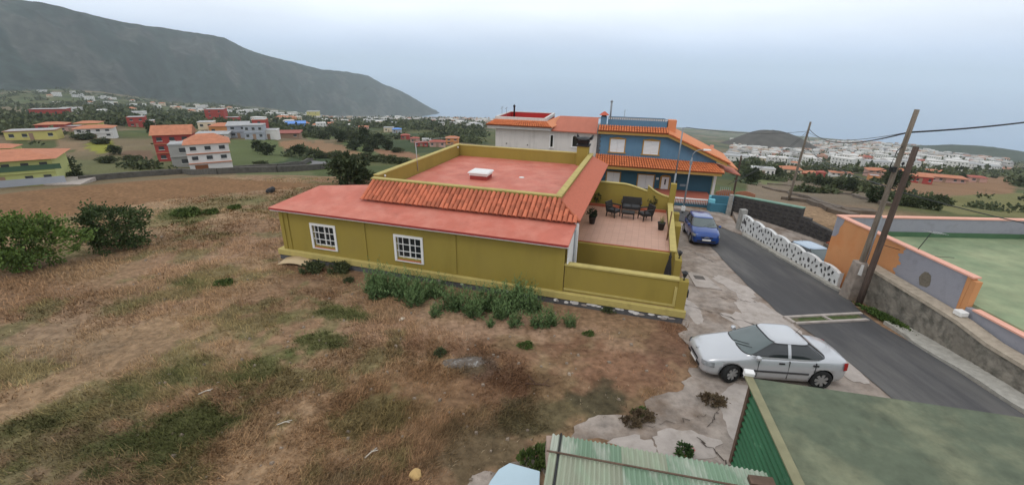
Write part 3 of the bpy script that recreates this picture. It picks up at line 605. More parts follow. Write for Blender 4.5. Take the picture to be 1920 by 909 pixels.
def lantern(a, b, z):
    l = empty('lantern', (a, b, z)); l.parent = YH
    MB().lathe((0, 0, 0), [(.05, 0), (.02, .03), (.02, .12), (.06, .13)], 8).build('stem', m_black, l)
    MB().hexa([(-.05, -.05, .135), (.05, -.05, .135), (.05, .05, .135), (-.05, .05, .135)], [(-.085, -.085, .29), (.085, -.085, .29), (.085, .085, .29), (-.085, .085, .29)]).build('glass_case', m_glass, l)
    MB().hexa([(-.11, -.11, .295), (.11, -.11, .295), (.11, .11, .295), (-.11, .11, .295)], [(-.02, -.02, .37), (.02, -.02, .37), (.02, .02, .37), (-.02, .02, .37)]).build('hood', m_black, l)
lantern(18.28, .12, 1.72); lantern(18.38, 3.9, 1.06)
MB().box(18.462, 18.52, .05, .2, 1.05, 1.32).build('letter_box', m_black, YH)

# things on the terrace
def onh(a, b, z): p = HF.w(a, b); return (p[0], p[1], z)
m_rat = mat('dark_rattan', (.022, .019, .017), rough=.6, var=.35, vscale=40, bump=.5, bscale=120)
m_cush = mat('dark_grey_cushion', (.05, .05, .052), rough=.95, var=.15, vscale=8)
def armchair(name, w, d, label, cat, a, b, rz, arms=True, group=None):
    t = empty(name, onh(a, b, TZ), HF.yaw+R(rz)); tag(t, label, cat, group)
    for sx in (-1, 1):
        for sy in (-1, 1): MB().hexa([(sx*w/2-.04*sx-.02, sy*(d/2-.06)-.02, 0), (sx*w/2-.04*sx+.02, sy*(d/2-.06)-.02, 0), (sx*w/2-.04*sx+.02, sy*(d/2-.06)+.02, 0), (sx*w/2-.04*sx-.02, sy*(d/2-.06)+.02, 0)],
                               [(sx*w/2-.04*sx-.03, sy*(d/2-.1)-.03, .62 if arms and sy < 0 else .3), (sx*w/2-.04*sx+.03, sy*(d/2-.1)-.03, .62 if arms and sy < 0 else .3), (sx*w/2-.04*sx+.03, sy*(d/2-.1)+.03, .62 if arms and sy < 0 else .3), (sx*w/2-.04*sx-.03, sy*(d/2-.1)+.03, .62 if arms and sy < 0 else .3)]).build('leg', m_rat, t)
    MB().box(-w/2+.03, w/2-.03, -d/2+.04, d/2-.04, .28, .36).build('seat', m_rat, t, bevel=.012)
    if arms:
        nq = 2 if w > 1 else 1
        for q in range(nq): MB().box(-w/2+.06+q*(w-.12)/nq+.01, -w/2+.06+(q+1)*(w-.12)/nq-.01, -d/2+.06, d/2-.12, .362, .46).build('cushion', m_cush, t, bevel=.03)
        MB().hexa([(-w/2, d/2-.12, .30), (w/2, d/2-.12, .30), (w/2, d/2-.04, .30), (-w/2, d/2-.04, .30)], [(-w/2, d/2+.02, .86), (w/2, d/2+.02, .86), (w/2, d/2+.09, .86), (-w/2, d/2+.09, .86)]).build('backrest', m_rat, t, bevel=.015)
        for s in (-1, 1): MB().box(s*w/2-.045, s*w/2+.045, -d/2+.05, d/2, .62, .68).build('armrest', m_rat, t, bevel=.012)
    else:
        MB().box(-w/2, w/2, -d/2, d/2, .362, .40).build('table_top', m_rat, t, bevel=.01)
    return t
armchair('sofa', 1.12, .75, 'dark rattan two seat sofa against the terrace planter', 'sofa', 15.9, 10.45, 0)
armchair('armchair', .66, .68, 'dark rattan armchair left of the low terrace table', 'armchair', 14.95, 9.35, 62, group='terrace armchairs')
armchair('armchair', .66, .68, 'dark rattan armchair right of the low terrace table', 'armchair', 16.75, 9.3, -58, group='terrace armchairs')
armchair('coffee_table', .72, .55, 'low dark rattan table in front of the terrace sofa', 'table', 15.8, 9.3, 0, arms=False)

# ------------------------------------------------------------------ cars
m_tyre = mat('tyre_rubber', (.018, .018, .018), rough=.9, var=.2, vscale=20)
m_rim = mat('rim_alloy', (.42, .43, .44), rough=.35, metallic=.7, var=.05)
m_trim = mat('black_trim', (.02, .02, .021), rough=.6)
m_cglass = mat('car_glass', (.022, .026, .028), rough=.06, var=.05, spec=.7)
m_wglass = mat('windscreen_sky_glass', (.10, .125, .125), rough=.06, var=.15, vscale=1.2, spec=.7)  # paler than the side glass: sky reflection is put into this base colour
m_lamp = mat('headlamp_lens', (.26, .27, .28), rough=.12, var=.5, vscale=9, spec=.7)
m_tail = mat('tail_lens', (.35, .018, .015), rough=.2)
m_plate = mat('plate_white', (.7, .7, .68), rough=.5)
def sp_(v, p): return math.copysign(abs(v)**p, v)
def car(name, L, W, Hh, wb, fo, tyre_r, paint, top, bot, wid, gh, loc, yaw, label, steer=0, hatch=False, chevron=False, moulding=False):
    """x runs forward from the rear; s counts from the nose back"""
    t = empty(name); n_ = Vector((.0187, .06, 1)).normalized()
    ax = Vector((math.cos(yaw), math.sin(yaw), 0)); ax = (ax-n_*ax.dot(n_)).normalized(); ay = n_.cross(ax)
    t.matrix_world = Matrix.Translation(loc) @ Matrix((ax, ay, n_)).transposed().to_4x4()
    tag(t, label, 'car')
    X = lambda s: L/2-s
    ip = lambda tab, s: float(np.interp(s, [q[0] for q in tab], [q[1] for q in tab]))
    S = sorted(set([round(float(q), 3) for q in np.linspace(0, L, 40)]+[.02, .05, .1, L-.02, L-.05, L-.1]))
    vs = []; k = 18
    for s in S:
        zt, zb, w = ip(top, s), ip(bot, s), ip(wid, s); h = zt-zb
        half = [(0, zb), (w*.80, zb), (w*.93, zb+.05*h), (w*.985, zb+.22*h), (w, zb+.45*h), (w*.995, zb+.62*h), (w*.965, zb+.84*h), (w*.90, zb+.955*h), (w*.74, zt+.005), (0, zt+.035)]
        ring = half+[(-y, z) for y, z in half[-2:0:-1]]
        vs += [(X(s), y, z) for y, z in ring]
    k = len(ring); ns = len(S); fs = [(i*k+j, i*k+(j+1) % k, (i+1)*k+(j+1) % k, (i+1)*k+j) for i in range(ns-1) for j in range(k)]
    fs += [tuple(range(k-1, -1, -1)), tuple((ns-1)*k+j for j in range(k))]
    mb = MB(); mb.add(vs, fs, True); body = mb.build('body', paint, t); body.data.materials.append(m_trim)
    bm = bmesh.new(); bm.from_mesh(body.data); bmesh.ops.recalc_face_normals(bm, faces=bm.faces); bm.to_mesh(body.data); bm.free()
    axles = [fo, fo+wb]
    cut = MB()
    for s in axles:
        for sg in (-1, 1): cut.tube([(X(s), sg*(W/2+.3), tyre_r), (X(s), sg*(W/2-.26), tyre_r)], tyre_r+.055, 24, smooth=False)
    co = cut.build('cut', m_trim)
    bm = bmesh.new(); bm.from_mesh(co.data); bmesh.ops.recalc_face_normals(bm, faces=bm.faces); bm.to_mesh(co.data); bm.free()
    co.matrix_world = t.matrix_world
    bpy.context.view_layer.update()
    mo = body.modifiers.new('b', 'BOOLEAN'); mo.object = co; mo.operation = 'DIFFERENCE'; mo.solver = 'EXACT'; mo.material_mode = 'TRANSFER'
    dg = bpy.context.evaluated_depsgraph_get(); me = bpy.data.meshes.new_from_object(body.evaluated_get(dg)); body.modifiers.clear(); body.data = me
    bpy.data.objects.remove(co)
    # cabin
    z0, z1, f0, f1, r0, r1, w0, w1 = gh
    hx = lambda q: ((r0+(r1-r0)*q)-(f0+(f1-f0)*q))/2; xc = lambda q: X(((r0+(r1-r0)*q)+(f0+(f1-f0)*q))/2)
    hw = lambda q: w0+(w1-w0)*max(q, 0)**1.25; zz = lambda q: z0+(z1-z0)*q
    EX = .36
    def G(q, th, off=0.0): return Vector((xc(q)+(hx(q)+off)*sp_(math.cos(th), EX), (hw(q)+off)*sp_(math.sin(th), EX), zz(q)))
    ths = [2*math.pi*i/72 for i in range(72)]; vs = []; qs = [-.10, 0, .2, .4, .6, .8, .92, 1.0]
    for q in qs: vs += [G(q, th) for th in ths]
    for sc_, dz in ((.95, .018), (.8, .034), (.5, .044), (.2, .05)):
        vs += [Vector((xc(1)+hx(1)*sc_*sp_(math.cos(th), EX), hw(1)*sc_*sp_(math.sin(th), EX), z1+dz)) for th in ths]
    n = 72; m2 = len(qs)+4; mb = MB(); mb.add(vs, [(i*n+j, i*n+(j+1) % n, (i+1)*n+(j+1) % n, (i+1)*n+j) for i in range(m2-1) for j in range(n)]+[tuple((m2-1)*n+j for j in range(n))], True)
    mb.build('cabin', paint, t)
    def patch(nm, f, nu, nv, m):
        vs = [f(i/nu, j/nv) for j in range(nv+1) for i in range(nu+1)]; w = nu+1
        mb = MB(); mb.add(vs, [(j*w+i, j*w+i+1, (j+1)*w+i+1, (j+1)*w+i) for j in range(nv) for i in range(nu)], True); return mb.build(nm, m, t)
    A1 = R(52)
    fr = patch('windscreen_seal', lambda u, v: G(.02+.95*v, A1*(2*u-1)*1.03, .004), 14, 6, m_trim)
    patch('windscreen', lambda u, v: G(.06+.87*v, A1*(2*u-1)*.97, .009), 14, 6, m_wglass)
    patch('rear_window_seal', lambda u, v: G((.06 if not hatch else .12)+.88*v, math.pi+A1*(2*u-1)*.98, .004), 14, 6, m_trim)
    patch('rear_window', lambda u, v: G((.10 if not hatch else .16)+.78*v, math.pi+A1*(2*u-1)*.93, .009), 14, 6, m_cglass)
    xm = xc(.5)+(.02 if not hatch else -.12)
    for sg in (-1, 1):
        def side(xa, xb, qa, qb, off):
            def f(u, v):
                q = qa+(qb-qa)*v; a = max(xa, xc(q)-hx(q)*.86+.02); b = min(xb, xc(q)+hx(q)*.86-.02); x = a+(b-a)*u
                y = (hw(q)+off)*(1-min(.999, abs((x-xc(q))/hx(q)))**(2/EX))**(EX/2); return Vector((x, sg*y, zz(q)))
            return f
        patch('side_window_seal', side(-9, 9, .05, .92, .004), 16, 4, m_trim)
        patch('side_window', side(xm+.05, 9, .10, .85, .009), 8, 4, m_cglass)
        patch('side_window', side(-9, xm-.05, .10, .85, .009), 8, 4, m_cglass)
        patch('door_pillar', side(xm-.045, xm+.045, .04, .9, .010), 2, 4, paint)
        # mirror, handles, lamps
        xs = X(f0+.38); yb = sg*(w0+.02)
        MB().lathe((xs+.02, yb+sg*.11, z0-.03), [(.03, 0), (.075, .02), (.085, .07), (.07, .12), (.02, .14)], 10).build('mirror', paint, t)
        MB().tube([(xs, yb, z0+.03), (xs, yb+sg*.08, z0+.05)], .02, 6).build('mirror_arm', m_trim, t)
        wy = ip(wid, L*.5)
        for xh in ((xm+.12, xm-wb*.33) if not hatch else (xm-.1,)): MB().box(xh, xh+.17, min(sg*wy*.97, sg*(wy+.005)), max(sg*wy*.97, sg*(wy+.005)), z0-.17, z0-.115).build('door_handle', m_trim, t, bevel=.01)
        for xd in ((xm-.02, xm+wb*.33, xm-wb*.30) if not hatch else (xm+.02-wb*.2, xm+wb*.30)): MB().box(xd, xd+.012, min(sg*wy*.95, sg*(wy+.0015)), max(sg*wy*.95, sg*(wy+.0015)), ip(bot, L*.5)+.12, z0-.06).build('door_gap', m_trim, t)
        if moulding: MB().box(X(fo)-.42, X(fo+wb)+.42, sg*(wy*.97) if sg > 0 else -wy-.012, wy+.012 if sg > 0 else -(wy*.97), .47, .53).build('side_moulding', mat('grey_moulding', (.06, .06, .062), rough=.6), t)
        # headlamp / tail lamp hug the corners
        def corner(sa, sb, za, zb_, off):
            def f(u, v):
                s = sa+(sb-sa)*u; w = ip(wid, s); return Vector((X(s)+(off if sa < L/2 else -off), sg*(w*(1.004-.035*v*v)+off), za+(zb_-za)*v))
            return f
        hz0 = ip(top, .12)-.20
        patch('headlight', corner(.015, .34, hz0, hz0+.15, .014), 8, 3, m_lamp)
        tz = ip(top, L-.15)
        patch('tail_light', corner(L-.015, L-.22, tz-.30, tz-.06, .014), 6, 3, m_tail)
        for s in axles:
            wh = empty('wheel', (X(s), sg*(W/2-.105), tyre_r)); wh.parent = t
            if s == fo and steer: wh.rotation_euler = (0, 0, steer)
            T_ = MB(); pr = [(tyre_r*.66, -.09), (tyre_r*.9, -.1), (tyre_r, -.075), (tyre_r, .075), (tyre_r*.9, .1), (tyre_r*.66, .09)]
            vs = [(r_*math.cos(2*math.pi*i/28), y, r_*math.sin(2*math.pi*i/28)) for r_, y in pr for i in range(28)]
            T_.add(vs, [(a*28+i, a*28+(i+1) % 28, (a+1)*28+(i+1) % 28, (a+1)*28+i) for a in range(5) for i in range(28)], True); T_.build('tyre', m_tyre, wh)
            rm = MB(); rr_ = tyre_r*.67
            rm.tube([(0, sg*.0, 0), (0, sg*.05, 0)], rr_*.99, 24, smooth=False)
            rm.build('rim_back', m_trim, wh)
            sp2 = MB(); sp2.tube([(0, sg*.052, 0), (0, sg*.085, 0)], rr_*.28, 14, smooth=False)
            for q in range(7):
                a = 2*math.pi*q/7; c, s_ = math.cos(a), math.sin(a); w_ = .032
                sp2.hexa([(c*.05-s_*w_, sg*.053, s_*.05+c*w_), (c*.05+s_*w_, sg*.053, s_*.05-c*w_), (c*rr_*.97+s_*w_*1.5, sg*.053, s_*rr_*.97-c*w_*1.5), (c*rr_*.97-s_*w_*1.5, sg*.053, s_*rr_*.97+c*w_*1.5)],
                         [(c*.05-s_*w_, sg*.082, s_*.05+c*w_), (c*.05+s_*w_, sg*.082, s_*.05-c*w_), (c*rr_*.97+s_*w_*1.5, sg*.078, s_*rr_*.97-c*w_*1.5), (c*rr_*.97-s_*w_*1.5, sg*.078, s_*rr_*.97+c*w_*1.5)])
            sp2.build('rim', m_rim, wh)
    # nose: grille, bumper slot, plate
    def nose(ya, yb, za, zb_, off):
        def f(u, v):
            y = ya+(yb-ya)*u; s = float(np.interp(abs(y), [q[1]*.97 for q in wid[:6]], [q[0] for q in wid[:6]])) if abs(y) > wid[0][1]*.97 else 0.0
            return Vector((X(s)+off, y, za+(zb_-za)*v))
        return f
    zn = ip(top, .0); w_0 = wid[0][1]
    patch('grille', nose(-.34, .34, zn-.10, zn-.03, .012), 12, 2, m_trim)
    patch('bumper_intake', nose(-.52, .52, ip(bot, 0)+.02, ip(bot, 0)+.10, .012), 14, 2, m_trim)
    patch('number_plate', nose(-.24, .24, zn-.25, zn-.15, .018), 6, 1, m_plate)
    MB().box(X(L)-.014, X(L)+.02, -.25, .25, ip(top, L)-.2, ip(top, L)-.09).build('number_plate', m_plate, t)
    if chevron:
        for dz in (0, .045):
            cv = MB()
            for sg in (-1, 1): cv.hexa([(X(0)+.012, 0, zn-.06+dz), (X(0)+.03, 0, zn-.06+dz), (X(0)+.02, sg*.15, zn-.105+dz), (X(0)-.0, sg*.15, zn-.105+dz)], [(X(0)+.012, 0, zn-.037+dz), (X(0)+.03, 0, zn-.037+dz), (X(0)+.02, sg*.15, zn-.09+dz), (X(0)-.0, sg*.15, zn-.09+dz)])
            cv.build('emblem', m_rim, t)
    else:
        MB().lathe((X(.06), 0, ip(top, .1)+.0), [(.05, 0), (.05, .035), (.03, .04)], 12).build('emblem', m_rim, t)
    for sg in (-1, 1):
        s0 = f0+.05; MB().tube([(X(s0), sg*.1, ip(top, s0)+.05), (X(s0+.25), sg*.1+.45, ip(top, s0)+.19)], .008, 5).build('wiper', m_trim, t)
    MB().tube([(xc(1)-hx(1)*.8, 0, z1+.03), (xc(1)-hx(1)*.8-.12, 0, z1+.25)], .006, 4).build('aerial', m_trim, t)
    return t
m_silver = mat('silver_paint', (.50, .51, .53), rough=.32, metallic=.35, var=.04, vscale=1, coat=.8)
m_bluep = mat('blue_paint', (.006, .048, .23), rough=.3, var=.04, metallic=.15, coat=.9)
m_pale = mat('pale_blue_paint', (.36, .45, .55), rough=.35, var=.05, metallic=.2, coat=.6)
sc_ = (8.0, 11.72)
car('silver_car', 4.25, 1.71, 1.42, 2.61, .86, .305, m_silver,
    [(0, .55), (.05, .64), (.15, .70), (.4, .77), (.9, .86), (1.22, .93), (1.6, .94), (3.3, .985), (3.6, 1.0), (4.0, .985), (4.15, .93), (4.22, .80), (4.25, .68)],
    [(0, .30), (.06, .22), (.3, .17), (3.7, .17), (4.05, .24), (4.25, .36)],
    [(0, .56), (.06, .69), (.15, .755), (.35, .80), (.8, .845), (1.5, .855), (3.0, .855), (3.6, .835), (4.0, .78), (4.17, .72), (4.25, .60)],
    (.93, 1.36, 1.12, 1.98, 3.68, 3.02, .80, .585), (sc_[0], sc_[1], float(plane(*sc_))+.03), R(180-3.5), 'silver four door saloon car parked on the concrete by the green shed', steer=R(20), moulding=True)
bc = (11.72, 25.95)
car('blue_car', 3.46, 1.62, 1.46, 2.34, .66, .29, m_bluep,
    [(0, .62), (.05, .74), (.15, .82), (.5, .92), (.85, .99), (1.2, 1.0), (2.9, 1.04), (3.2, 1.04), (3.36, .98), (3.43, .84), (3.46, .7)],
    [(0, .28), (.06, .21), (.3, .17), (3.0, .17), (3.46, .32)],
    [(0, .60), (.06, .70), (.15, .745), (.35, .78), (.7, .80), (1.5, .81), (2.6, .81), (3.1, .79), (3.36, .70), (3.46, .58)],
    (.98, 1.41, .72, 1.42, 3.42, 3.16, .755, .575), (bc[0], bc[1], float(plane(*bc))+.06), R(-90-11), 'small bright blue hatchback parked half on the road beside the yellow house', hatch=True, chevron=True)
pc = (17.3, 23.4)
pcar = car('pale_blue_car', 4.0, 1.68, 1.42, 2.5, .8, .29, m_pale,
    [(0, .6), (.05, .70), (.15, .76), (.5, .84), (1.0, .93), (1.5, .96), (3.3, 1.0), (3.7, 1.0), (3.9, .92), (3.97, .8), (4.0, .7)],
    [(0, .28), (.06, .21), (.3, .17), (3.5, .17), (4.0, .32)],
    [(0, .60), (.06, .70), (.15, .755), (.35, .80), (.7, .83), (1.5, .84), (2.8, .84), (3.5, .82), (3.9, .72), (4.0, .60)],
    (.95, 1.38, .95, 1.7, 3.85, 3.2, .78, .58), (pc[0], pc[1], -1.15-.075*(29-pc[1])+.01), R(-90+8), 'pale blue car half hidden behind the stone studded white wall', hatch=True)

# ------------------------------------------------------------------ right-hand side: walls and the flat-roofed building
m_pwall = mat('white_block_paint', (.62, .62, .61), rough=.9, var=.14, vscale=3, bump=.25, bscale=30, c2=(.42, .40, .37), spots=(1.8, .55, .8))
PW = empty('whitewashed_wall', (15.4, 23.4, float(plane(15.4, 23.4)))); tag(PW, 'white roadside wall studded with dark stones, its top in curves', 'wall')
y0, y1 = 28.15, 18.75; rr = random.Random(9); zp_ = PW.location.z
wz = lambda y: float(plane(15.4, y))+.02
def wtop(y):
    t = (y0-y)/(y0-y1); k = (t*7) % 1.0
    return wz(y)+1.16-.36*t+.10*math.sin(math.pi*k)-.10*k
ys = np.linspace(y0, y1, 113); poly = [(-.09, y-23.4, wz(y)-.5-zp_) for y in ys]+[(-.09, y-23.4, wtop(y)-zp_) for y in ys[::-1]]
mb = MB()
for ya, yb in zip(ys, ys[1:]):
    mb.hexa([(-.09, yb-23.4, wz(yb)-.5-zp_), (.09, yb-23.4, wz(yb)-.5-zp_), (.09, ya-23.4, wz(ya)-.5-zp_), (-.09, ya-23.4, wz(ya)-.5-zp_)], [(-.09, yb-23.4, wtop(yb)-zp_), (.09, yb-23.4, wtop(yb)-zp_), (.09, ya-23.4, wtop(ya)-zp_), (-.09, ya-23.4, wtop(ya)-zp_)])
mb.build('wall', m_pwall, PW)
m_studs = mat('dark_stud_stone', (.07, .068, .07), rough=.95, var=.4, vscale=9, bump=.6)
done_ = []
for _ in range(900):
    y = rr.uniform(y1+.12, y0-.12); h = wtop(y)-wz(y); z = wz(y)+rr.uniform(.14, h-.12)
    if any(abs(y-a_)/.31+abs(z-b_)/.36 < 1 for a_, b_ in done_): continue
    done_.append((y, z)); n = rr.choice((4, 5, 6)); w, hh = rr.uniform(.045, .09), rr.uniform(.075, .14); a0 = rr.uniform(0, 1.5); tl = rr.uniform(-.5, .5)
    pl = []
    for k in range(n): a_ = a0+2*math.pi*k/n; u, v = w*math.cos(a_)*rr.uniform(.75, 1.2), hh*math.sin(a_)*rr.uniform(.8, 1.15); pl.append((-.105, y-23.4+u+v*tl, z-zp_+v))
    MB().prism(pl, (.02, 0, 0)).build('stone', m_studs, PW)
MB().box(-.10, .10, y0-23.4-.62, y0-23.4-.2, wz(y0)+.62-zp_, wz(y0)+.92-zp_).build('arch_shade', m_studs, PW, bevel=.04)  # solid block in the dark stud colour paints the shade of the arched opening
zpw = PW.location.z
MB().box(-.2, .2, y0-PW.location.y+.01, y0+.38-PW.location.y, float(plane(15.4, 28.3))-zpw-.3, .50-zpw).build('end_post', mat('grey_post', (.30, .29, .27), rough=.95, var=.25, vscale=6, bump=.4), PW)
# dark lava stone wall at the back of the yard
m_lava = mat('lava_stone', (.045, .042, .042), rough=.95, var=.4, vscale=3, bump=.8, bscale=14)
m_lavam = mat('lava_mortar', (.065, .06, .056), rough=1, var=.3, vscale=8, bump=.5)
LW = empty('lava_stone_wall', (16.75, 32.55, -1.2)); tag(LW, 'dark lava stone wall with green coping behind the concrete yard', 'wall')
pts = [((16.75, 32.55), .30), ((19.62, 28.75), .50), ((19.95, 28.25), -.05), ((21.3, 25.9), -.75)]
def seg_wall(p0, p1, zb0, zb1, zt0, zt1, th=.3):
    d = Vector((p1[0]-p0[0], p1[1]-p0[1], 0)); L_ = d.length; d.normalize(); n_ = Vector((d.y, -d.x, 0))   # n_ faces away from the yard
    if n_.x < 0: n_ = -n_
    o = Vector((p0[0]-16.75, p0[1]-32.55, 1.2)); z_ = lambda a: Vector((0, 0, a))
    MB().hexa([o+z_(zb0), o+d*L_+z_(zb1), o+d*L_+n_*th+z_(zb1), o+n_*th+z_(zb0)], [o+z_(zt0), o+d*L_+z_(zt1), o+d*L_+n_*th+z_(zt1), o+n_*th+z_(zt0)]).build('core', m_lavam, LW)
    y = zb0+.0
    hrow = .27; row = 0
    while True:
        s = -rr.uniform(0, .2); done = True
        while s < L_:
            w = rr.uniform(.26, .52); c = s+w/2; t = min(max(c/L_, 0), 1)
            zb, zt = zb0+(zb1-zb0)*t, zt0+(zt1-zt0)*t; z = zb+row*hrow
            if z+hrow*.7 < zt and 0 < c < L_:
                done = False; n = rr.choice((5, 6, 7)); poly = []
                for k in range(n):
                    a = 2*math.pi*k/n+rr.uniform(-.25, .25); poly.append(o+d*(c+w*.47*math.cos(a)*rr.uniform(.85, 1.12))+z_(z+hrow*.5+hrow*.47*math.sin(a)*rr.uniform(.85, 1.1))+n_*.01)
                dep = rr.uniform(.03, .075); cc = sum(poly, Vector())/n; fr = [cc+(q-cc)*.78-n_*dep for q in poly]
                MB().add(poly+fr, [tuple(range(n, 2*n))]+[(i, (i+1) % n, n+(i+1) % n, n+i) for i in range(n)]).build('stone', m_lava, LW)
            s += w
        row += 1
        if done or row > 12: break
seg_wall(pts[0][0], pts[1][0], -1.45, -1.30, .28, .50); seg_wall(pts[1][0], pts[2][0], -1.3, -1.3, -.05, -.05); seg_wall(pts[2][0], pts[3][0], -1.4, -1.5, -.20, -.75)
dd = Vector((19.62-16.75, 28.75-32.55, .22)); 
MB().prism([Vector((-.06, .02, 1.485)), Vector((-.06, .02, 1.56)), Vector((.28, .2, 1.56)), Vector((.28, .2, 1.485))], dd).build('coping', mat('green_coping', lin(120, 150, 135), rough=.9, var=.2), LW)
tag(MB().hexa([(16.35, 32.5, -1.5), (16.68, 32.4, -1.5), (16.78, 32.7, -1.5), (16.45, 32.8, -1.5)], [(16.38, 32.5, .38), (16.65, 32.42, .38), (16.74, 32.68, .38), (16.47, 32.76, .38)]).build('concrete_post', MATS['grey_post'], bevel=.02), 'weathered grey concrete post between blue garden wall and lava wall', 'post')

# orange building with green flat roof
m_or = mat('orange_render', lin(200, 142, 96), rough=.9, var=.06, vscale=1.2, bump=.15, bscale=30, c2=lin(196, 124, 74), spots=(1.1, .5, .8))
m_gr = mat('grey_render', lin(148, 148, 156), rough=.95, var=.08, vscale=2, bump=.3, bscale=25, c2=lin(128, 128, 134), spots=(2.0, .5, .75))
m_pink = mat('pink_coping', lin(224, 168, 148), rough=.85, var=.06)
m_groof = mat('green_roof_paint', lin(118, 134, 104), rough=.85, var=.24, vscale=1.2, bump=.15, c2=lin(152, 158, 124), spots=(.35, .42, .72), detail=10)
m_groof2 = mat('dark_green_skirting', lin(74, 104, 76), rough=.8, var=.12)
OB = empty('orange_building', (16.1, 17.5, 0)); tag(OB, 'flat roofed orange building with bare grey patch and green painted roof', 'building')
ox, oy = 16.1, 17.5
def ob(nm, x0, x1, y0_, y1_, z0, z1, m, parent=None): return MB().box(x0-ox, x1-ox, y0_-oy, y1_-oy, z0, z1).build(nm, m, parent or OB)
ob('street_wall', 16.1, 16.32, 14.05, 21.0, -2.2, 2.47, m_or)
ob('back_wall', 16.33, 26.5, 20.8, 21.0, -3.5, 2.47, m_gr)
ob('side_wall', 26.3, 26.5, 6, 20.79, -3, 2.47, m_gr)
ob('roof', 16.33, 26.29, 5.5, 20.79, 1.35, 1.55, m_groof)
ob('skirting', 16.33, 26.28, 20.72, 20.798, 1.552, 1.78, m_groof2)
ob('skirting', 16.325, 16.37, 14.1, 20.7, 1.552, 1.72, m_groof2)
ob('coping', 16.06, 16.36, 13.98, 20.76, 2.472, 2.53, m_pink); ob('coping', 16.06, 26.54, 20.762, 21.05, 2.472, 2.53, m_pink); ob('coping', 26.26, 26.54, 6, 20.76, 2.472, 2.53, m_pink)
ob('corner_return', 16.1, 16.32, 13.85, 14.04, .9, 2.40, m_or)
ob('low_parapet', 16.1, 16.4, 5.5, 13.84, .5, 1.44, m_gr); ob('low_coping', 16.05, 16.328, 5.5, 13.58, 1.442, 1.50, m_pink)
rr = random.Random(3)
def patch_poly(pts, m, nm, x=16.095, th=.004): return MB().prism([(x-ox, y-oy, z) for y, z in pts], (-th, 0, 0)).build(nm, m, OB)
edge = [(16.95+.10*math.sin(k*.42)+.05*math.sin(k*1.13)+rr.uniform(-.018, .018), .7+k*.04) for k in range(44)]
patch_poly([(14.12, .7)]+[(14.2, 2.46)]+[(16.95, 2.46)]+edge[::-1], m_gr, 'bare_render')
patch_poly([(20.99, 2.46), (20.45, 2.46), (20.5, 2.2), (20.62, 2.0), (20.6, 1.7), (20.75, 1.5), (20.99, 1.42)], m_gr, 'bare_render')
patch_poly([(15.62+.26*math.cos(a)*rr.uniform(.75, 1.15), 1.62+.30*math.sin(a)*rr.uniform(.8, 1.15)) for a in np.linspace(0, 2*math.pi, 11, endpoint=False)], mat('hole_patch', (.16, .14, .11), rough=1, var=.3, vscale=12, bump=.5), 'broken_render', 16.089, .006)  # brown polygon laid on the wall for the hole in the render
# roof aerial
an = empty('roof_aerial', (16.3, 16.55, 2.53)); tag(an, 'thin rusty television aerial on the orange building parapet', 'aerial')
MB().tube([(0, 0, 0), (.35, .05, .75)], .016, 6).build('mast', m_trim, an)
MB().tube([(.05, -.1, .78), (.95, .25, .62)], .011, 5).build('boom', m_rim, an)
for k in range(6):
    c = Vector((.05+.9*k/5, -.1+.35*k/5, .78-.16*k/5)); MB().tube([c+Vector((-.08, .22, 0)), c+Vector((.08, -.22, 0))], .007, 4).build('element', m_rim, an)
# rubble wall along the road, under the orange building
def rubble_wall(name, y0_, y1_, zt, label):
    nx = int((y1_-y0_)/.09); nzv = 17; vs = []; fs = []
    for i in range(nx+1):
        y = y0_+(y1_-y0_)*i/nx; zb = float(plane(15.5, y))-.1; t_ = zt(y)
        for j in range(nzv+1):
            z = zb+(t_-zb)*j/nzv; d = .10*(float(fbm(np.array(y*2.6), np.array(z*3.2), 91, 3))-.5)+.05*(float(vnoise(np.array(y*9.), np.array(z*9.), 93))-.5)
            vs.append((d, y-13, z))
    w = nzv+1; fs = [(i*w+j, i*w+j+1, (i+1)*w+j+1, (i+1)*w+j) for i in range(nx) for j in range(nzv)]
    T = empty(name, (15.5, 13, 0)); tag(T, label, 'wall')
    mb = MB(); mb.add(vs, fs, True); mb.build('rubble_face', mat('rubble_render', (.235, .21, .175), rough=1, var=.35, vscale=2.2, bump=.9, bscale=11, c2=(.13, .12, .10), spots=(2.6, .47, .62), detail=12), T)
    mb = MB()
    ys = np.linspace(y0_, y1_, 14)
    for a, b in zip(ys, ys[1:]): mb.hexa([(-.06, a-13, zt(a)-.09), (.52, a-13, zt(a)-.09), (.52, b-13, zt(b)-.09), (-.06, b-13, zt(b)-.09)], [(-.05, a-13, zt(a)+.03), (.52, a-13, zt(a)+.03), (.52, b-13, zt(b)+.03), (-.05, b-13, zt(b)+.03)])
    mb.build('top_slab', mat('sandy_capping', (.38, .32, .25), rough=1, var=.25, vscale=5, bump=.4), T)
    MB().box(.06, .5, y0_-13, y1_-13-.02, -1.4, .9).build('core', m_conc, T)
    MB().box(.02, .5, y1_-13-.02, y1_-13, -1.4, zt(y1_)).build('end_face', MATS['rubble_render'], T)
rubble_wall('rubble_wall', 3.5, 17.75, lambda y: float(np.interp(y, [3.5, 10, 12.2, 13.3, 14.2, 17.8], [.85, .95, .95, 1.12, 1.17, 1.26])), 'rough grey rubble wall along the road below the orange building')
tag(MB().box(15.7, 16.0, 13.55, 13.85, 1.18, 1.36).build('meter_box', m_white, bevel=.02), 'small white box on top of the rubble wall', 'box')
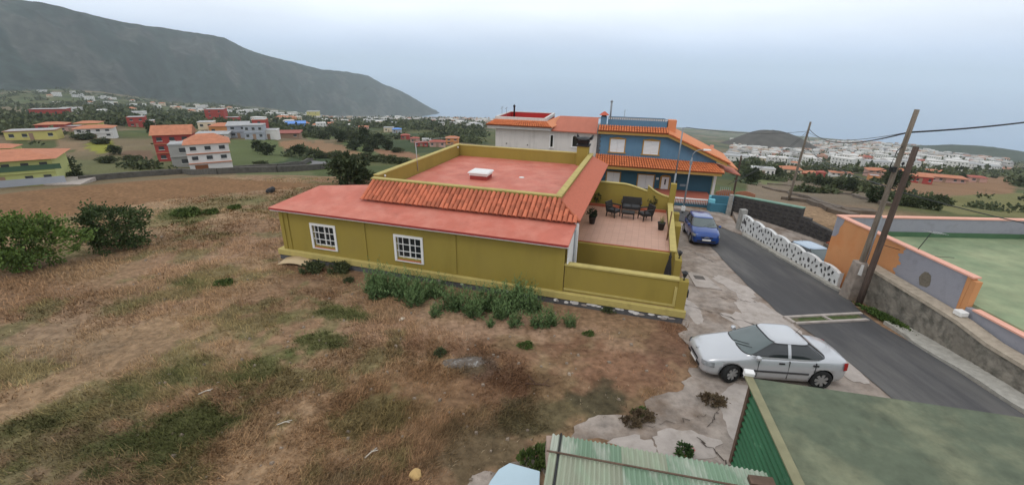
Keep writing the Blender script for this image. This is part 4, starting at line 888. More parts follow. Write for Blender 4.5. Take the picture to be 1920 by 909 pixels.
# utility poles
m_wood = mat('weathered_wood', (.20, .165, .13), rough=.95, var=.35, vscale=3, bump=.6, bscale=12, streak=(6, 6, .5), c2=(.11, .09, .07), spots=(2, .45, .7))
m_woodd = mat('dark_creosote_wood', (.085, .06, .048), rough=.95, var=.35, vscale=3, bump=.6, bscale=12, streak=(6, 6, .5))
m_metalp = mat('galvanised_pole', (.25, .27, .29), rough=.55, metallic=.3, var=.12, vscale=2)
def pole(name, x, y, zb, zt, r0, r1, m, label, lean=(0, 0)):
    t = empty(name, (x, y, zb)); tag(t, label, 'utility pole', 'poles carrying the cables')
    MB().tube([(lean[0]*k, lean[1]*k, (zt-zb)*k) for k in np.linspace(0, 1, 7)], r0, 12, r1).build('shaft', m, t); return t
p1 = pole('utility_pole', 15.22, 17.75, -.34, 7.80, .115, .085, m_wood, 'tall pale wooden utility pole in a concrete footing by the road', (.1, -.1))
MB().hexa([(-.3, -.32, -.1), (.3, -.32, -.1), (.3, .3, -.1), (-.3, .3, -.1)], [(-.22, -.2, 1.78), (.2, -.2, 1.78), (.2, .2, 1.78), (-.22, .2, 1.78)]).build('footing', m_conc, p1, bevel=.03)
MB().hexa([(-.16, -.265, 1.25), (.0, -.265, 1.2), (.0, -.2, 1.2), (-.16, -.2, 1.25)], [(-.1, -.215, 1.72), (.02, -.215, 1.7), (.02, -.19, 1.7), (-.1, -.19, 1.72)]).build('whitewash', m_white, p1)
MB().tube([(.0, -.12, 6.75), (-.3, -.3, 6.6), (-.38, -.32, 6.0), (-.15, -.15, 5.85)], .022, 6).build('cable_drop', m_black, p1)
MB().box(-.18, .0, -.22, -.08, 5.75, 5.95).build('cable_clamp', m_black, p1); MB().tube([(.06, -.2, 1.8), (.07, -.2, 3.9)], .028, 6).build('conduit', m_metalp, p1)
p2 = pole('utility_pole', 15.05, 16.95, -.31, 6.52, .125, .10, m_woodd, 'dark wooden utility pole in front of the paler one', (.06, -.05))
for k, (dx, z) in enumerate(((.17, 6.45), (.19, 6.2), (-.17, 6.05), (-.17, 5.75))):
    MB().tube([(dx*.5, 0, z), (dx, 0, z), (dx, 0, z+.08)], .015, 5).build('bracket', m_black, p2); MB().lathe((dx, 0, z+.07), [(.03, 0), (.055, .03), (.045, .09), (.02, .12)], 8).build('insulator', m_black, p2)
p3 = pole('utility_pole', 32.1, 50, gz(32.1, 50)-.1, 4.1, .15, .10, m_wood, 'distant wooden utility pole with several cables above the terraced field', (.22, 0))
p4 = pole('utility_pole', 23.0, 45, gz(23, 45)-.1, float(CAMZ+ray(1393, 292)[2]/ray(1393, 292)[1]*45), .10, .08, m_woodd, 'small dark pole beyond the lava stone wall')
# street lamp and bare metal pole
SL_ = empty('street_lamp', (13.05, 32.6, float(plane(13.05, 32.6)))); tag(SL_, 'grey street lamp with curved arm and white head by the blue house', 'street lamp')
zl = 4.55
MB().tube([(0, 0, 0), (.02, 0, 2.2), (.04, 0, zl-.25)], .065, 10, .045).build('post', m_metalp, SL_)
MB().tube([(.04, 0, zl-.25), (.06, 0, zl), (.2, 0, zl+.2), (.45, 0, zl+.32), (.8, 0, zl+.33)], .03, 8).build('arm', m_metalp, SL_)
MB().hexa([(.75, -.1, zl+.28), (1.35, -.09, zl+.29), (1.35, .09, zl+.29), (.75, .1, zl+.28)], [(.78, -.06, zl+.4), (1.3, -.05, zl+.37), (1.3, .05, zl+.37), (.78, .06, zl+.4)]).build('lamp_head', m_white, SL_, bevel=.02)
MB().box(-.06, .1, -.08, .08, zl-.75, zl-.45).build('junction_box', m_metalp, SL_); MB().box(-.1, .12, -.12, .1, .25, .6).build('service_box', m_white, SL_)
MP = empty('metal_pole', (13.35, 36.0, float(plane(13.35, 36)))); tag(MP, 'slim grey metal cable pole in front of the blue house door', 'pole', 'poles carrying the cables')
MB().tube([(0, 0, 0), (0, 0, 2.6)], .075, 10).build('lower_post', m_metalp, MP); MB().tube([(0, 0, 2.58), (0, 0, 6.25)], .055, 10).build('upper_post', m_metalp, MP); MB().tube([(-.02, 0, 6.2), (.28, 0, 6.24)], .03, 6).build('cap_arm', m_metalp, MP)
MB().box(.06, .2, -.1, .06, 1.7, 2.0).build('junction_box', m_black, MP)
def cable(a, b, sag, r, label, n=22):
    a, b = Vector(a), Vector(b); pts = [a.lerp(b, i/n)-Vector((0, 0, sag*4*(i/n)*(1-i/n))) for i in range(n+1)]; c = pts[0].copy()
    o = MB().tube([p-c for p in pts], r, 5).build('power_cable', m_black, None, c); tag(o, label, 'cable', 'overhead cables'); return o
P1T = Vector((15.28, 17.66, 6.95)); P2T = Vector((15.1, 16.9, 6.1)); P3T = Vector((32.3, 50, 3.0)); MPT = Vector((13.6, 36, 4.85))
cable(P1T, P3T+Vector((0, 0, .4)), .9, .03, 'thick black cable from the tall pale pole to the distant pole')
rx = ray(2150, 192); cable(P1T, tuple(np.array([0, 0, CAMZ])+rx*(28.0/rx[0])), .2, .035, 'thick black cable leaving the tall pale pole to the right')
cable(P1T+Vector((0, 0, -1.35)), P3T+Vector((0, 0, -.2)), 1.7, .018, 'thin sagging cable below the thick one towards the distant pole')
cable(P3T, P1T+Vector((0, 0, .0)), .55, .014, 'thinnest straight wire between the tall pole and the distant pole')
cable(MPT, P3T+Vector((-.05, 0, .1)), .35, .022, 'cable from the slim metal pole to the distant pole')
rx = ray(2100, 452); cable((15.15, 17.2, 4.75), tuple(np.array([0, 0, CAMZ])+rx*(30.0/rx[0])), .15, .022, 'low cable dropping from the pole pair over the green roof')
cable((15.15, 17.2, 4.8), (32.2, 50, 1.6), .45, .022, 'low cable from the pole pair to the middle of the distant pole')
cable(P3T+Vector((-.05, 0, .1)), (19.0, 38.5, -.3), .55, .02, 'slanting service cable from the distant pole down to the blue house side')
cable(P3T+Vector((-.05, 0, -.15)), (21.0, 42, -1.0), .6, .016, 'lower slanting service cable from the distant pole down to the gardens')
cable((15.15, 17.0, 2.55), (18.8, 17.4, 1.85), .12, .012, 'short pale wire from the pole pair to the roof aerial')

# ------------------------------------------------------------------ sheds at the bottom of the picture
m_tin = mat('faded_green_tin', lin(122, 146, 122), rough=.6, var=.16, vscale=1.0, c2=lin(172, 176, 162), spots=(1.6, .44, .6), streak=(1, .25, 1), metallic=.1)
m_tin2 = mat('pale_tin', lin(146, 150, 130), rough=.6, var=.16, vscale=1.5, c2=lin(150, 165, 140), spots=(1.4, .5, .66), streak=(1, .3, 1))
m_tin3 = mat('green_tin', lin(50, 104, 70), rough=.5, var=.15, vscale=1.4, c2=lin(120, 160, 128), spots=(3, .60, .72), streak=(.4, 1, 1), metallic=.1)
m_rust = mat('rusty_steel', (.13, .085, .06), rough=.9, var=.35, vscale=6)
def corr(mb, o, u, v, n_, waves, amp, seg=6):
    """corrugated sheet: waves run across u, straight along v"""
    o, u, v, n_ = map(Vector, (o, u, v, n_)); k = waves*seg; vs = []
    for i in range(k+1):
        h = amp*math.sin(2*math.pi*i/seg); p = o+u*(i/k)+n_*h; vs += [p, p+v]
    mb.add(vs, [(2*i, 2*i+2, 2*i+3, 2*i+1) for i in range(k)], True); return mb
TS = empty('tin_roof_shelter', (2.6, 5.2, 0)); tag(TS, 'low shelter roofed with faded green corrugated tin in the foreground', 'shelter')
# roof falls away from the camera; edges follow the yard
e0 = Vector((.86, 6.62, 2.42)); e1 = Vector((4.6, 5.86, 2.40)); ud = e1-e0; vd = Vector((-.105, -.52, .06)); nn = Vector((0, .1, 1))
org = Vector((2.6, 5.2, 0)); shw = [0, .10, .34, .55, .78, 1.0]
for i in range(5):
    mb = MB(); corr(mb, e0-org+ud*shw[i], ud*(shw[i+1]-shw[i])*1.004, vd, nn, max(3, int((shw[i+1]-shw[i])*ud.length/.083)), .02); mb.build('tin_sheet', (m_tin, m_tin, m_tin2, m_tin, m_tin)[i], TS)
e2 = e0+vd*1.0+Vector((0, 0, .03))
vd2 = Vector((-.30, -1.5, .17))
for i in range(5):
    mb = MB(); corr(mb, e2-org-vd*.08+ud*shw[i], ud*(shw[i+1]-shw[i])*1.004, vd2, nn, max(3, int((shw[i+1]-shw[i])*ud.length/.083)), .02); mb.build('tin_sheet', (m_tin2, m_tin2, m_tin, m_tin, m_tin)[i], TS)
MB().tube([e2-org+Vector((-.05, 0, .035)), e2-org+ud+Vector((0, 0, .035))], .018, 6).build('batten', m_rust, TS)
MB().tube([e0-org+ud*.045+Vector((0, .02, .03)), e0-org+ud*.045+vd*4+Vector((0, 0, .05))], .02, 6).build('joint_strip', m_trim, TS)
MB().hexa([(-1.93, -2.2, 1.95), (-1.73, -2.2, 1.95), (-1.66, 1.40, 1.95), (-1.86, 1.40, 1.95)], [(-1.93, -2.2, 2.52), (-1.73, -2.2, 2.52), (-1.66, 1.40, 2.40), (-1.86, 1.40, 2.40)]).build('side_beam', mat('pinkish_concrete', (.36, .27, .22), rough=1, var=.2, vscale=5, bump=.4), TS)
for p in ((-1.75, 1.2), (1.6, .55), (-1.85, -1.0)): MB().box(p[0]-.05, p[0]+.05, p[1]-.05, p[1]+.05, float(plane(p[0]+2.6, p[1]+5.2))-.1, 2.3).build('post', m_rust, TS)
MB().hexa([(1.55, .32, 2.40), (1.95, .26, 2.40), (1.98, .45, 2.40), (1.58, .5, 2.40)], [(1.55, .32, 2.52), (1.95, .26, 2.52), (1.98, .45, 2.52), (1.58, .5, 2.52)]).build('flashing', m_rust, TS)
GS = empty('green_shed', (5.2, 7.84, float(plane(5.2, 7.84)))); tag(GS, 'shed with green corrugated metal wall and flat green painted roof', 'shed')
gz0 = GS.location.z; zt = 2.77-gz0
lv = Vector((4.77-5.28, 5.29-8.02, 0)); rv = Vector((9.93-5.28, 7.02-8.02, 0))
m_sroof = mat('shed_roof_coating', lin(90, 98, 80), rough=.85, var=.26, vscale=2.6, bump=.3, bscale=20, c2=lin(118, 120, 96), spots=(.7, .45, .66), grime=((1, 1, 1), 1.6, .5, .72, .70), detail=12)
q0 = Vector((.02, .16, zt)); 
MB().slab([q0, q0+lv*1.9, q0+lv*1.9+rv*1.9, q0+rv*1.9], .09).build('roof', m_sroof, GS)
mb = MB(); wv = lv*1.9; n_ = Vector((-wv.y, wv.x, 0)).normalized(); n_ = n_ if n_.x < 0 else -n_
corr(mb, Vector((.08, .0, .0))+n_*0, Vector((0, 0, zt-.1)), wv, n_, 13, .03, 8); mb.build('corrugated_wall', m_tin3, GS)
MB().box(.03, .09, -.03, .05, 0, zt-.09).build('corner_post', m_rust, GS)
wv2 = rv*1.9; n2 = Vector((-wv2.y, wv2.x, 0)).normalized()
mb = MB(); corr(mb, Vector((.1, .08, 0)), Vector((0, 0, zt-.1)), wv2, n2, 13, .03, 8); mb.build('corrugated_wall', m_tin3, GS)
MB().prism([q0+Vector((-.05, .02, .003)), q0+Vector((.12, .0, .003)), q0+Vector((.12, 0, .035)), q0+Vector((-.05, .02, .035))], lv*1.9).build('roof_kerb', mat('shed_kerb', lin(132, 128, 100), rough=.9, var=.2), GS)
tag(MB().hexa([(5.16, 8.02, 2.775), (5.36, 7.98, 2.775), (5.38, 8.08, 2.775), (5.18, 8.12, 2.775)], [(5.16, 7.98, 2.90), (5.36, 7.94, 2.90), (5.38, 8.08, 2.93), (5.18, 8.12, 2.93)]).build('floodlight', m_white, bevel=.015), 'small white floodlight on the corner of the green shed roof', 'floodlight')
bs = empty('blue_board', (.1, 6.6, gz(.1, 6.9))); tag(bs, 'pale blue rounded panel lying beside the tin roofed shelter', 'board')
mb = MB(); z_ = 1.0-bs.location.z; pl = [(-.05, .62), (.60, .42), (.52, -.5), (.45, -1.2), (-.9, -1.2), (-.62, -.3), (-.45, .15), (-.28, .45)]
mb.slab([(x, y, z_) for x, y in pl], .05); mb.build('top', mat('pale_blue_plastic', lin(176, 196, 206), rough=.5, var=.04), bs, bevel=.015)
for p in ((.4, .2), (-.3, .1), (.3, -1.0), (-.6, -1.0)): MB().box(p[0]-.03, p[0]+.03, p[1]-.03, p[1]+.03, 0, z_-.05).build('leg', m_rust, bs)

# ------------------------------------------------------------------ blue house and white house beyond the terrace
m_blue = mat('blue_render', lin(92, 127, 152), rough=.9, grime=((2, 2, .25), 1.4, .5, .75, .82), var=.06, vscale=1.0, bump=.1, bscale=30)
m_teal = mat('teal_shade_render', lin(58, 94, 112), rough=.9, var=.08, vscale=1.0, bump=.1)  # darker than the upper wall: shade below the porch roof is in the colour
m_must = mat('ochre_trim', lin(164, 130, 72), rough=.85, var=.07)
m_ortile = mat('orange_tile', lin(204, 122, 78), rough=.8, var=.2, vscale=3, c2=lin(170, 92, 60), spots=(2.5, .5, .7))
m_orplain = mat('orange_roof_plain', lin(206, 132, 92), rough=.8, var=.1, vscale=4, bump=.3, bscale=25)
m_shut = mat('shutter_white', (.70, .70, .70), rough=.6, var=.03)
m_tiledark = mat('tile_deck_dark', lin(120, 62, 40), rough=.9)
m_cream = mat('cream_white_wall', (.60, .57, .54), rough=.9, var=.05, vscale=.8, bump=.1, c2=(.52, .49, .46), spots=(.7, .5, .8), grime=((2, 2, .2), 1.4, .5, .75, .8))
m_brownroof = mat('brown_metal_roof', lin(172, 100, 78), rough=.75, var=.1, vscale=2, streak=(1, .2, 1))
def tiles_joined(parent, tl, tr, bl, br, m, pitch=.22, rows=4, nm='roof_tiles', r=.085, deck=True):
    tl, tr, bl, br = map(Vector, (tl, tr, bl, br)); n = max(2, int((br-bl).length/pitch)); mb = MB()
    nv_ = (tr-tl).cross(bl-tl).normalized(); nv_ = nv_ if nv_.z > 0 else -nv_
    for i in range(n):
        t = (i+.5)/n; p, q = tl.lerp(tr, t), bl.lerp(br, t); d = (q-p); side = (br-bl).normalized(); w = pitch*.43
        for j in range(rows):
            a, b = p+d*(j/rows), p+d*((j+1.06)/rows); lift0, lift1 = .015, .05
            vs = []
            for pt, lf, s in ((a, lift0, .85), (b, lift1, 1.0)):
                for k in range(5): th = math.pi*k/4; vs.append(pt+side*(w*s*math.cos(th))+nv_*(lf+r*s*math.sin(th)))
            o_ = len(mb.v); mb.add(vs, [(k, k+1, 5+k+1, 5+k) for k in range(4)]+[(5, 6, 7, 8, 9)], False)
    o = mb.build(nm, m, parent); o['kind'] = 'stuff'
    if deck: MB().slab([tl+nv_*.01, tr+nv_*.01, br+nv_*.01, bl+nv_*.01], .06).build('roof_deck', m_tiledark, parent)
    return o
BF = Frame(9.6, 40.5, -13)
BL = empty('blue_house', (BF.O[0], BF.O[1], 0), BF.yaw); tag(BL, 'two storey blue house with orange tiled roofs and white shutters', 'house')
MB().prism([(-2, 0, 1.7), (8.3, 0, 1.5), (8.3, 0, 1.80), (3.95, 0, 3.72), (-2, 0, 3.62)], (0, .3, 0)).build('upper_wall', m_blue, BL)
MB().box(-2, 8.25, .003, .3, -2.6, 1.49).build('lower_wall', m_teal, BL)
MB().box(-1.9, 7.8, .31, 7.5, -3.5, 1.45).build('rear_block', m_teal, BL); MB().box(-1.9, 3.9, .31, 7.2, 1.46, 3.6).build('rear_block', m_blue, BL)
for i in range(9): MB().box(-2.05, -1.83+(.08 if i % 2 else 0), -.035, -.004, 1.8+i*.2, 1.97+i*.2).build('quoin', m_plinth, BL)
def shutter_window(a0, a1, z0, z1):
    w = empty('window'); w.parent = BL
    MB().box(a0, a1, -.06, -.004, z1-.1, z1).box(a0, a0+.1, -.06, -.004, z0+.09, z1-.1).box(a1-.1, a1, -.06, -.004, z0+.09, z1-.1).box(a0-.08, a1+.08, -.09, -.004, z0, z0+.09).build('surround', m_must, w)
    MB().prism([(a0+.1, -.05, z1), (a0+(a1-a0)/2, -.05, z1+.1), (a1-.1, -.05, z1)], (0, .04, 0)).build('arch', m_must, w)
    mid = (a0+a1)/2
    for x0, x1 in ((a0+.1, mid-.005), (mid+.005, a1-.1)):
        sh = MB(); sh.box(x0, x0+.06, -.045, -.01, z0+.09, z1-.1).box(x1-.06, x1, -.045, -.01, z0+.09, z1-.1).box(x0+.06, x1-.06, -.045, -.01, z0+.09, z0+.16).box(x0+.06, x1-.06, -.045, -.01, z1-.17, z1-.1)
        s_ = sh.build('shutter', m_shut, w); MB().box(x0+.06, x1-.06, -.015, -.006, z0+.16, z1-.17).build('shutter_back', mat('shutter_gap', (.35, .36, .37)), w)
        n = 9; h = (z1-z0-.33)/n
        sl = MB()
        for k in range(n): z = z0+.16+k*h; sl.hexa([(x0+.06, -.042, z), (x1-.06, -.042, z), (x1-.06, -.034, z), (x0+.06, -.034, z)], [(x0+.06, -.022, z+h*.8), (x1-.06, -.022, z+h*.8), (x1-.06, -.016, z+h*.8), (x0+.06, -.016, z+h*.8)])
        q = sl.build('louvres', m_shut, w); q['kind'] = 'stuff'
shutter_window(-.98, .47, 1.93, 3.27); shutter_window(1.94, 3.43, 1.90, 3.26)
def plain_window(a0, a1, z0, z1):
    w = empty('window'); w.parent = BL
    MB().box(a0, a1, -.06, -.004, z1-.08, z1).box(a0, a0+.09, -.06, -.004, z0, z1-.08).box(a1-.09, a1, -.06, -.004, z0, z1-.08).build('surround', m_must, w)
    for k in range(2):
        x0 = a0+.09+k*(a1-a0-.18)/2; MB().box(x0+.005, x0+(a1-a0-.18)/2-.005, -.045, -.006, z0, z1-.08).build('shutter', m_shut, w, bevel=.012)
        MB().box(x0+.08, x0+(a1-a0-.18)/2-.08, -.055, -.046, z0+.1, z1-.18).build('panel', m_shut, w)
plain_window(-1.0, .35, -1.15, .24); plain_window(1.82, 3.38, -1.15, .20)
dw = empty('door'); dw.parent = BL
MB().box(3.84, 3.98, -.07, -.004, -1.9, .06).box(4.62, 4.76, -.07, -.004, -1.9, .06).prism([(3.84, -.07, .06), (4.76, -.07, .06), (4.6, -.07, .2), (4.3, -.07, .25), (4.0, -.07, .2)], (0, .066, 0)).build('surround', m_must, dw)
MB().box(3.99, 4.61, -.05, -.006, -1.9, .05).build('leaf', m_shut, dw); MB().box(4.24, 4.36, -.058, -.051, -.65, -.15).build('light', m_glass, dw); MB().lathe((4.3, -.07, -1.0), [(.03, 0), (.03, .03)], 8).build('handle', m_rim, dw)
MB().box(3.5, 3.72, -.03, -.004, -.25, -.05).build('house_sign', m_white, BL); MB().box(5.6, 6.1, -.03, -.004, -.7, -.5).build('name_plate', mat('grey_plaque', (.25, .3, .33)), BL)
# upper roof
tiles_joined(BL, (-2.05, .35, 4.28), (3.95, .35, 4.28), (-2.05, -.5, 3.90), (4.0, -.5, 3.90), m_ortile, rows=3)
MB().box(-2.05, 3.95, -.46, .02, 3.62, 3.85).build('fascia', m_must, BL)
MB().slab([(3.95, -.55, 3.95), (9.35, -.55, 1.70+.02), (9.3, 2.6, 2.02), (4.6, 2.6, 4.15), (3.95, .4, 4.30)], .12).build('side_roof', m_orplain, BL)
MB().prism([(3.95, -.5, 3.62), (9.1, -.5, 1.42), (9.1, -.5, 1.66), (3.95, -.5, 3.84)], (0, .4, 0)).build('verge_board', m_must, BL)
vt = MB()
for k in range(24): t = k/24; c = Vector((3.98+5.3*t, -.56, 3.93-2.21*t)); vt.tube([c, c+Vector((.23, 0, -.10))], .06, 6)
o = vt.build('verge_tiles', m_ortile, BL); o['kind'] = 'stuff'
MB().slab([(9.2, -.2, 1.62), (10.1, -.2, 1.20), (10.1, 2.4, 1.32), (9.2, 2.6, 1.95)], .1).build('side_roof', m_orplain, BL)
MB().box(3.9, 4.6, .5, 1.4, 3.9, 4.95).build('stair_head', m_orplain, BL); MB().box(8.0, 8.3, 2.2, 2.5, 1.9, 2.75).build('vent_stack', mat('pink_render', lin(206, 150, 128)), BL)
# roof terrace parapet with pale coping
for a0, a1, b0, b1 in ((-1.3, 3.82, .55, .7), (3.7, 3.85, .71, 3.2), (-1.3, 3.82, 3.21, 3.4), (-1.3, -1.15, .71, 3.2)):
    p = MB().box(a0, a1, b0, b1, 3.6, 4.82).build('parapet', m_blue, BL)
cb = MB()
for k in range(26): a = -1.25+k*.195; cb.box(a, a+.1, .53, .68, 4.822, 4.95)
o = cb.build('crenels', m_white, BL); o['kind'] = 'stuff'
MB().box(-1.32, 3.86, .52, .72, 4.952, 5.0).build('coping', MATS['grey_post'], BL)
MB().box(-1.14, 3.69, .71, 3.2, 3.62, 4.4).build('flat_roof', m_tile_d, BL)
ch = empty('chimney'); ch.parent = BL
MB().box(-1.95, -1.42, .35, .88, 3.9, 5.02).build('stack', m_blue, ch); MB().box(-1.9, -1.47, .4, .83, 5.022, 5.16).build('vents', m_black, ch)
MB().hexa([(-2.1, .2, 5.165), (-1.27, .2, 5.165), (-1.27, 1.03, 5.165), (-2.1, 1.03, 5.165)], [(-1.74, .56, 5.46), (-1.63, .56, 5.46), (-1.63, .67, 5.46), (-1.74, .67, 5.46)]).build('cap', mat('red_clay_cap', lin(186, 92, 72), rough=.8), ch)
fl = MB().tube([(-1.15, 1.5, 4.4), (-1.15, 1.5, 6.25)], .085, 10).build('flue', m_metalp, BL); MB().lathe((-1.15, 1.5, 6.22), [(.12, 0), (.13, .08), (.06, .16)], 10).build('flue_cap', m_metalp, fl)
an = MB().tube([(.1, 2.0, 4.4), (.1, 2.0, 5.6)], .02, 5).build('aerial', m_metalp, BL)
for k in range(4): MB().tube([(-.12+k*.14, 1.8, 5.3+k*.09), (-.12+k*.14, 2.2, 5.3+k*.09)], .014, 4).build('element', m_metalp, an)
# lower roof over the porch
tiles_joined(BL, (-2.1, -.02, 1.74), (8.2, -.02, 1.52), (-2.1, -1.62, 1.06), (8.75, -1.62, 1.02), m_ortile, rows=5)
MB().box(-2.1, 8.6, -1.6, -1.45, .76, 1.0).build('fascia', m_must, BL); MB().box(-2.1, 8.6, -1.44, -.01, .9, .96).build('soffit', m_must, BL)
MB().slab([(8.2, -.02, 1.52), (8.78, -1.6, 1.06), (9.3, 1.6, 1.06), (8.2, .5, 1.5)], .08).build('lower_side_roof', m_orplain, BL)
MB().slab([(8.8, .5, .95), (10.6, .6, .55), (10.6, 3.5, .6), (8.8, 3.5, 1.0)], .08).build('lower_side_roof', m_brownroof, BL)
MB().box(8.3, 8.5, -.3, -.1, -2.2, .9).build('porch_post', m_white, BL)
# porch floor, balustrade, garden walls
MB().box(3.5, 8.0, -3.9, -.005, -2.4, -1.06).build('porch_floor', mat('red_porch_tile', lin(160, 92, 74), rough=.7, var=.12, vscale=3), BL)
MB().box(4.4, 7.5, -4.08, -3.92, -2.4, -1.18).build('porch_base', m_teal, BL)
rl = MB().box(4.4, 7.5, -4.1, -3.9, -.80, -.72).build('handrail', m_white, BL)
bme = MB().lathe((0, 0, 0), [(.035, 0), (.02, .06), (.045, .16), (.02, .28), (.035, .375)], 6); bo = bme.build('baluster', m_white, BL, (4.45, -4.0, -1.178))
for k in range(1, 24):
    c = bo.copy(); col.objects.link(c); c.location = (4.45+k*.13, -4.0, -1.178)
for b0, b1, z0, z1, a0, a1 in ((-4.6, -4.45, -2.3, -.18, 7.52, 9.2), (-5.75, -5.6, -2.3, -.55, 7.3, 8.75), (-5.6, -4.46, -2.3, -.55, 7.3, 7.45)):
    MB().box(a0, a1, b0, b1, z0, z1).build('garden_wall', mat('turquoise_wall', lin(66, 116, 136), rough=.9, var=.12, vscale=2), BL)
MB().box(7.46, 8.7, -5.58, -4.62, -1.6, -1.0).build('planter_bed', mat('dry_lawn', (.20, .22, .09), rough=1, var=.3), BL)
for a, b in ((7.4, -5.4), (7.6, -4.3)): MB().box(a-.22, a+.22, b-.15, b+.15, -.56, -.28).build('wall_cap', mat('pale_turquoise', lin(120, 190, 205), rough=.8), BL)
for k in range(6): MB().tube([(8.35+k*.15, -3.2, -.5), (8.35+k*.15, -3.2, .25)], .015, 5).build('railing_bar', m_metalp, BL)
# white house
WH = empty('white_house', (*BF.w(-7, 0), 0), BF.yaw); tag(WH, 'white two storey house with tiled eaves and red lined roof terrace', 'house')
def wb_(nm, a0, a1, b0, b1, z0, z1, m, **k): return MB().box(a0+7, a1+7, b0, b1, z0, z1).build(nm, m, WH, **k)
wall_holes(MB(), -4.7, 4.9, -3, 3.62, .05, .3, [(.62, .86, 2.13, 3.2), (2.68, 3.18, 2.28, 3.2)]).build('wall', m_cream, WH)
wb_('side_wall', -11.7, -11.5, .31, 7.5, -3.5, 3.62, m_cream); wb_('rear_wall', -11.7, -2.1, 7.5, 7.7, -3.5, 3.62, m_cream)
for a0, a1, z0, z1 in ((.62, .86, 2.13, 3.2), (2.68, 3.18, 2.28, 3.2)):
    w = empty('window'); w.parent = WH
    MB().box(a0-.1, a0, 0, .06, z0-.08, z1+.06).box(a1, a1+.08, 0, .06, z0-.08, z1+.06).box(a0, a1, 0, .06, z1, z1+.06).box(a0-.12, a1+.1, -.03, .06, z0-.1, z0).build('frame', m_white, w); MB().box(a0, a1, .15, .16, z0, z1).build('pane', m_glass, w)
for a, z in ((-4.0+.35, 2.15), (-1.6, 2.12)): MB().box(a, a+.1, .02, .06, z, z+.12).build('wall_fitting', m_plinth, WH)
wb_('eave', -12.35, -6.35, -.5, .05, 3.66, 3.92, mat('eave_grey', (.46, .44, .42), rough=.9))
tiles_joined(WH, (-4.8, .35, 4.36), (.1, .35, 4.36), (-5.45, -.62, 3.98), (.75, -.62, 3.96), m_ortile, rows=4)
MB().slab([(.05, .35, 4.38), (.78, -.6, 4.0), (1.6, 5.8, 4.05), (.55, 5.8, 4.4)], .09).build('side_roof', m_orplain, WH)
MB().slab([(-4.8, .35, 4.38), (-4.8, 6.4, 4.38), (-5.45, 6.4, 3.98), (-5.45, -.6, 3.98)], .09).build('side_roof', m_orplain, WH)
m_redpar = mat('red_terrace_paint', lin(170, 50, 48), rough=.8, var=.06)
for a0, a1, b0, b1 in ((-11.8, -6.98, .35, .5), (-11.8, -11.65, .51, 6.1), (-7.13, -6.98, .51, 6.1), (-11.8, -6.98, 6.11, 6.28)):
    p = wb_('parapet', a0, a1, b0, b1, 3.7, 4.58, m_redpar); MB().box(a0+7-.03, a1+7+.03, b0-.03, b1+.03, 4.582, 4.65).build('coping', m_cream, p)
wb_('parapet_face', -11.83, -6.95, .31, .348, 4.36, 4.6, m_cream); wb_('parapet_face', -6.978, -6.94, .35, 6.2, 4.36, 4.6, m_cream)
wb_('flat_roof', -11.6, -7.2, .6, 6.0, 3.7, 3.9, m_redpar)
MB().slab([(.72, -.35, 3.70), (4.85, -.35, 3.66), (4.7, 4.0, 4.60), (.9, 4.0, 4.60)], .08).build('lean_roof', m_brownroof, WH)
MB().slab([(.9, 4.02, 4.60), (4.7, 4.02, 4.60), (4.9, 6.8, 4.3), (.9, 6.8, 4.3)], .08).build('lean_roof', m_orplain, WH)
MB().lathe((-4.1, 5.2, 4.0), [(.09, 0), (.09, 1.15), (.13, 1.18), (.13, 1.3), (.04, 1.4)], 8).build('flue', m_black, WH)
for k in range(2):
    an = MB().tube([(-4.9+k*.45, 3.2, 4.4), (-4.9+k*.45, 3.2, 5.35-.1*k)], .02, 5).build('aerial', m_metalp, WH)
    for q in range(4): MB().tube([(-5.0+k*.45+q*.07, 2.95, 5.1+q*.06), (-5.0+k*.45+q*.07, 3.45, 5.1+q*.06)], .012, 4).build('element', m_metalp, an)
# little orange garden walls and the heap of roof tiles below the lava wall
GW = empty('garden_ruin', (23.0, 42.5, gz(23.0, 42.5)-.5)); GW.scale = (.75, .75, .75); tag(GW, 'low curved orange garden walls on the slope beyond the lava wall', 'garden wall')
for k, (x, y, w, h, a) in enumerate(((-1.6, 2.5, 2.6, .9, 10), (.3, .8, 2.4, 1.2, -25), (-.6, -.6, 1.8, 1.0, -30))):
    pr = [(-w/2, -1.6)]+[(-w/2+w*t, h*(.75+.25*math.sin(math.pi*t*1.0))) for t in np.linspace(0, 1, 9)]+[(w/2, -1.6)]
    o = MB().prism([(u, 0, z) for u, z in pr], (0, .18, 0)).build('wall', mat('faded_orange_wall', lin(160, 112, 88), rough=.95, var=.15, vscale=2), GW, (x, y, .3)); o.rotation_euler = (0, 0, R(a))
TH = empty('tile_heap', (18.9, 23.2, -1.2)); TH.scale = (.8, .8, .9); tag(TH, 'small lean-to roof edge of broken red tiles beside the orange building', 'lean-to')
rr = random.Random(12)
MB().slab([(-.9, 1.0, 1.25), (.2, -2.6, 1.25), (2.2, -2.6, 1.9), (1.6, 1.6, 1.9)], .08).build('deck', m_tiledark, TH)
tm2 = bpy.data.meshes.new('roof_tile'); tm2 = tile_mesh('roof_tile', .45, .09, .10); tm2.materials[0] = mat('weathered_tile', lin(150, 88, 70), rough=.9, var=.3, vscale=3)
for i in range(34):
    o = link('tile', tm2, None, TH, (rr.uniform(-.3, 1.9), rr.uniform(-2.0, 1.2), 0)); x, y, _ = o.location; o.location.z = 1.36+.28*max(0, x-(-.9+1.1*(1-y)/3.6))+rr.uniform(0, .08); o.rotation_euler = (rr.uniform(-.3, .3), rr.uniform(.1, .5), R(180+rr.uniform(-35, 35)))
MB().box(-.95, -.7, .6, 1.1, -.3, 1.2).build('post', m_wood, TH); MB().box(.0, .25, -2.6, -2.4, -.6, 1.2).build('post', m_wood, TH)

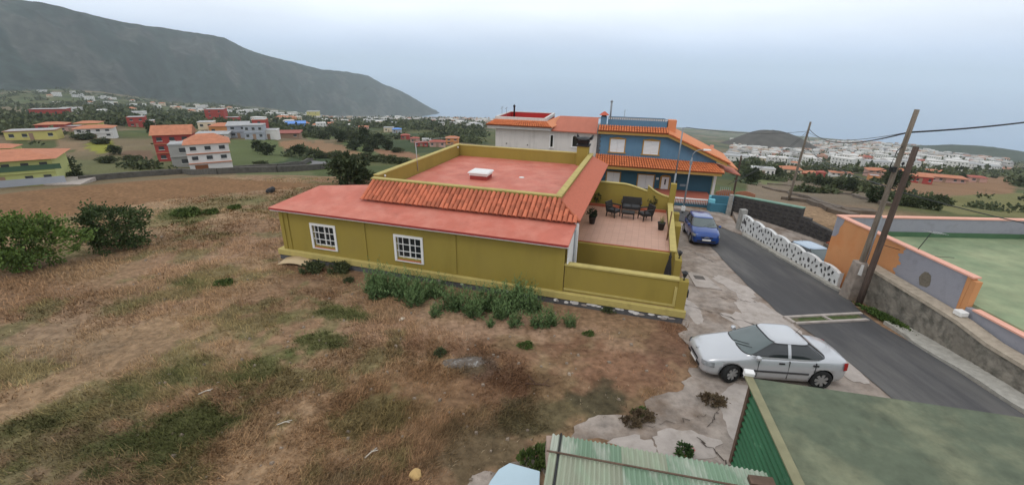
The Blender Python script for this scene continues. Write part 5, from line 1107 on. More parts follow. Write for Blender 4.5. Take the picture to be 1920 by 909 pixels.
# ------------------------------------------------------------------ vegetation
def leafmat(name, c, rough=.75): 
    m = mat(name, c, rough=rough, var=.25, vscale=4, attr=True, spec=.25); return m
m_leaf = leafmat('leaves', (0, 0, 0))
m_bark = mat('bark', (.10, .075, .055), rough=1, var=.3, vscale=8, bump=.6)
def leaf_quads(P, D, size, C, aspect=.5):
    """diamond leaves at P pointing along D"""
    n = len(P); D = D/np.linalg.norm(D, axis=1)[:, None]; r = rng.normal(size=(n, 3)); S = np.cross(D, r); S /= np.linalg.norm(S, axis=1)[:, None]+1e-9
    s = (size*rng.uniform(.6, 1.3, n))[:, None]
    V = np.stack([P, P+D*s*.5+S*s*aspect*.5, P+D*s, P+D*s*.5-S*s*aspect*.5], 1).reshape(-1, 3)
    return V, np.arange(n*4).reshape(-1, 4), np.repeat(C, 4, 0)
def crown_mesh(name, rx, ry, rz, nclump, per, size, c0, c1, seed, flat=.0, low=.05):
    g = np.random.default_rng(seed); U = g.normal(size=(nclump, 3)); U /= np.linalg.norm(U, axis=1)[:, None]
    U *= (g.uniform(.35, 1, nclump)**.45)[:, None]; U[:, 2] = np.abs(U[:, 2]) if flat else U[:, 2]
    U *= 1+.34*(np.sin(U[:, 0]*5+seed)*np.cos(U[:, 1]*4+seed)+.5*np.sin(U[:, 2]*6+seed))[:, None]
    ctr = U*[rx, ry, rz]; shade = g.uniform(0, 1, nclump)
    P = np.repeat(ctr, per, 0)+g.normal(size=(nclump*per, 3))*np.array([rx, ry, rz])*.11*np.repeat(g.uniform(.6, 1.5, nclump), per)[:, None]
    D = P/np.array([rx, ry, rz])+g.normal(size=P.shape)*.7+[0, 0, .25]
    t = np.clip(np.repeat(shade, per)*.75+g.uniform(0, .35, len(P)), 0, 1)[:, None]; C = np.array(c0)*(1-t)+np.array(c1)*t
    V, F, Cc = leaf_quads(P, D, size, C, .6)
    V[:, 2] += rz*(1.0 if not flat else 0)+low
    return np_mesh(name, V, F, Cc)
def trunk_mesh(name, h, r, branches, spread, seed):
    rr = random.Random(seed); mb = MB(); mb.tube([(0, 0, -.3), (rr.uniform(-.05, .05)*h, rr.uniform(-.05, .05)*h, h*.5), (0, 0, h)], r, 7, r*.45)
    for k in range(branches):
        a = 2*math.pi*k/branches+rr.uniform(-.4, .4); z = h*rr.uniform(.25, .7); e_ = spread*rr.uniform(.5, .9)
        mb.tube([(0, 0, z), (math.cos(a)*e_*.5, math.sin(a)*e_*.5, z+h*.25), (math.cos(a)*e_, math.sin(a)*e_, z+h*.55)], r*.45, 5, r*.12)
    me = bpy.data.meshes.new(name); me.from_pydata(mb.v, [], mb.f); me.update(); me.materials.append(m_bark); return me
def plant_obj(name, crown, trunk, loc, sc, rz, label, cat, group=None):
    t = empty(name, loc, rz); t.scale = sc; tag(t, label, cat, group)
    link('crown', crown, m_leaf, t); link('trunk', trunk, m_bark, t); return t
# two shrubs on the left of the field
p = hit(208, 474); plant_obj('shrub', crown_mesh('crown', 1.3, 1.15, 1.05, 120, 60, .13, (.030, .048, .016), (.075, .11, .035), 5), trunk_mesh('trunk', 1.2, .07, 7, 1.3, 2), (p[0], p[1]+.6, p[2]), (1, 1, 1), 0, 'dark green rounded shrub standing in the dry field', 'shrub', 'shrubs in the field')
p = hit(36, 512); plant_obj('shrub', crown_mesh('crown', 1.75, 1.3, 1.05, 130, 62, .14, (.042, .07, .016), (.14, .21, .045), 8), trunk_mesh('trunk', 1.0, .06, 8, 1.6, 3), (p[0], p[1]+.6, p[2]), (1, 1, 1.02), .4, 'bright green spreading shrub at the left edge of the field', 'shrub', 'shrubs in the field')
# tall weeds along the foot of the yellow wall
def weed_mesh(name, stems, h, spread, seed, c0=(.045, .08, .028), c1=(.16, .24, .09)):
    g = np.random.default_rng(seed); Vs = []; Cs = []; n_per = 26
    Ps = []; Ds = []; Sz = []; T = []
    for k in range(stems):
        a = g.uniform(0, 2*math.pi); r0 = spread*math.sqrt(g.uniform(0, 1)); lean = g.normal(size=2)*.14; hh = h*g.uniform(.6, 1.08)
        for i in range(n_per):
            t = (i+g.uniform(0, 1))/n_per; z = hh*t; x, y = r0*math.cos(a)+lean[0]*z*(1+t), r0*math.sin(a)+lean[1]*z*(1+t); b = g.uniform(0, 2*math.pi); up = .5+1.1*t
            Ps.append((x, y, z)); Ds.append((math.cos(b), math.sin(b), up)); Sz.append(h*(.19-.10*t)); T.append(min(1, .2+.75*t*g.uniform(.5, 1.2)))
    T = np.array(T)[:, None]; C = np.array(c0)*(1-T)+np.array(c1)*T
    V, F, Cc = leaf_quads(np.array(Ps), np.array(Ds), np.array(Sz), C, .26); me = np_mesh(name, V, F, Cc); me.materials.append(m_leaf); return me
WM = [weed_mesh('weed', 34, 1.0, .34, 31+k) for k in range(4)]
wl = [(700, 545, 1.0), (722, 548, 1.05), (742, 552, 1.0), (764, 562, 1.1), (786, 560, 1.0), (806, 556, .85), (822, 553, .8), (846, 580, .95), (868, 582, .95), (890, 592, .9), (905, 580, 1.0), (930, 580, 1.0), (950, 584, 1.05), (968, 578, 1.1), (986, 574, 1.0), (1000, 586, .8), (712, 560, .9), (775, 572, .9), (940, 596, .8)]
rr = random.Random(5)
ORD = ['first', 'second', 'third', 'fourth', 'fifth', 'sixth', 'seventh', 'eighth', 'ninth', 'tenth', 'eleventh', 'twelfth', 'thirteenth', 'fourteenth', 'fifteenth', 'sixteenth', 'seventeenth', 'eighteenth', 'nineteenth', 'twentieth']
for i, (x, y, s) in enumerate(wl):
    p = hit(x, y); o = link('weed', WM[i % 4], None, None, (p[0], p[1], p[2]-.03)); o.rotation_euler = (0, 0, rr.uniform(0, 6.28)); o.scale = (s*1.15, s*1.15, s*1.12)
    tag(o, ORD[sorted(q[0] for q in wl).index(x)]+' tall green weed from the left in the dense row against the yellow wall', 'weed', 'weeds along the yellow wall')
for x, y, s, l in ((818, 592, .62, 'single green weed clump standing leftmost in front of the weed row'), (920, 610, .45, 'smallest green weed clump in front of the weed row'), (966, 611, .68, 'green weed clump on bare soil between two others before the row'), (1015, 612, .85, 'broad green weed clump on bare soil below the terrace wall end'), (1034, 606, .7, 'green weed clump touching the broad one on its right'), (1068, 610, .58, 'rightmost lone green weed clump below the terrace wall')):
    p = hit(x, y); o = link('weed', WM[rr.randrange(4)], None, None, (p[0], p[1], p[2]-.03)); o.scale = (s*1.15, s*1.15, s); o.rotation_euler = (0, 0, rr.uniform(0, 6)); tag(o, l, 'weed', 'weeds along the yellow wall')
LB = crown_mesh('crown', .5, .4, .24, 60, 26, .10, (.03, .042, .018), (.095, .11, .045), 14)
for x, y, s, l in ((590, 510, 1.0, 'low dark bush beside the cardboard sheet at the house corner'), (640, 510, .95, 'low dark bush under the yellow wall right of the cardboard sheet'), (826, 664, .42, 'small dark weed tuft beside the ash heap'), (655, 528, .45, 'small brownish tuft left of the weed row'), (1140, 584, .6, 'low green growth at the foot of the terrace wall')):
    p = hit(x, y); o = link('low_bush', LB, m_leaf, None, (p[0], p[1], p[2]-.06)); o.scale = (s, s, s); o.rotation_euler = (0, 0, rr.uniform(0, 6)); tag(o, l, 'bush')
GT = crown_mesh('crown', .5, .5, .12, 40, 20, .12, (.04, .07, .016), (.11, .15, .04), 15, flat=.1)
for x, y, s, l in ((350, 405, 1.5, 'yellowish green low shrub clump in the dry field'), (440, 392, .8, 'small green clump on the far side of the dry field'), (395, 400, .9, 'green clump right of the yellowish shrub in the field'), (985, 650, .5, 'small green grass tuft right of the ash heap'), (1103, 628, .4, 'tiny green weed below the terrace wall corner'), (420, 534, .7, 'dark green tuft in the middle of the dry field'), (1200, 775, .45, 'green edge tuft between field and concrete')):
    p = hit(x, y); o = link('grass_tuft', GT, m_leaf, None, (p[0], p[1], p[2]-.02)); o.scale = (s, s, s*1.3); tag(o, l, 'grass tuft')
# weeds in the concrete, flowers behind the tin roof
DW = crown_mesh('crown', .36, .24, .06, 40, 20, .08, (.08, .05, .03), (.17, .13, .075), 16, flat=.1)
for x, y, s, l in ((1335, 757, 1.05, 'dry reddish brown weed patch growing in the concrete yard'), (1205, 785, .9, 'dry olive weed patch at the concrete edge'), (1183, 797, .8, 'smaller dry weed patch beside the field edge')):
    p = hit(x, y); o = link('dry_weed', DW, m_leaf, None, (p[0], p[1], p[2]+.02)); o.scale = (s, s, s); tag(o, l, 'weed')
p = hit(1283, 856); fp = empty('flower_plant', (p[0], p[1], p[2])); fp.scale = (.8, .8, .8); tag(fp, 'dark green plant with red flowers behind the tin roof', 'plant')
link('foliage', crown_mesh('foliage', .26, .2, .16, 40, 16, .09, (.02, .045, .015), (.06, .11, .03), 19), m_leaf, fp)
link('flowers', crown_mesh('flowers', .22, .16, .17, 7, 14, .045, (.5, .02, .03), (.6, .04, .05), 23), m_leaf, fp)
p = hit(1003, 868); o = link('grass_tuft', GT, m_leaf, None, (p[0], p[1], p[2])); o.scale = (.7, .7, 1.5); tag(o, 'bright green grass tuft between blue board and tin shelter', 'grass tuft')
p = hit(1645, 600); o = link('ditch_grass', crown_mesh('ditch_grass', 1.25, .24, .08, 90, 30, .10, (.035, .065, .015), (.09, .14, .03), 29, flat=.1), m_leaf, None, (15.15, 15.4, float(plane(15.1, 15.4))+.03)); o.rotation_euler = (0, 0, R(102)); tag(o, 'strip of green weeds growing between the drain and the rubble wall', 'weed')
# pots and wall plants on the terrace
def pot(a, b, r, h, label, crown, cz, group='terrace pots'):
    t = empty('potted_plant', onh(a, b, TZ)); tag(t, label, 'potted plant', group)
    MB().lathe((0, 0, 0), [(r*.7, 0), (r, h*.9), (r*1.08, h*.92), (r*1.08, h), (r*.9, h), (r*.88, h*.9)], 14).build('pot', mat('dark_pot', (.04, .036, .033), rough=.8, var=.2), t)
    link('foliage', crown, m_leaf, t, (0, 0, cz)); return t
pot(13.95, 7.6, .20, .42, 'dark pot with bushy dark plant under the red side roof', crown_mesh('foliage', .22, .22, .2, 40, 20, .08, (.012, .018, .010), (.035, .05, .02), 41), .36)
pot(17.62, 7.85, .2, .42, 'dark pot with yellowish spiky plant by the terrace side wall', weed_mesh('foliage', 14, .42, .08, 44, (.10, .11, .035), (.30, .29, .11)), .38)
for a, s, l in ((13.75, .9, 'bare dark climber on the terrace back wall beside the roof'), (17.15, 1.0, 'leafy dark climber on the low end of the terrace back wall')):
    t = empty('wall_climber', onh(a, 11.38, TZ+.08)); tag(t, l, 'climber')
    link('stems', trunk_mesh('stems', .6*s, .02, 6, .3*s, int(a)), m_bark, t); link('foliage', crown_mesh('foliage', .26*s, .06, .3*s, 22, 12, .07, (.02, .03, .014), (.06, .07, .03), int(a*7)), m_leaf, t, (0, 0, .1))
pr_ = empty('parasol', onh(17.85, 2.2, -.55)); tag(pr_, 'closed dark parasol in the lower yard beside the gate post', 'parasol')
MB().lathe((0, 0, 0), [(.25, 0), (.25, .06), (.03, .08), (.025, 2.45), (.01, 2.5)], 10).build('pole', m_black, pr_)
n = 14; vs = []
for z, r_ in ((.85, .17), (1.2, .15), (1.8, .10), (2.2, .05), (2.3, .06), (2.42, .02)):
    for k in range(n): q = r_*(1+.25*(-1)**k*(1 if z < 2.1 else .3)); vs.append((q*math.cos(2*math.pi*k/n), q*math.sin(2*math.pi*k/n), z))
mb = MB(); mb.add(vs, [(i*n+k, i*n+(k+1) % n, (i+1)*n+(k+1) % n, (i+1)*n+k) for i in range(5) for k in range(n)]); mb.build('canopy', mat('dark_canvas', (.03, .027, .028), rough=.9, var=.2), pr_)
tag(MB().tube([onh(17.9, 6.3, TZ+.01), onh(17.97, 6.9, TZ+1.35)], .035, 6).build('wooden_plank', mat('brown_stain', (.14, .075, .035), rough=.8)), 'brown wooden pole leaning on the terrace side wall', 'pole')
# cardboard, rag, stones, sticks
p = hit(553, 496); cs = MB(); n = 8; vs = []
for i in range(n+1):
    t = i/n; z = .10+.16*math.sin(math.pi*t*.9); vs += [(-.75+1.5*t, -.32, z-.06), (-.65+1.5*t, .34, z+.05)]
cs.add(vs, [(2*i, 2*i+2, 2*i+3, 2*i+1) for i in range(n)], True); o = cs.build('cardboard_sheet', mat('tan_board', lin(188, 166, 132), rough=.9, var=.1), None, tuple(p)); o.modifiers.new('t', 'SOLIDIFY').thickness = .03; o.rotation_euler = (0, 0, R(-8)); tag(o, 'curved tan board lying by the corner of the yellow house', 'board')
def rock(px, py, s, m, label, name='rock', seed=1):
    p = hit(px, py); rr = random.Random(seed); bm = bmesh.new(); bmesh.ops.create_icosphere(bm, subdivisions=2, radius=1)
    for v in bm.verts: v.co *= 1+.35*(float(vnoise(np.array(v.co.x*1.6+seed*9), np.array(v.co.y*1.6+v.co.z*1.3)))-.5)*1.5
    for v in bm.verts: v.co = Vector((v.co.x*s[0], v.co.y*s[1], v.co.z*s[2]))
    me = bpy.data.meshes.new(name); bm.to_mesh(me); bm.free(); o = link(name, me, m, None, (p[0], p[1], p[2]+s[2]*.5)); o.rotation_euler = (0, 0, rr.uniform(0, 3)); tag(o, label, name.replace('_', ' ')); return o
rock(598, 486, (.22, .16, .2), mat('rag_cloth', (.30, .26, .25), rough=1, var=.2, vscale=8, bump=.5), 'greyish rubble lump between the cardboard and the low dark bush', 'rubble_lump', 3)
rock(780, 893, (.15, .13, .09), mat('yellow_sandstone', (.50, .33, .14), rough=1, var=.15), 'yellowish rounded stone lying in the straw near the bottom edge', 'stone', 5)
rock(754, 600, (.13, .10, .05), mat('pale_stone', (.50, .42, .32), rough=1), 'pale flat stone in the bare soil left of the weeds', 'stone', 7)
p = hit(878, 682); n = 26; mb = MB(); vs = []
for j in range(9):
    for i in range(n): a = 2*math.pi*i/n; t = j/8; k = 1+.5*(float(vnoise(np.array(2*math.cos(a)+5), np.array(2*math.sin(a)+5), 4))-.5); vs.append((.75*t*k*math.cos(a), .42*t*k*math.sin(a), .05*(1-t*t)+.07*(1-t)*float(vnoise(np.array(9*t*math.cos(a)+3), np.array(9*t*math.sin(a)+3), 6))-.015))
mb.add(vs, [(j*n+i, j*n+(i+1) % n, (j+1)*n+(i+1) % n, (j+1)*n+i) for j in range(8) for i in range(n)], True); o = mb.build('ash_heap', mat('grey_ash', (.15, .125, .105), rough=1, var=.4, vscale=9, bump=.8, bscale=30, c2=(.32, .31, .30), spots=(6, .56, .66)), None, tuple(p)); tag(o, 'grey ash heap in the middle of the dry field', 'ash heap')
rock(508, 361, (.5, .25, .28), mat('black_tarp', (.03, .03, .032), rough=.7), 'small black heap at the edge of the ploughed field', 'tarp', 11)
for x, y, a, l in ((386, 738, .5, 'pale forked stick in the dry grass left of centre'), (534, 796, .3, 'pale stick lying in brown straw'), (697, 852, .8, 'pale straw stalk near the bottom of the field')):
    p = hit(x, y); o = MB().tube([(-.17, 0, .03), (0, .02, .06), (.17, .05, .05)], .014, 5).tube([(.03, .02, .06), (.14, -.05, .08)], .010, 5).build('stick', mat('bleached_wood', (.55, .50, .42), rough=.9), None, tuple(p)); o.rotation_euler = (0, 0, a); tag(o, l, 'stick')
p = hit(985, 722); o = MB().tube([(0, 0, .05), (.5, -.06, .08), (1.1, -.2, .04)], .018, 5, .008).tube([(.3, -.03, .07), (.1, .3, .1)], .012, 5).tube([(.5, -.06, .08), (.7, .15, .1)], .01, 5).build('dead_branch', mat('dead_wood', (.09, .05, .035), rough=1), None, tuple(p)); tag(o, 'thin dark dead branch on the brown soil right of the ash heap', 'branch')

# dry grass: a mass of straw blades
XL = np.array([(-9, 3), (-2.6, 4.5), (-1.2, 6.6), (-.25, 7.3), (1.0, 8.1), (2.0, 8.9), (3.4, 9.5), (5.0, 10.9), (6.2, 12.0), (6.3, 13.6), (6.75, 14.8), (7.2, 16)])
def straw(n, name, lmin, lmax, seed, wfac=1.0, upr=(.15, .6), rmax=44, only=None):
    g = np.random.default_rng(seed); az = np.radians(g.uniform(-60, 33, n)); r = np.exp(g.uniform(math.log(5.5), math.log(rmax), n))
    X = np.sin(az)*r; Y = np.cos(az)*r; fa, fb = HF.loc(X, Y)
    ok = ~((fa > -.4) & (fb > -.22) & (fa < 19) & (fb < 15)) & (X < np.interp(Y, XL[:, 1], XL[:, 0])-.03) & ~((X > -2) & (fb > 0))
    X, Y = X[ok], Y[ok]; C, pf = land_cover(X, Y); Z = ground_z(X, Y)
    lush = fbm(X/1.6, Y/1.6, 51, 3)-.10*sstep(-7, 1, X)-.22*(C[:, 0] < .2)*(C[:, 1] < C[:, 0]*.8); keep = ~pf & (g.uniform(0, 1, len(X)) < np.clip((lush-.34)*3.6, .08, 1))
    gr = (C[:, 1] > C[:, 0]*.92)
    X, Y, Z, C, lush, gr = X[keep], Y[keep], Z[keep], C[keep], lush[keep], gr[keep]; n = len(X); r = np.hypot(X, Y)
    wind = fbm(X/4, Y/4, 53, 2)*9
    a = wind+g.normal(size=n)*.9; L_ = g.uniform(lmin, lmax, n)*(.6+.9*lush); up = g.uniform(*upr, n); up = np.where(gr, up+.3, up)
    w = (.0042+.00042*r)*wfac*g.uniform(.7, 1.4, n)
    D = np.stack([np.cos(a)*np.sqrt(np.maximum(0, 1-up**2)), np.sin(a)*np.sqrt(np.maximum(0, 1-up**2)), up], -1)
    S = np.stack([-np.sin(a+g.normal(size=n)*.8), np.cos(a), np.zeros(n)], -1); P = np.stack([X, Y, Z-.01], -1)
    V = np.stack([P-S*w[:, None], P+S*w[:, None], P+D*L_[:, None]], 1).reshape(-1, 3)
    t = g.uniform(0, 1, n)[:, None]; Cc = np.where(gr[:, None], C*(.7+.8*t), C*(.75+.65*t)*np.array([1.06, 1.0, .92])); Cc = np.where((g.uniform(0, 1, n) < .12)[:, None] & ~gr[:, None], np.array([.38, .29, .185])*(.8+.4*t), Cc)
    me = np_mesh(name, V, np.arange(n*3).reshape(-1, 3), np.repeat(np.clip(Cc, .01, .75), 3, 0)); o = link(name, me, mat('straw', (0, 0, 0), rough=.9, var=.1, vscale=3, attr=True, spec=.15)); tag(o, 'dry straw coloured grass and green weeds covering the field', 'grass', kind='stuff')
straw(150000, 'dry_grass', .05, .14, 71, .85, (.1, .6))
def tufts(nc, seed):
    g = np.random.default_rng(seed); az = np.radians(g.uniform(-60, 33, nc)); r = np.exp(g.uniform(math.log(5.5), math.log(46), nc)); X = np.sin(az)*r; Y = np.cos(az)*r; fa, fb = HF.loc(X, Y)
    ok = ~((fa > -.5) & (fb > -.35) & (fa < 19) & (fb < 15)) & (X < np.interp(Y, XL[:, 1], XL[:, 0])-.08) & ~((X > -2) & (fb > 0)); X, Y = X[ok], Y[ok]; C, pf = land_cover(X, Y)
    gr = C[:, 1] > C[:, 0]*.92; lush = fbm(X/2.4, Y/2.4, 51, 3)+.16*gr-.26*sstep(-6, 2, X); keep = ~pf & (g.uniform(0, 1, len(X)) < np.clip((lush-.36)*4.5, .05, 1))
    X, Y, C, gr, lush = X[keep], Y[keep], C[keep], gr[keep], lush[keep]; n = len(X); k = 15; r = np.hypot(X, Y)
    size = g.uniform(.07, .20, n)*(1+.5*(g.uniform(0, 1, n) < .08))*np.clip(.5+lush, .6, 1.4); lean = fbm(X/5, Y/5, 53, 2)*8+g.normal(size=n)*.5; shade = g.uniform(.6, 1.35, n)
    x = (X[:, None]+g.normal(size=(n, k))*(.04+.006*r)[:, None]).ravel(); y = (Y[:, None]+g.normal(size=(n, k))*(.04+.006*r)[:, None]).ravel(); z = ground_z(x, y)-.015
    a = (lean[:, None]+g.normal(size=(n, k))*1.0).ravel(); up = np.clip(g.uniform(.25, .9, n*k), 0, .97); L_ = (size[:, None]*g.uniform(.6, 1.25, (n, k))).ravel(); w = np.repeat(.005+.0005*r, k)*g.uniform(.7, 1.3, n*k); hz = np.sqrt(1-up**2)
    D = np.stack([np.cos(a)*hz, np.sin(a)*hz, up], -1); S = np.stack([-np.sin(a), np.cos(a), np.zeros(n*k)], -1); P = np.stack([x, y, z], -1)
    V = np.stack([P-S*w[:, None], P+S*w[:, None], P+D*L_[:, None]+S*w[:, None]*.2], 1).reshape(-1, 3); t = g.uniform(.75, 1.3, n*k)[:, None]; G = np.repeat(gr, k)[:, None]
    base = np.repeat(C*shade[:, None], k, 0)*t; base = np.where(G, base*np.array([.80, .85, .7]), base*np.array([1.22, 1.15, 1.02]))
    o = link('dry_grass', np_mesh('dry_grass', V, np.arange(n*k*3).reshape(-1, 3), np.repeat(np.clip(base, .01, .6), 3, 0)), MATS['straw']); tag(o, 'tufts of dry yellow and green grass across the field', 'grass', kind='stuff')
tufts(52000, 79)
g = np.random.default_rng(97); n = 330; az = np.radians(g.uniform(-50, 30, n)); r = np.exp(g.uniform(math.log(6.5), math.log(30), n)); X = np.sin(az)*r; Y = np.cos(az)*r; fa, fb = HF.loc(X, Y)
ok = ~((fa > -.4) & (fb > -.25) & (fa < 19)) & (X < np.interp(Y, XL[:, 1], XL[:, 0])+.4); X, Y = X[ok], Y[ok]; mb = MB(); rr = random.Random(98)
for x, y in zip(X, Y):
    s = rr.uniform(.012, .045)*(1+.03*math.hypot(x, y)); z = gz(x, y)
    mb.hexa([(x+s*a*rr.uniform(.7, 1.2), y+s*b*rr.uniform(.7, 1.2), z-.01) for a, b in ((-1, -1), (1, -1), (1, 1), (-1, 1))], [(x+s*a*rr.uniform(.3, .8), y+s*b*rr.uniform(.3, .8), z+s*rr.uniform(.6, 1.1)) for a, b in ((-1, -1), (1, -1), (1, 1), (-1, 1))])
tag(mb.build('gravel', mat('loose_stones', (.24, .19, .145), rough=1, var=.5, vscale=2)), 'small loose stones strewn over the field', 'gravel', kind='stuff')

# ------------------------------------------------------------------ houses of the valley
PAL = dict(white=(.66, .64, .61), cream=(.60, .50, .36), yellow=(.52, .46, .16), red=(.36, .06, .05), pink=(.50, .30, .25), orange=(.58, .26, .10), grey=(.36, .38, .42), green=(.07, .13, .08), lime=(.44, .46, .18), blue=(.12, .24, .52), concrete=(.34, .33, .31), brown=(.30, .2, .14))
ROOF = dict(orange=(.45, .18, .10), red=(.34, .10, .075), dark=(.28, .09, .07), grey=(.36, .36, .36), white=(.62, .6, .57), blue=(.13, .27, .62), brown=(.30, .17, .11))
pm = lambda k: mat('far_wall_'+k, PAL[k], rough=.9, var=.08, vscale=.4); rm_ = lambda k: mat('far_roof_'+k, ROOF[k], rough=.85, var=.18, vscale=1.2, bump=.3, bscale=6)
m_fwin = mat('far_window', (.05, .055, .06), rough=.3)
spots_taken = []
def far_house(xl, xr, yb, yt, wall, roof, rtype, label, storeys=1, depth=.8, yaw=0, cols=3, door=True, garage=None, extra=None, side=None, sill=True):
    p = hit((xl+xr)/2, yb); f = fwd(p); w = (xr-xl)*f/FPX; h = (yb-yt)*f/FPX*1.02
    rise = {'flat': .06, 'hip': .22, 'gable': .24, 'mono': .18}[rtype]*h if rtype != 'flat' else .25
    hw_ = h-rise; d = w*depth; spots_taken.append((p[0], p[1], w*.8))
    face = math.atan2(-p[0], p[1])*.55+R(yaw)
    t = empty('house', (p[0], p[1], p[2]), face); tag(t, label, 'house', 'houses across the valley')
    MB().box(-w/2, w/2, 0, d, -4, hw_).build('wall', pm(wall), t)
    if side: MB().box(-w/2-.02, -w/2-.001, .0, d, -4, hw_-.05).build('side_wall', pm(side), t)
    o = .06*w if rtype != 'flat' else .02*w
    if rtype == 'hip':
        MB().add([(-w/2-o, -o, hw_), (w/2+o, -o, hw_), (w/2+o, d+o, hw_), (-w/2-o, d+o, hw_), (-w*.2, d*.5, hw_+rise), (w*.2, d*.5, hw_+rise)], [(0, 3, 2, 1), (0, 1, 5, 4), (1, 2, 5), (2, 3, 4, 5), (3, 0, 4)]).build('roof', rm_(roof), t)
    elif rtype == 'gable':
        MB().prism([(-w/2-o, -o, hw_), (-w/2-o, d/2, hw_+rise), (-w/2-o, d+o, hw_)], (w+2*o, 0, 0)).build('roof', rm_(roof), t)
    elif rtype == 'mono':
        MB().prism([(-w/2-o, -o, hw_), (-w/2-o, d+o, hw_+rise), (-w/2-o, d+o, hw_-.1), (-w/2-o, -o, hw_-.15)], (w+2*o, 0, 0)).build('roof', rm_(roof), t)
    else:
        MB().box(-w/2-o, w/2+o, -o, d+o, hw_, hw_+.28).build('roof', rm_(roof), t); MB().box(-w/2+.25, w/2-.25, .25, d-.25, hw_+.28, hw_+.31).build('roof_floor', rm_('grey'), t)
    sh = hw_/storeys
    for s in range(storeys):
        for c in range(cols):
            if s == 0 and door and c == cols//2: continue
            if s == 0 and garage: continue
            x = -w/2+w*(c+.5)/cols; ww = min(w/cols*.42, 1.3); z0 = s*sh+sh*.36
            wn_ = MB().box(x-ww/2, x+ww/2, -.06, -.01, z0, z0+sh*.38).build('window', m_fwin, t)
            if sill: MB().box(x-ww/2-.1, x+ww/2+.1, -.09, -.062, z0-.12, z0-.01).build('sill', pm('white'), wn_)
        if s: MB().box(-w/2-.05, w/2+.05, -.25, -.005, s*sh-.08, s*sh+.08).build('string_course', rm_(roof) if extra == 'canopies' else pm(wall), t)
    if door and not garage: MB().box(-.55, .55, -.06, -.01, 0, min(sh*.8, 2.2)).build('door', pm('brown'), t)
    if garage: MB().box(garage[0]*w, garage[1]*w, -.06, -.01, -.1, sh*.82).build('garage_door', mat('garage_brown', (.20, .075, .03), rough=.7), t)
    return t
H = far_house
g0 = H(-70, 84, 352, 291, 'lime', 'orange', 'hip', 'green and yellow two storey house with orange roof at the far left edge', 2, .7, 6, 6)
MB().box(-1e-3-7, 7.2, -.12, -.02, 2.3, 3.1).build('balcony', pm('green'), g0); MB().box(-7, 7.2, -.1, -.02, .0, 1.1).build('base_band', pm('grey'), g0)
H(-30, 20, 302, 274, 'lime', 'orange', 'hip', 'orange roofed house partly behind the green house at the left edge', 1, .8, 0, 2)
H(26, 97, 262, 246, 'yellow', 'brown', 'flat', 'low yellow flat roofed house among fields on the left', 1, .5, 4, 4)
H(76, 118, 247, 231, 'red', 'orange', 'hip', 'red walled low house left of the orange roofed white one', 1, .7, 0, 3)
H(118, 148, 247, 238, 'pink', 'red', 'flat', 'low pinkish outbuilding between two orange roofed houses', 1, .6, 0, 3)
H(146, 182, 244, 229, 'yellow', 'orange', 'hip', 'yellow house with orange roof behind the orange roofed white one', 1, .8, 0, 2)
H(152, 206, 259, 237, 'white', 'orange', 'hip', 'white house with long orange roof beside the bright yellow field', 2, .6, 5, 4)
H(68, 121, 222, 206, 'red', 'dark', 'flat', 'long dark red building in the upper left fields', 1, .4, 0, 5)
H(118, 147, 218, 204, 'white', 'white', 'flat', 'small white flat house joined to the long red building', 2, .7, 0, 2)
H(245, 272, 239, 221, 'red', 'red', 'flat', 'bright red stepped house in front of green fields', 2, .8, 8, 2); H(268, 288, 239, 227, 'pink', 'white', 'flat', 'pale pink annex beside the bright red stepped house', 1, .8, 8, 1); H(243, 268, 222, 211, 'white', 'white', 'flat', 'white block behind the bright red stepped house', 1, .8, 0, 2)
H(304, 362, 302, 240, 'red', 'orange', 'gable', 'tall dark red house with several orange roofs', 3, .75, 4, 3, extra='canopies')
H(298, 330, 268, 238, 'orange', 'orange', 'hip', 'orange house with hipped roof behind the dark red one', 2, .8, 0, 2)
wh = H(366, 433, 322, 257, 'white', 'orange', 'hip', 'white three storey house with orange canopies and brown garage door', 3, .95, 14, 3, extra='canopies', garage=(-.38, -.08))
H(330, 372, 314, 272, 'concrete', 'grey', 'flat', 'bare grey concrete building joined to the white three storey house', 2, .9, 8, 1, door=False)
H(377, 402, 254, 230, 'cream', 'white', 'flat', 'cream flat roofed house left of the orange walled one', 2, .8, 0, 2); H(398, 438, 256, 233, 'orange', 'orange', 'hip', 'orange walled house with wide roof beside the grey house', 1, .7, 0, 3); H(374, 424, 262, 250, 'white', 'grey', 'mono', 'white lean-to with pale roof in front of the orange walled house', 1, .5, 0, 3)
H(432, 466, 259, 232, 'grey', 'grey', 'mono', 'grey modern house with sloping roof, left half', 2, .7, 4, 2); H(462, 495, 262, 236, 'grey', 'grey', 'flat', 'grey modern house block, right half with dark windows', 2, .8, 0, 3)
H(390, 421, 229, 207, 'red', 'red', 'flat', 'dark red three storey house high in the village', 3, .8, 0, 2); H(414, 446, 231, 221, 'red', 'dark', 'flat', 'long low dark red house beside the three storey red one', 1, .5, 0, 3)
H(478, 501, 252, 226, 'red', 'orange', 'flat', 'narrow orange red tower house right of the grey house', 3, .9, 0, 1); H(490, 520, 262, 245, 'white', 'white', 'flat', 'white low house below the narrow orange tower house', 1, .8, 0, 2)
H(518, 560, 260, 248, 'brown', 'dark', 'mono', 'long low shed with dark red roof below the blue roofed house', 1, .6, 0, 3); H(540, 572, 243, 229, 'blue', 'blue', 'gable', 'bright blue gabled house above the red roofed shed', 1, .8, 10, 2)
H(519, 536, 228, 218, 'cream', 'orange', 'hip', 'cream house with orange roof above the blue gabled house', 1, .8, 0, 2); H(536, 554, 230, 219, 'orange', 'orange', 'hip', 'orange house right of the cream one above the blue house', 1, .8, 0, 2)
H(577, 598, 222, 210, 'yellow', 'white', 'flat', 'pale yellow block in the hazy white village row', 2, .7, 0, 2)
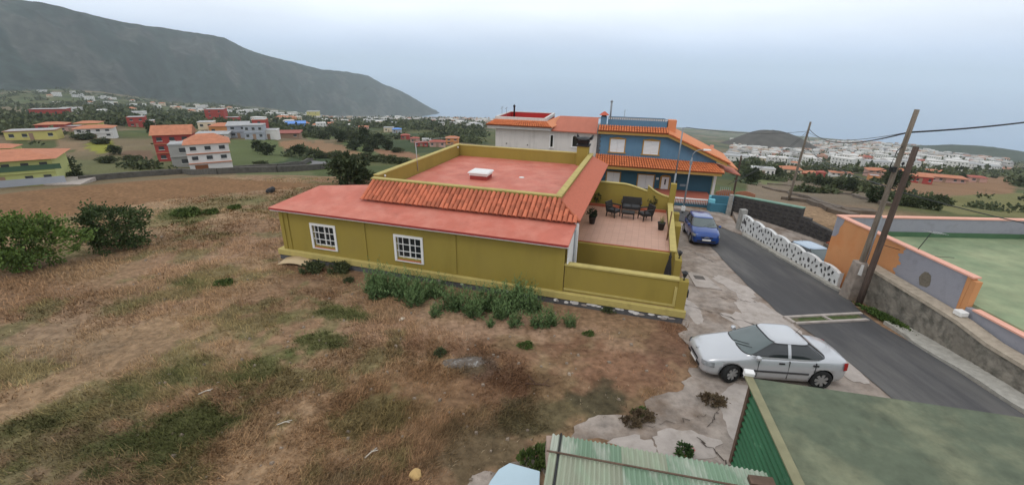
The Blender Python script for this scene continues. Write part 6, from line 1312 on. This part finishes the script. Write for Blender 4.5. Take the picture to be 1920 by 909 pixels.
for k, (x0, x1, y1, y0_) in enumerate(((598, 616, 216, 208), (617, 634, 217, 209), (634, 650, 218, 211), (650, 668, 220, 213))): H(x0, x1, y1, y0_, 'white', 'white', 'flat', ('first', 'second', 'third', 'last')[k]+' white block from the left in the hazy village row below the mountain', 1, .7, 0, 3)
H(612, 640, 238, 230, 'pink', 'orange', 'hip', 'pinkish low house above the dark trees', 1, .6, 0, 3); H(654, 668, 240, 233, 'white', 'white', 'gable', 'white gabled house right of the pinkish low one', 1, .8, 0, 1); H(672, 690, 244, 237, 'pink', 'orange', 'hip', 'pale house with orange roof behind the dark trees', 1, .7, 0, 2)
H(720, 738, 248, 240, 'cream', 'grey', 'flat', 'cream block left of the pale blue one in mid valley', 1, .7, 0, 2); H(736, 752, 250, 241, 'grey', 'blue', 'hip', 'pale blue roofed house in mid valley', 1, .7, 0, 2)
H(752, 768, 262, 252, 'red', 'red', 'hip', 'red roofed house above the yellow parapet, leftmost', 1, .7, 0, 2); H(770, 786, 268, 258, 'pink', 'red', 'hip', 'second red roofed house above the yellow parapet', 1, .7, 0, 2); H(792, 808, 268, 261, 'white', 'white', 'flat', 'white house among the red roofs above the yellow parapet', 1, .7, 0, 2)
H(778, 802, 275, 266, 'red', 'dark', 'hip', 'dark red row house behind the line post', 1, .5, 0, 3); H(806, 834, 276, 264, 'pink', 'red', 'hip', 'pink walled house with dark red roof near the parapet corner', 1, .6, 0, 3); H(836, 860, 272, 257, 'orange', 'orange', 'hip', 'orange house just behind the back corner of the parapet', 2, .7, 0, 2)
H(1411, 1449, 330, 316, 'white', 'white', 'flat', 'long white house right of the dark tree beyond the lava wall', 1, .5, 0, 5)
H(1466, 1498, 333, 314, 'cream', 'orange', 'hip', 'two storey orange roofed house behind the distant utility pole', 2, .8, 0, 3); H(1494, 1516, 334, 322, 'red', 'orange', 'hip', 'low orange roofed house right of the distant utility pole', 1, .8, 0, 2); H(1514, 1530, 333, 321, 'pink', 'orange', 'hip', 'third orange roofed house right of the distant utility pole', 1, .8, 0, 1); H(1532, 1546, 334, 321, 'red', 'red', 'hip', 'small red house at the end of the orange roofed row', 1, .8, 0, 1)
H(1560, 1594, 331, 323, 'white', 'orange', 'hip', 'white low house with reddish roof beyond the dark tree row', 1, .5, 0, 4); H(1628, 1658, 333, 317, 'pink', 'orange', 'hip', 'orange roofed house left of the tall pale pole', 2, .8, 0, 3); H(1630, 1646, 341, 330, 'orange', 'orange', 'flat', 'small orange annex below the orange roofed house by the pole', 1, .8, 0, 1); H(1680, 1692, 334, 317, 'orange', 'orange', 'hip', 'orange house showing between the two crossing poles', 2, .8, 0, 1)
H(1706, 1742, 344, 328, 'red', 'orange', 'hip', 'long orange roofed house right of the dark pole', 1, .5, 0, 4); H(1744, 1772, 330, 320, 'cream', 'orange', 'hip', 'orange roofed house standing above the long one on the right', 1, .7, 0, 3); H(1738, 1800, 342, 330, 'pink', 'orange', 'hip', 'widest orange roofed house on the right hillside', 1, .45, 0, 6); H(1820, 1845, 342, 331, 'pink', 'red', 'hip', 'dull red roofed house at the far right', 1, .7, 0, 2)
# the hazy town: small houses, each its own
def small_house_mesh(name, w, d, h, wall, roof, hip):
    mb = MB(); mb.box(-w/2, w/2, -d/2, d/2, -3, h); me_f = len(mb.f)
    if hip: mb.add([(-w/2-.3, -d/2-.3, h), (w/2+.3, -d/2-.3, h), (w/2+.3, d/2+.3, h), (-w/2-.3, d/2+.3, h), (-w*.2, 0, h+1.6), (w*.2, 0, h+1.6)], [(0, 3, 2, 1), (0, 1, 5, 4), (1, 2, 5), (2, 3, 4, 5), (3, 0, 4)])
    else: mb.box(-w/2-.1, w/2+.1, -d/2-.1, d/2+.1, h+.002, h+.5)
    wi = len(mb.f)
    nwin = max(2, int(w/3))
    for s in range(max(1, int(h/3))):
        for k in range(nwin): x = -w/2+w*(k+.5)/nwin; mb.box(x-.5, x+.5, -d/2-.05, -d/2-.01, s*3+1, s*3+2.2)
    me = bpy.data.meshes.new(name); me.from_pydata(mb.v, [], mb.f); me.update()
    for m_ in (pm(wall), rm_(roof), m_fwin): me.materials.append(m_)
    mi = [0]*me_f+[1]*(wi-me_f)+[2]*(len(mb.f)-wi); me.polygons.foreach_set('material_index', mi); return me
SV = [small_house_mesh('small_house', *a) for a in ((11, 9, 6, 'white', 'white', 0), (14, 9, 6.5, 'white', 'grey', 0), (10, 9, 3.4, 'white', 'orange', 1), (12, 10, 6, 'cream', 'orange', 1), (18, 10, 9, 'white', 'white', 0), (9, 8, 6, 'pink', 'red', 1), (22, 12, 6, 'white', 'grey', 0), (13, 10, 6, 'cream', 'white', 0))]
bigm = small_house_mesh('apartment_block', 30, 14, 15, 'white', 'white', 0)
def scatter(n, f, seed, rmin=560):
    g = random.Random(seed); out = []; Q = [q for q in (f(g) for _ in range(int(n*2.2))) if q is not None]
    st = np.array(spots_taken)
    for p in hits([q[0] for q in Q], [q[1] for q in Q]):
        if len(out) >= n: break
        if np.hypot(p[0], p[1]) > 4300 or np.hypot(p[0], p[1]) < rmin or p[2] < SEA+4: continue
        if (((p[0]-st[:, 0])**2+(p[1]-st[:, 1])**2) < (st[:, 2]+6)**2).any(): continue
        out.append(p); st = np.vstack([st, [p[0], p[1], 8]])
    spots_taken.extend((p[0], p[1], 8) for p in out)
    return out
def gl(g):   # left part: village band under the mountain and the valley floor
    x = g.triangular(60, 925, 820); lo = np.interp(x, [60, 300, 560, 700, 925], [168, 196, 213, 219, 224]); hi = np.interp(x, [60, 300, 560, 700, 800, 925], [182, 206, 226, 246, 262, 268]); return x, lo+(hi-lo)*g.random()**1.5
def gr(g):   # right part: dense town to the sea
    x = g.uniform(1372, 1890); lo = np.interp(x, [1372, 1440, 1500, 1600, 1890], [262, 284, 268, 265, 276]); hi = np.interp(x, [1372, 1500, 1700, 1890], [318, 312, 318, 324]); 
    if abs(x-1441) < 62 and 255 < lo < 290 and g.random() < .5: return None
    return x, lo+(hi-lo)*g.random()**1.15
def gml(g): x = g.uniform(70, 640); return x, np.interp(x, [70, 300, 640], [200, 214, 236])+g.uniform(-14, 10)
nearL = scatter(22, gml, 4, 260); farL = scatter(118, gl, 5); farR = scatter(175, gr, 6, 380)
g = random.Random(8)
for lst, lab, grp in ((nearL, 'small pale house scattered among the fields below the mountain', 'small houses among the left fields'), (farL, 'tiny pale house in the hazy town below the mountain', 'hazy town houses on the left'), (farR, 'tiny pale house in the hazy town towards the coast on the right', 'hazy town houses on the right')):
    for p in lst:
        k = g.choices(range(8), (4, 3, 2, 2, 3, 1, 2, 2))[0]; o = link('small_house', SV[k], None, None, (p[0], p[1], p[2])); s = g.uniform(.65, .95); o.scale = (s, s, s); o.rotation_euler = (0, 0, math.atan2(-p[0], p[1])*.7+g.uniform(-.6, .6)); tag(o, lab, 'house', grp)
# past counting: the rest of the town as one mass
def town_mass(n, f, seed):
    g = random.Random(seed); mb = MB(); cc = []
    for p in scatter(n, f, seed, 900):
        a = g.uniform(-.6, .6)+math.atan2(-p[0], p[1])*.7; w, d, h = g.uniform(8, 15), g.uniform(8, 11), g.choice((3.2, 3.5, 6, 6, 7)); c, s = math.cos(a), math.sin(a)
        co = [(p[0]+x*c-y*s, p[1]+x*s+y*c) for x, y in ((-w/2, -d/2), (w/2, -d/2), (w/2, d/2), (-w/2, d/2))]
        mb.hexa([(x, y, p[2]-3) for x, y in co], [(x, y, p[2]+h) for x, y in co]); cc += [np.array(g.choice(((.62, .60, .57), (.56, .54, .51), (.48, .45, .41), (.36, .34, .32), (.45, .36, .28), (.40, .22, .15), (.25, .24, .23))))*g.uniform(.8, 1.1)]*8
    return np_mesh('distant_town', np.array(mb.v), np.array(mb.f), np.array(cc))
def gfar(g): x = g.triangular(560, 928, 900); return x, np.interp(x, [560, 700, 925], [212, 219, 222])+abs(g.gauss(0, 1))*9
m_town = mat('far_town_walls', (0, 0, 0), rough=.9, var=.1, vscale=.1, attr=True)
o = link('distant_town', town_mass(420, gfar, 15), m_town); tag(o, 'pale mass of far town houses near the coast on the left', 'town', kind='stuff')
def gfar2(g): x = g.uniform(1372, 1895); return x, np.interp(x, [1372, 1440, 1500, 1600, 1890], [260, 284, 266, 263, 274])+abs(g.gauss(0, 1))*20
o = link('distant_town', town_mass(2300, gfar2, 16), m_town); tag(o, 'pale mass of far town houses near the coast on the right', 'town', kind='stuff')

# walls of the lane on the left and terrace banks on the right
m_dstone = mat('dark_field_stone', (.10, .092, .08), rough=1, var=.35, vscale=1.5, bump=.6, bscale=4)
def field_wall(pxs, h, th, label, name='field_wall', m=None):
    ps = [hit(x, y) for x, y in pxs]; q = []
    for a, b in zip(ps, ps[1:]):
        n = max(1, int(np.hypot(*(b-a)[:2])/3)); q += [a+(b-a)*i/n for i in range(n)]
    q.append(ps[-1]); o0 = q[0]; mb = MB()
    for a, b in zip(q, q[1:]):
        d = (b-a)[:2]; L_ = np.hypot(*d)+1e-6; nx, ny = -d[1]/L_*th/2, d[0]/L_*th/2; za, zb = gz(a[0], a[1]), gz(b[0], b[1]); A_, B_ = a-o0, b-o0
        mb.hexa([(A_[0]-nx, A_[1]-ny, za-1-o0[2]), (B_[0]-nx, B_[1]-ny, zb-1-o0[2]), (B_[0]+nx, B_[1]+ny, zb-1-o0[2]), (A_[0]+nx, A_[1]+ny, za-1-o0[2])], [(A_[0]-nx, A_[1]-ny, za+h-o0[2]), (B_[0]-nx, B_[1]-ny, zb+h-o0[2]), (B_[0]+nx, B_[1]+ny, zb+h-o0[2]), (A_[0]+nx, A_[1]+ny, za+h-o0[2])])
    o = mb.build(name, m or m_dstone, None, tuple(o0)); tag(o, label, 'wall'); return o
field_wall([(150, 342), (232, 334), (345, 326), (410, 327), (520, 323), (600, 318), (640, 314)], 1.0, .5, 'dark stone wall along the lane beyond the ploughed field')
field_wall([(440, 320), (520, 316), (570, 309), (586, 303)], .9, .5, 'upper dark stone wall on the inside of the lane bend')
lane = [hit(x, y) for x, y in ((395, 323), (440, 322), (520, 319), (580, 312), (600, 306), (580, 300))]
lm = MB(); q = []
for a, b in zip(lane, lane[1:]):
    for i in range(6): q.append(a+(b-a)*i/6)
vs = []
for k, a in enumerate(q):
    d = (q[min(k+1, len(q)-1)]-q[max(k-1, 0)])[:2]; d = d/(np.hypot(*d)+1e-6); 
    for s in (-1.7, 1.7): x, y = a[0]-d[1]*s, a[1]+d[0]*s; vs.append((x, y, max(gz(x, y), gz(a[0], a[1])-.3)+.18))
lm.add(vs, [(2*i, 2*i+1, 2*i+3, 2*i+2) for i in range(len(q)-1)]); tag(lm.build('lane', mat('lane_tarmac', (.16, .155, .155), rough=.9, var=.15)), kind='structure')
p = hit(105, 346); tag(MB().slab([(p[0]-12, p[1]-1.5, p[2]+.35), (p[0]+5, p[1]-1.0, p[2]+.35), (p[0]+3, p[1]+4, p[2]+.35), (p[0]-10, p[1]+4, p[2]+.35)], .8).build('forecourt', m_conc2), kind='structure')
for k, (pp, l) in enumerate((([(1432, 352), (1480, 362), (1540, 384), (1580, 398), (1640, 402)], 'winding earth bank across the rough field beyond the lava wall'), ([(1470, 374), (1520, 380), (1560, 398), (1600, 410)], 'lower earth bank just above the orange building'), ([(1440, 346), (1520, 352), (1600, 366), (1660, 386)], 'upper earth bank of the brown terraced field'))):
    field_wall(pp, .35, .9, l, 'earth_bank', mat('earth_bank', (.13, .10, .075), rough=1, var=.4, vscale=1.0, bump=.8, bscale=5))

# trees of the valley
TC = [crown_mesh('crown', 2.2, 2.1, 1.9, 110, 22, .5, (.022, .033, .016), (.07, .088, .036), 101), crown_mesh('crown', 2.6, 2.2, 1.6, 110, 22, .5, (.026, .038, .016), (.08, .096, .04), 102), crown_mesh('crown', 1.8, 1.8, 2.4, 110, 22, .45, (.02, .03, .015), (.06, .08, .034), 103), crown_mesh('crown', 2.8, 2.4, 1.4, 100, 22, .5, (.036, .046, .02), (.10, .115, .05), 104)]
TR = trunk_mesh('trunk', 2.0, .16, 5, 1.3, 9)
def tree(x, yb, hpx, wpx, label, k=None, grp='trees of the valley'):
    p = hit(x, yb); f = fwd(p); h = hpx*f/FPX; w = wpx*f/FPX; k = k if k is not None else int(x*7+yb) % 4; c = TC[k]
    t = empty('tree', tuple(p), x*.37); t.scale = (w/4.8, w/4.8, h/4.2); tag(t, label, 'tree', grp); link('crown', c, m_leaf, t, (0, 0, .25)); link('trunk', TR, m_bark, t); spots_taken.append((p[0], p[1], w*.4))
for a in ((652, 346, 54, 62, 'large dark bush tree behind the left end of the red roof', 0), (678, 344, 34, 40, 'smaller dark bush touching the large one behind the red roof', 1), (590, 296, 16, 26, 'dark bush at the lane bend', 1), (560, 292, 18, 30, 'dark round bush left of the lane bend', 0), (500, 290, 20, 26, 'dark bush on the green slope right of the white house', 0), (484, 284, 16, 22, 'smaller dark bush on the green slope right of the white house', 2), (490, 312, 12, 22, 'low bush above the lane wall on the green slope', 3),
          (116, 332, 38, 56, 'dark tree beside the green house', 0), (140, 336, 18, 30, 'low dark bush right of the green house forecourt', 1), (205, 306, 14, 30, 'low bush in the grassy field left of the red house', 1), (285, 250, 22, 20, 'dark round tree beside the red house roofs', 0), (160, 262, 14, 32, 'dark hedge tree below the orange roofed white house', 1), (192, 270, 12, 26, 'small dark tree beside the bright yellow field', 1), (245, 300, 10, 24, 'low bush on the reddish bank left of the red house', 3), (215, 290, 16, 22, 'dark round bush right of the bright yellow field', 0),
          (1408, 346, 30, 30, 'dark round tree beyond the lava wall beside the blue house', 0), (1456, 334, 19, 20, 'dark round tree left of the two storey orange roofed house', 0), (1672, 352, 34, 44, 'large dark tree behind the tall pale pole', 0), (1640, 346, 14, 20, 'small green bush below the orange annex', 1), (1762, 384, 20, 30, 'dark bush on the bank of the brown field', 1), (1740, 392, 20, 34, 'wide dark bush below the brown field', 0), (1700, 386, 22, 44, 'dark bush behind the two poles', 1), (1640, 380, 24, 42, 'dense dark bush left of the tall pale pole', 2), (1800, 338, 12, 18, 'round tree right of the widest orange roofed house', 0)): tree(*a)
for i, (x, yb, h_, w_) in enumerate(((1516, 343, 12, 20), (1535, 347, 16, 24), (1556, 352, 16, 26), (1574, 355, 20, 28), (1592, 358, 20, 26), (1612, 359, 18, 26), (1626, 358, 12, 18))): tree(x, yb, h_, w_, ORD[i]+' dark tree from the left in the row below the orange roofed houses', None, 'tree row on the right')
for i, (x, yb, h_, w_) in enumerate(((606, 262, 14, 24), (624, 256, 16, 26), (640, 266, 16, 26), (655, 262, 20, 26), (670, 274, 22, 28), (684, 270, 24, 26), (700, 280, 22, 28), (712, 272, 20, 24), (728, 282, 16, 24), (664, 282, 14, 26), (745, 286, 10, 22), (690, 288, 12, 22))): tree(x, yb, h_, w_, ORD[sorted((606, 624, 640, 655, 670, 684, 700, 712, 728, 664, 745, 690)).index(x)]+' dark tree from the left in the wood behind the red lean-to roof', None, 'wood behind the house')
for i, (x, yb, h_, w_) in enumerate(((690, 302, 18, 26), (712, 304, 16, 28), (735, 306, 16, 28), (758, 308, 14, 26), (670, 300, 12, 22), (630, 294, 12, 24), (612, 297, 12, 22))): tree(x, yb, h_, w_, ORD[sorted((690, 712, 735, 758, 670, 630, 612)).index(x)]+' green hedge tree from the left in the row just behind the yellow house', 3, 'hedge row behind the house')
# the rest of the greenery reads as one mass
def green_mass(n, seed):
    g = np.random.default_rng(seed); az = np.radians(np.where(g.uniform(0, 1, n) < .62, g.uniform(-52, -4, n), g.uniform(27, 52, n))); r = np.exp(g.uniform(math.log(110), math.log(2600), n)); X = np.sin(az)*r; Y = np.cos(az)*r
    C, _ = land_cover(X, Y); ok = ((az < 0) | (g.uniform(0, 1, n) < np.where(r > 350, .3, .8))) & (fbm(X/38., Y/38., 57, 3) > .52) & (C.sum(1) < .36)
    px, py, _ = project(np.stack([X, Y, ground_z(X, Y)], -1)); ok &= ~inpoly(px, py, [(430, 262), (520, 262), (540, 300), (440, 318)])
    st = np.array(spots_taken); 
    for a, b, c in st[np.hypot(st[:, 0], st[:, 1]) < 900]: ok &= ((X-a)**2+(Y-b)**2 > (c*.75+3)**2)
    X, Y, r = X[ok], Y[ok], r[ok]; m = len(X); Z = ground_z(X, Y); h = g.uniform(.8, 2.2, m)*np.clip(r/220., .6, 2.6); per = 26
    U = g.normal(size=(m, per, 3)); U /= np.linalg.norm(U, axis=2)[..., None]; U[..., 2] = np.abs(U[..., 2]); P = np.stack([X, Y, Z], -1)[:, None, :]+U*(h[:, None, None]*np.array([1.5, 1.5, 1.25]))*g.uniform(.5, 1, (m, per, 1))
    D = U+g.normal(size=U.shape)*.5; t = np.clip(g.uniform(0, 1, (m, 1, 1))*.7+g.uniform(0, .4, (m, per, 1)), 0, 1); Cc = np.array([.03, .043, .02])*(1-t)+np.array([.105, .12, .052])*t
    V, F, CC = leaf_quads(P.reshape(-1, 3), D.reshape(-1, 3), np.repeat(h*.7, per), Cc.reshape(-1, 3), .8); o = link('scrub', np_mesh('scrub', V, F, CC), m_leaf); tag(o, 'dark green scrub and orchards scattered over the valley', 'scrub', kind='stuff')
green_mass(20000, 121)

HAZE = 1.05e-4

# ------------------------------------------------------------------ haze: the damp air over the valley
hm = bpy.data.materials.new('haze_air'); hm.use_nodes = True; hm.node_tree.nodes.clear()
ho = hm.node_tree.nodes.new('ShaderNodeOutputMaterial'); hv = hm.node_tree.nodes.new('ShaderNodeVolumePrincipled')
hv.inputs['Color'].default_value = (.84, .93, 1, 1); hv.inputs['Density'].default_value = HAZE; hv.inputs['Anisotropy'].default_value = .0
hm.node_tree.links.new(hv.outputs[0], ho.inputs['Volume'])
tag(MB().box(-45000, 45000, -4000, 45000, SEA-4, 430).build('haze', hm), kind='stuff')
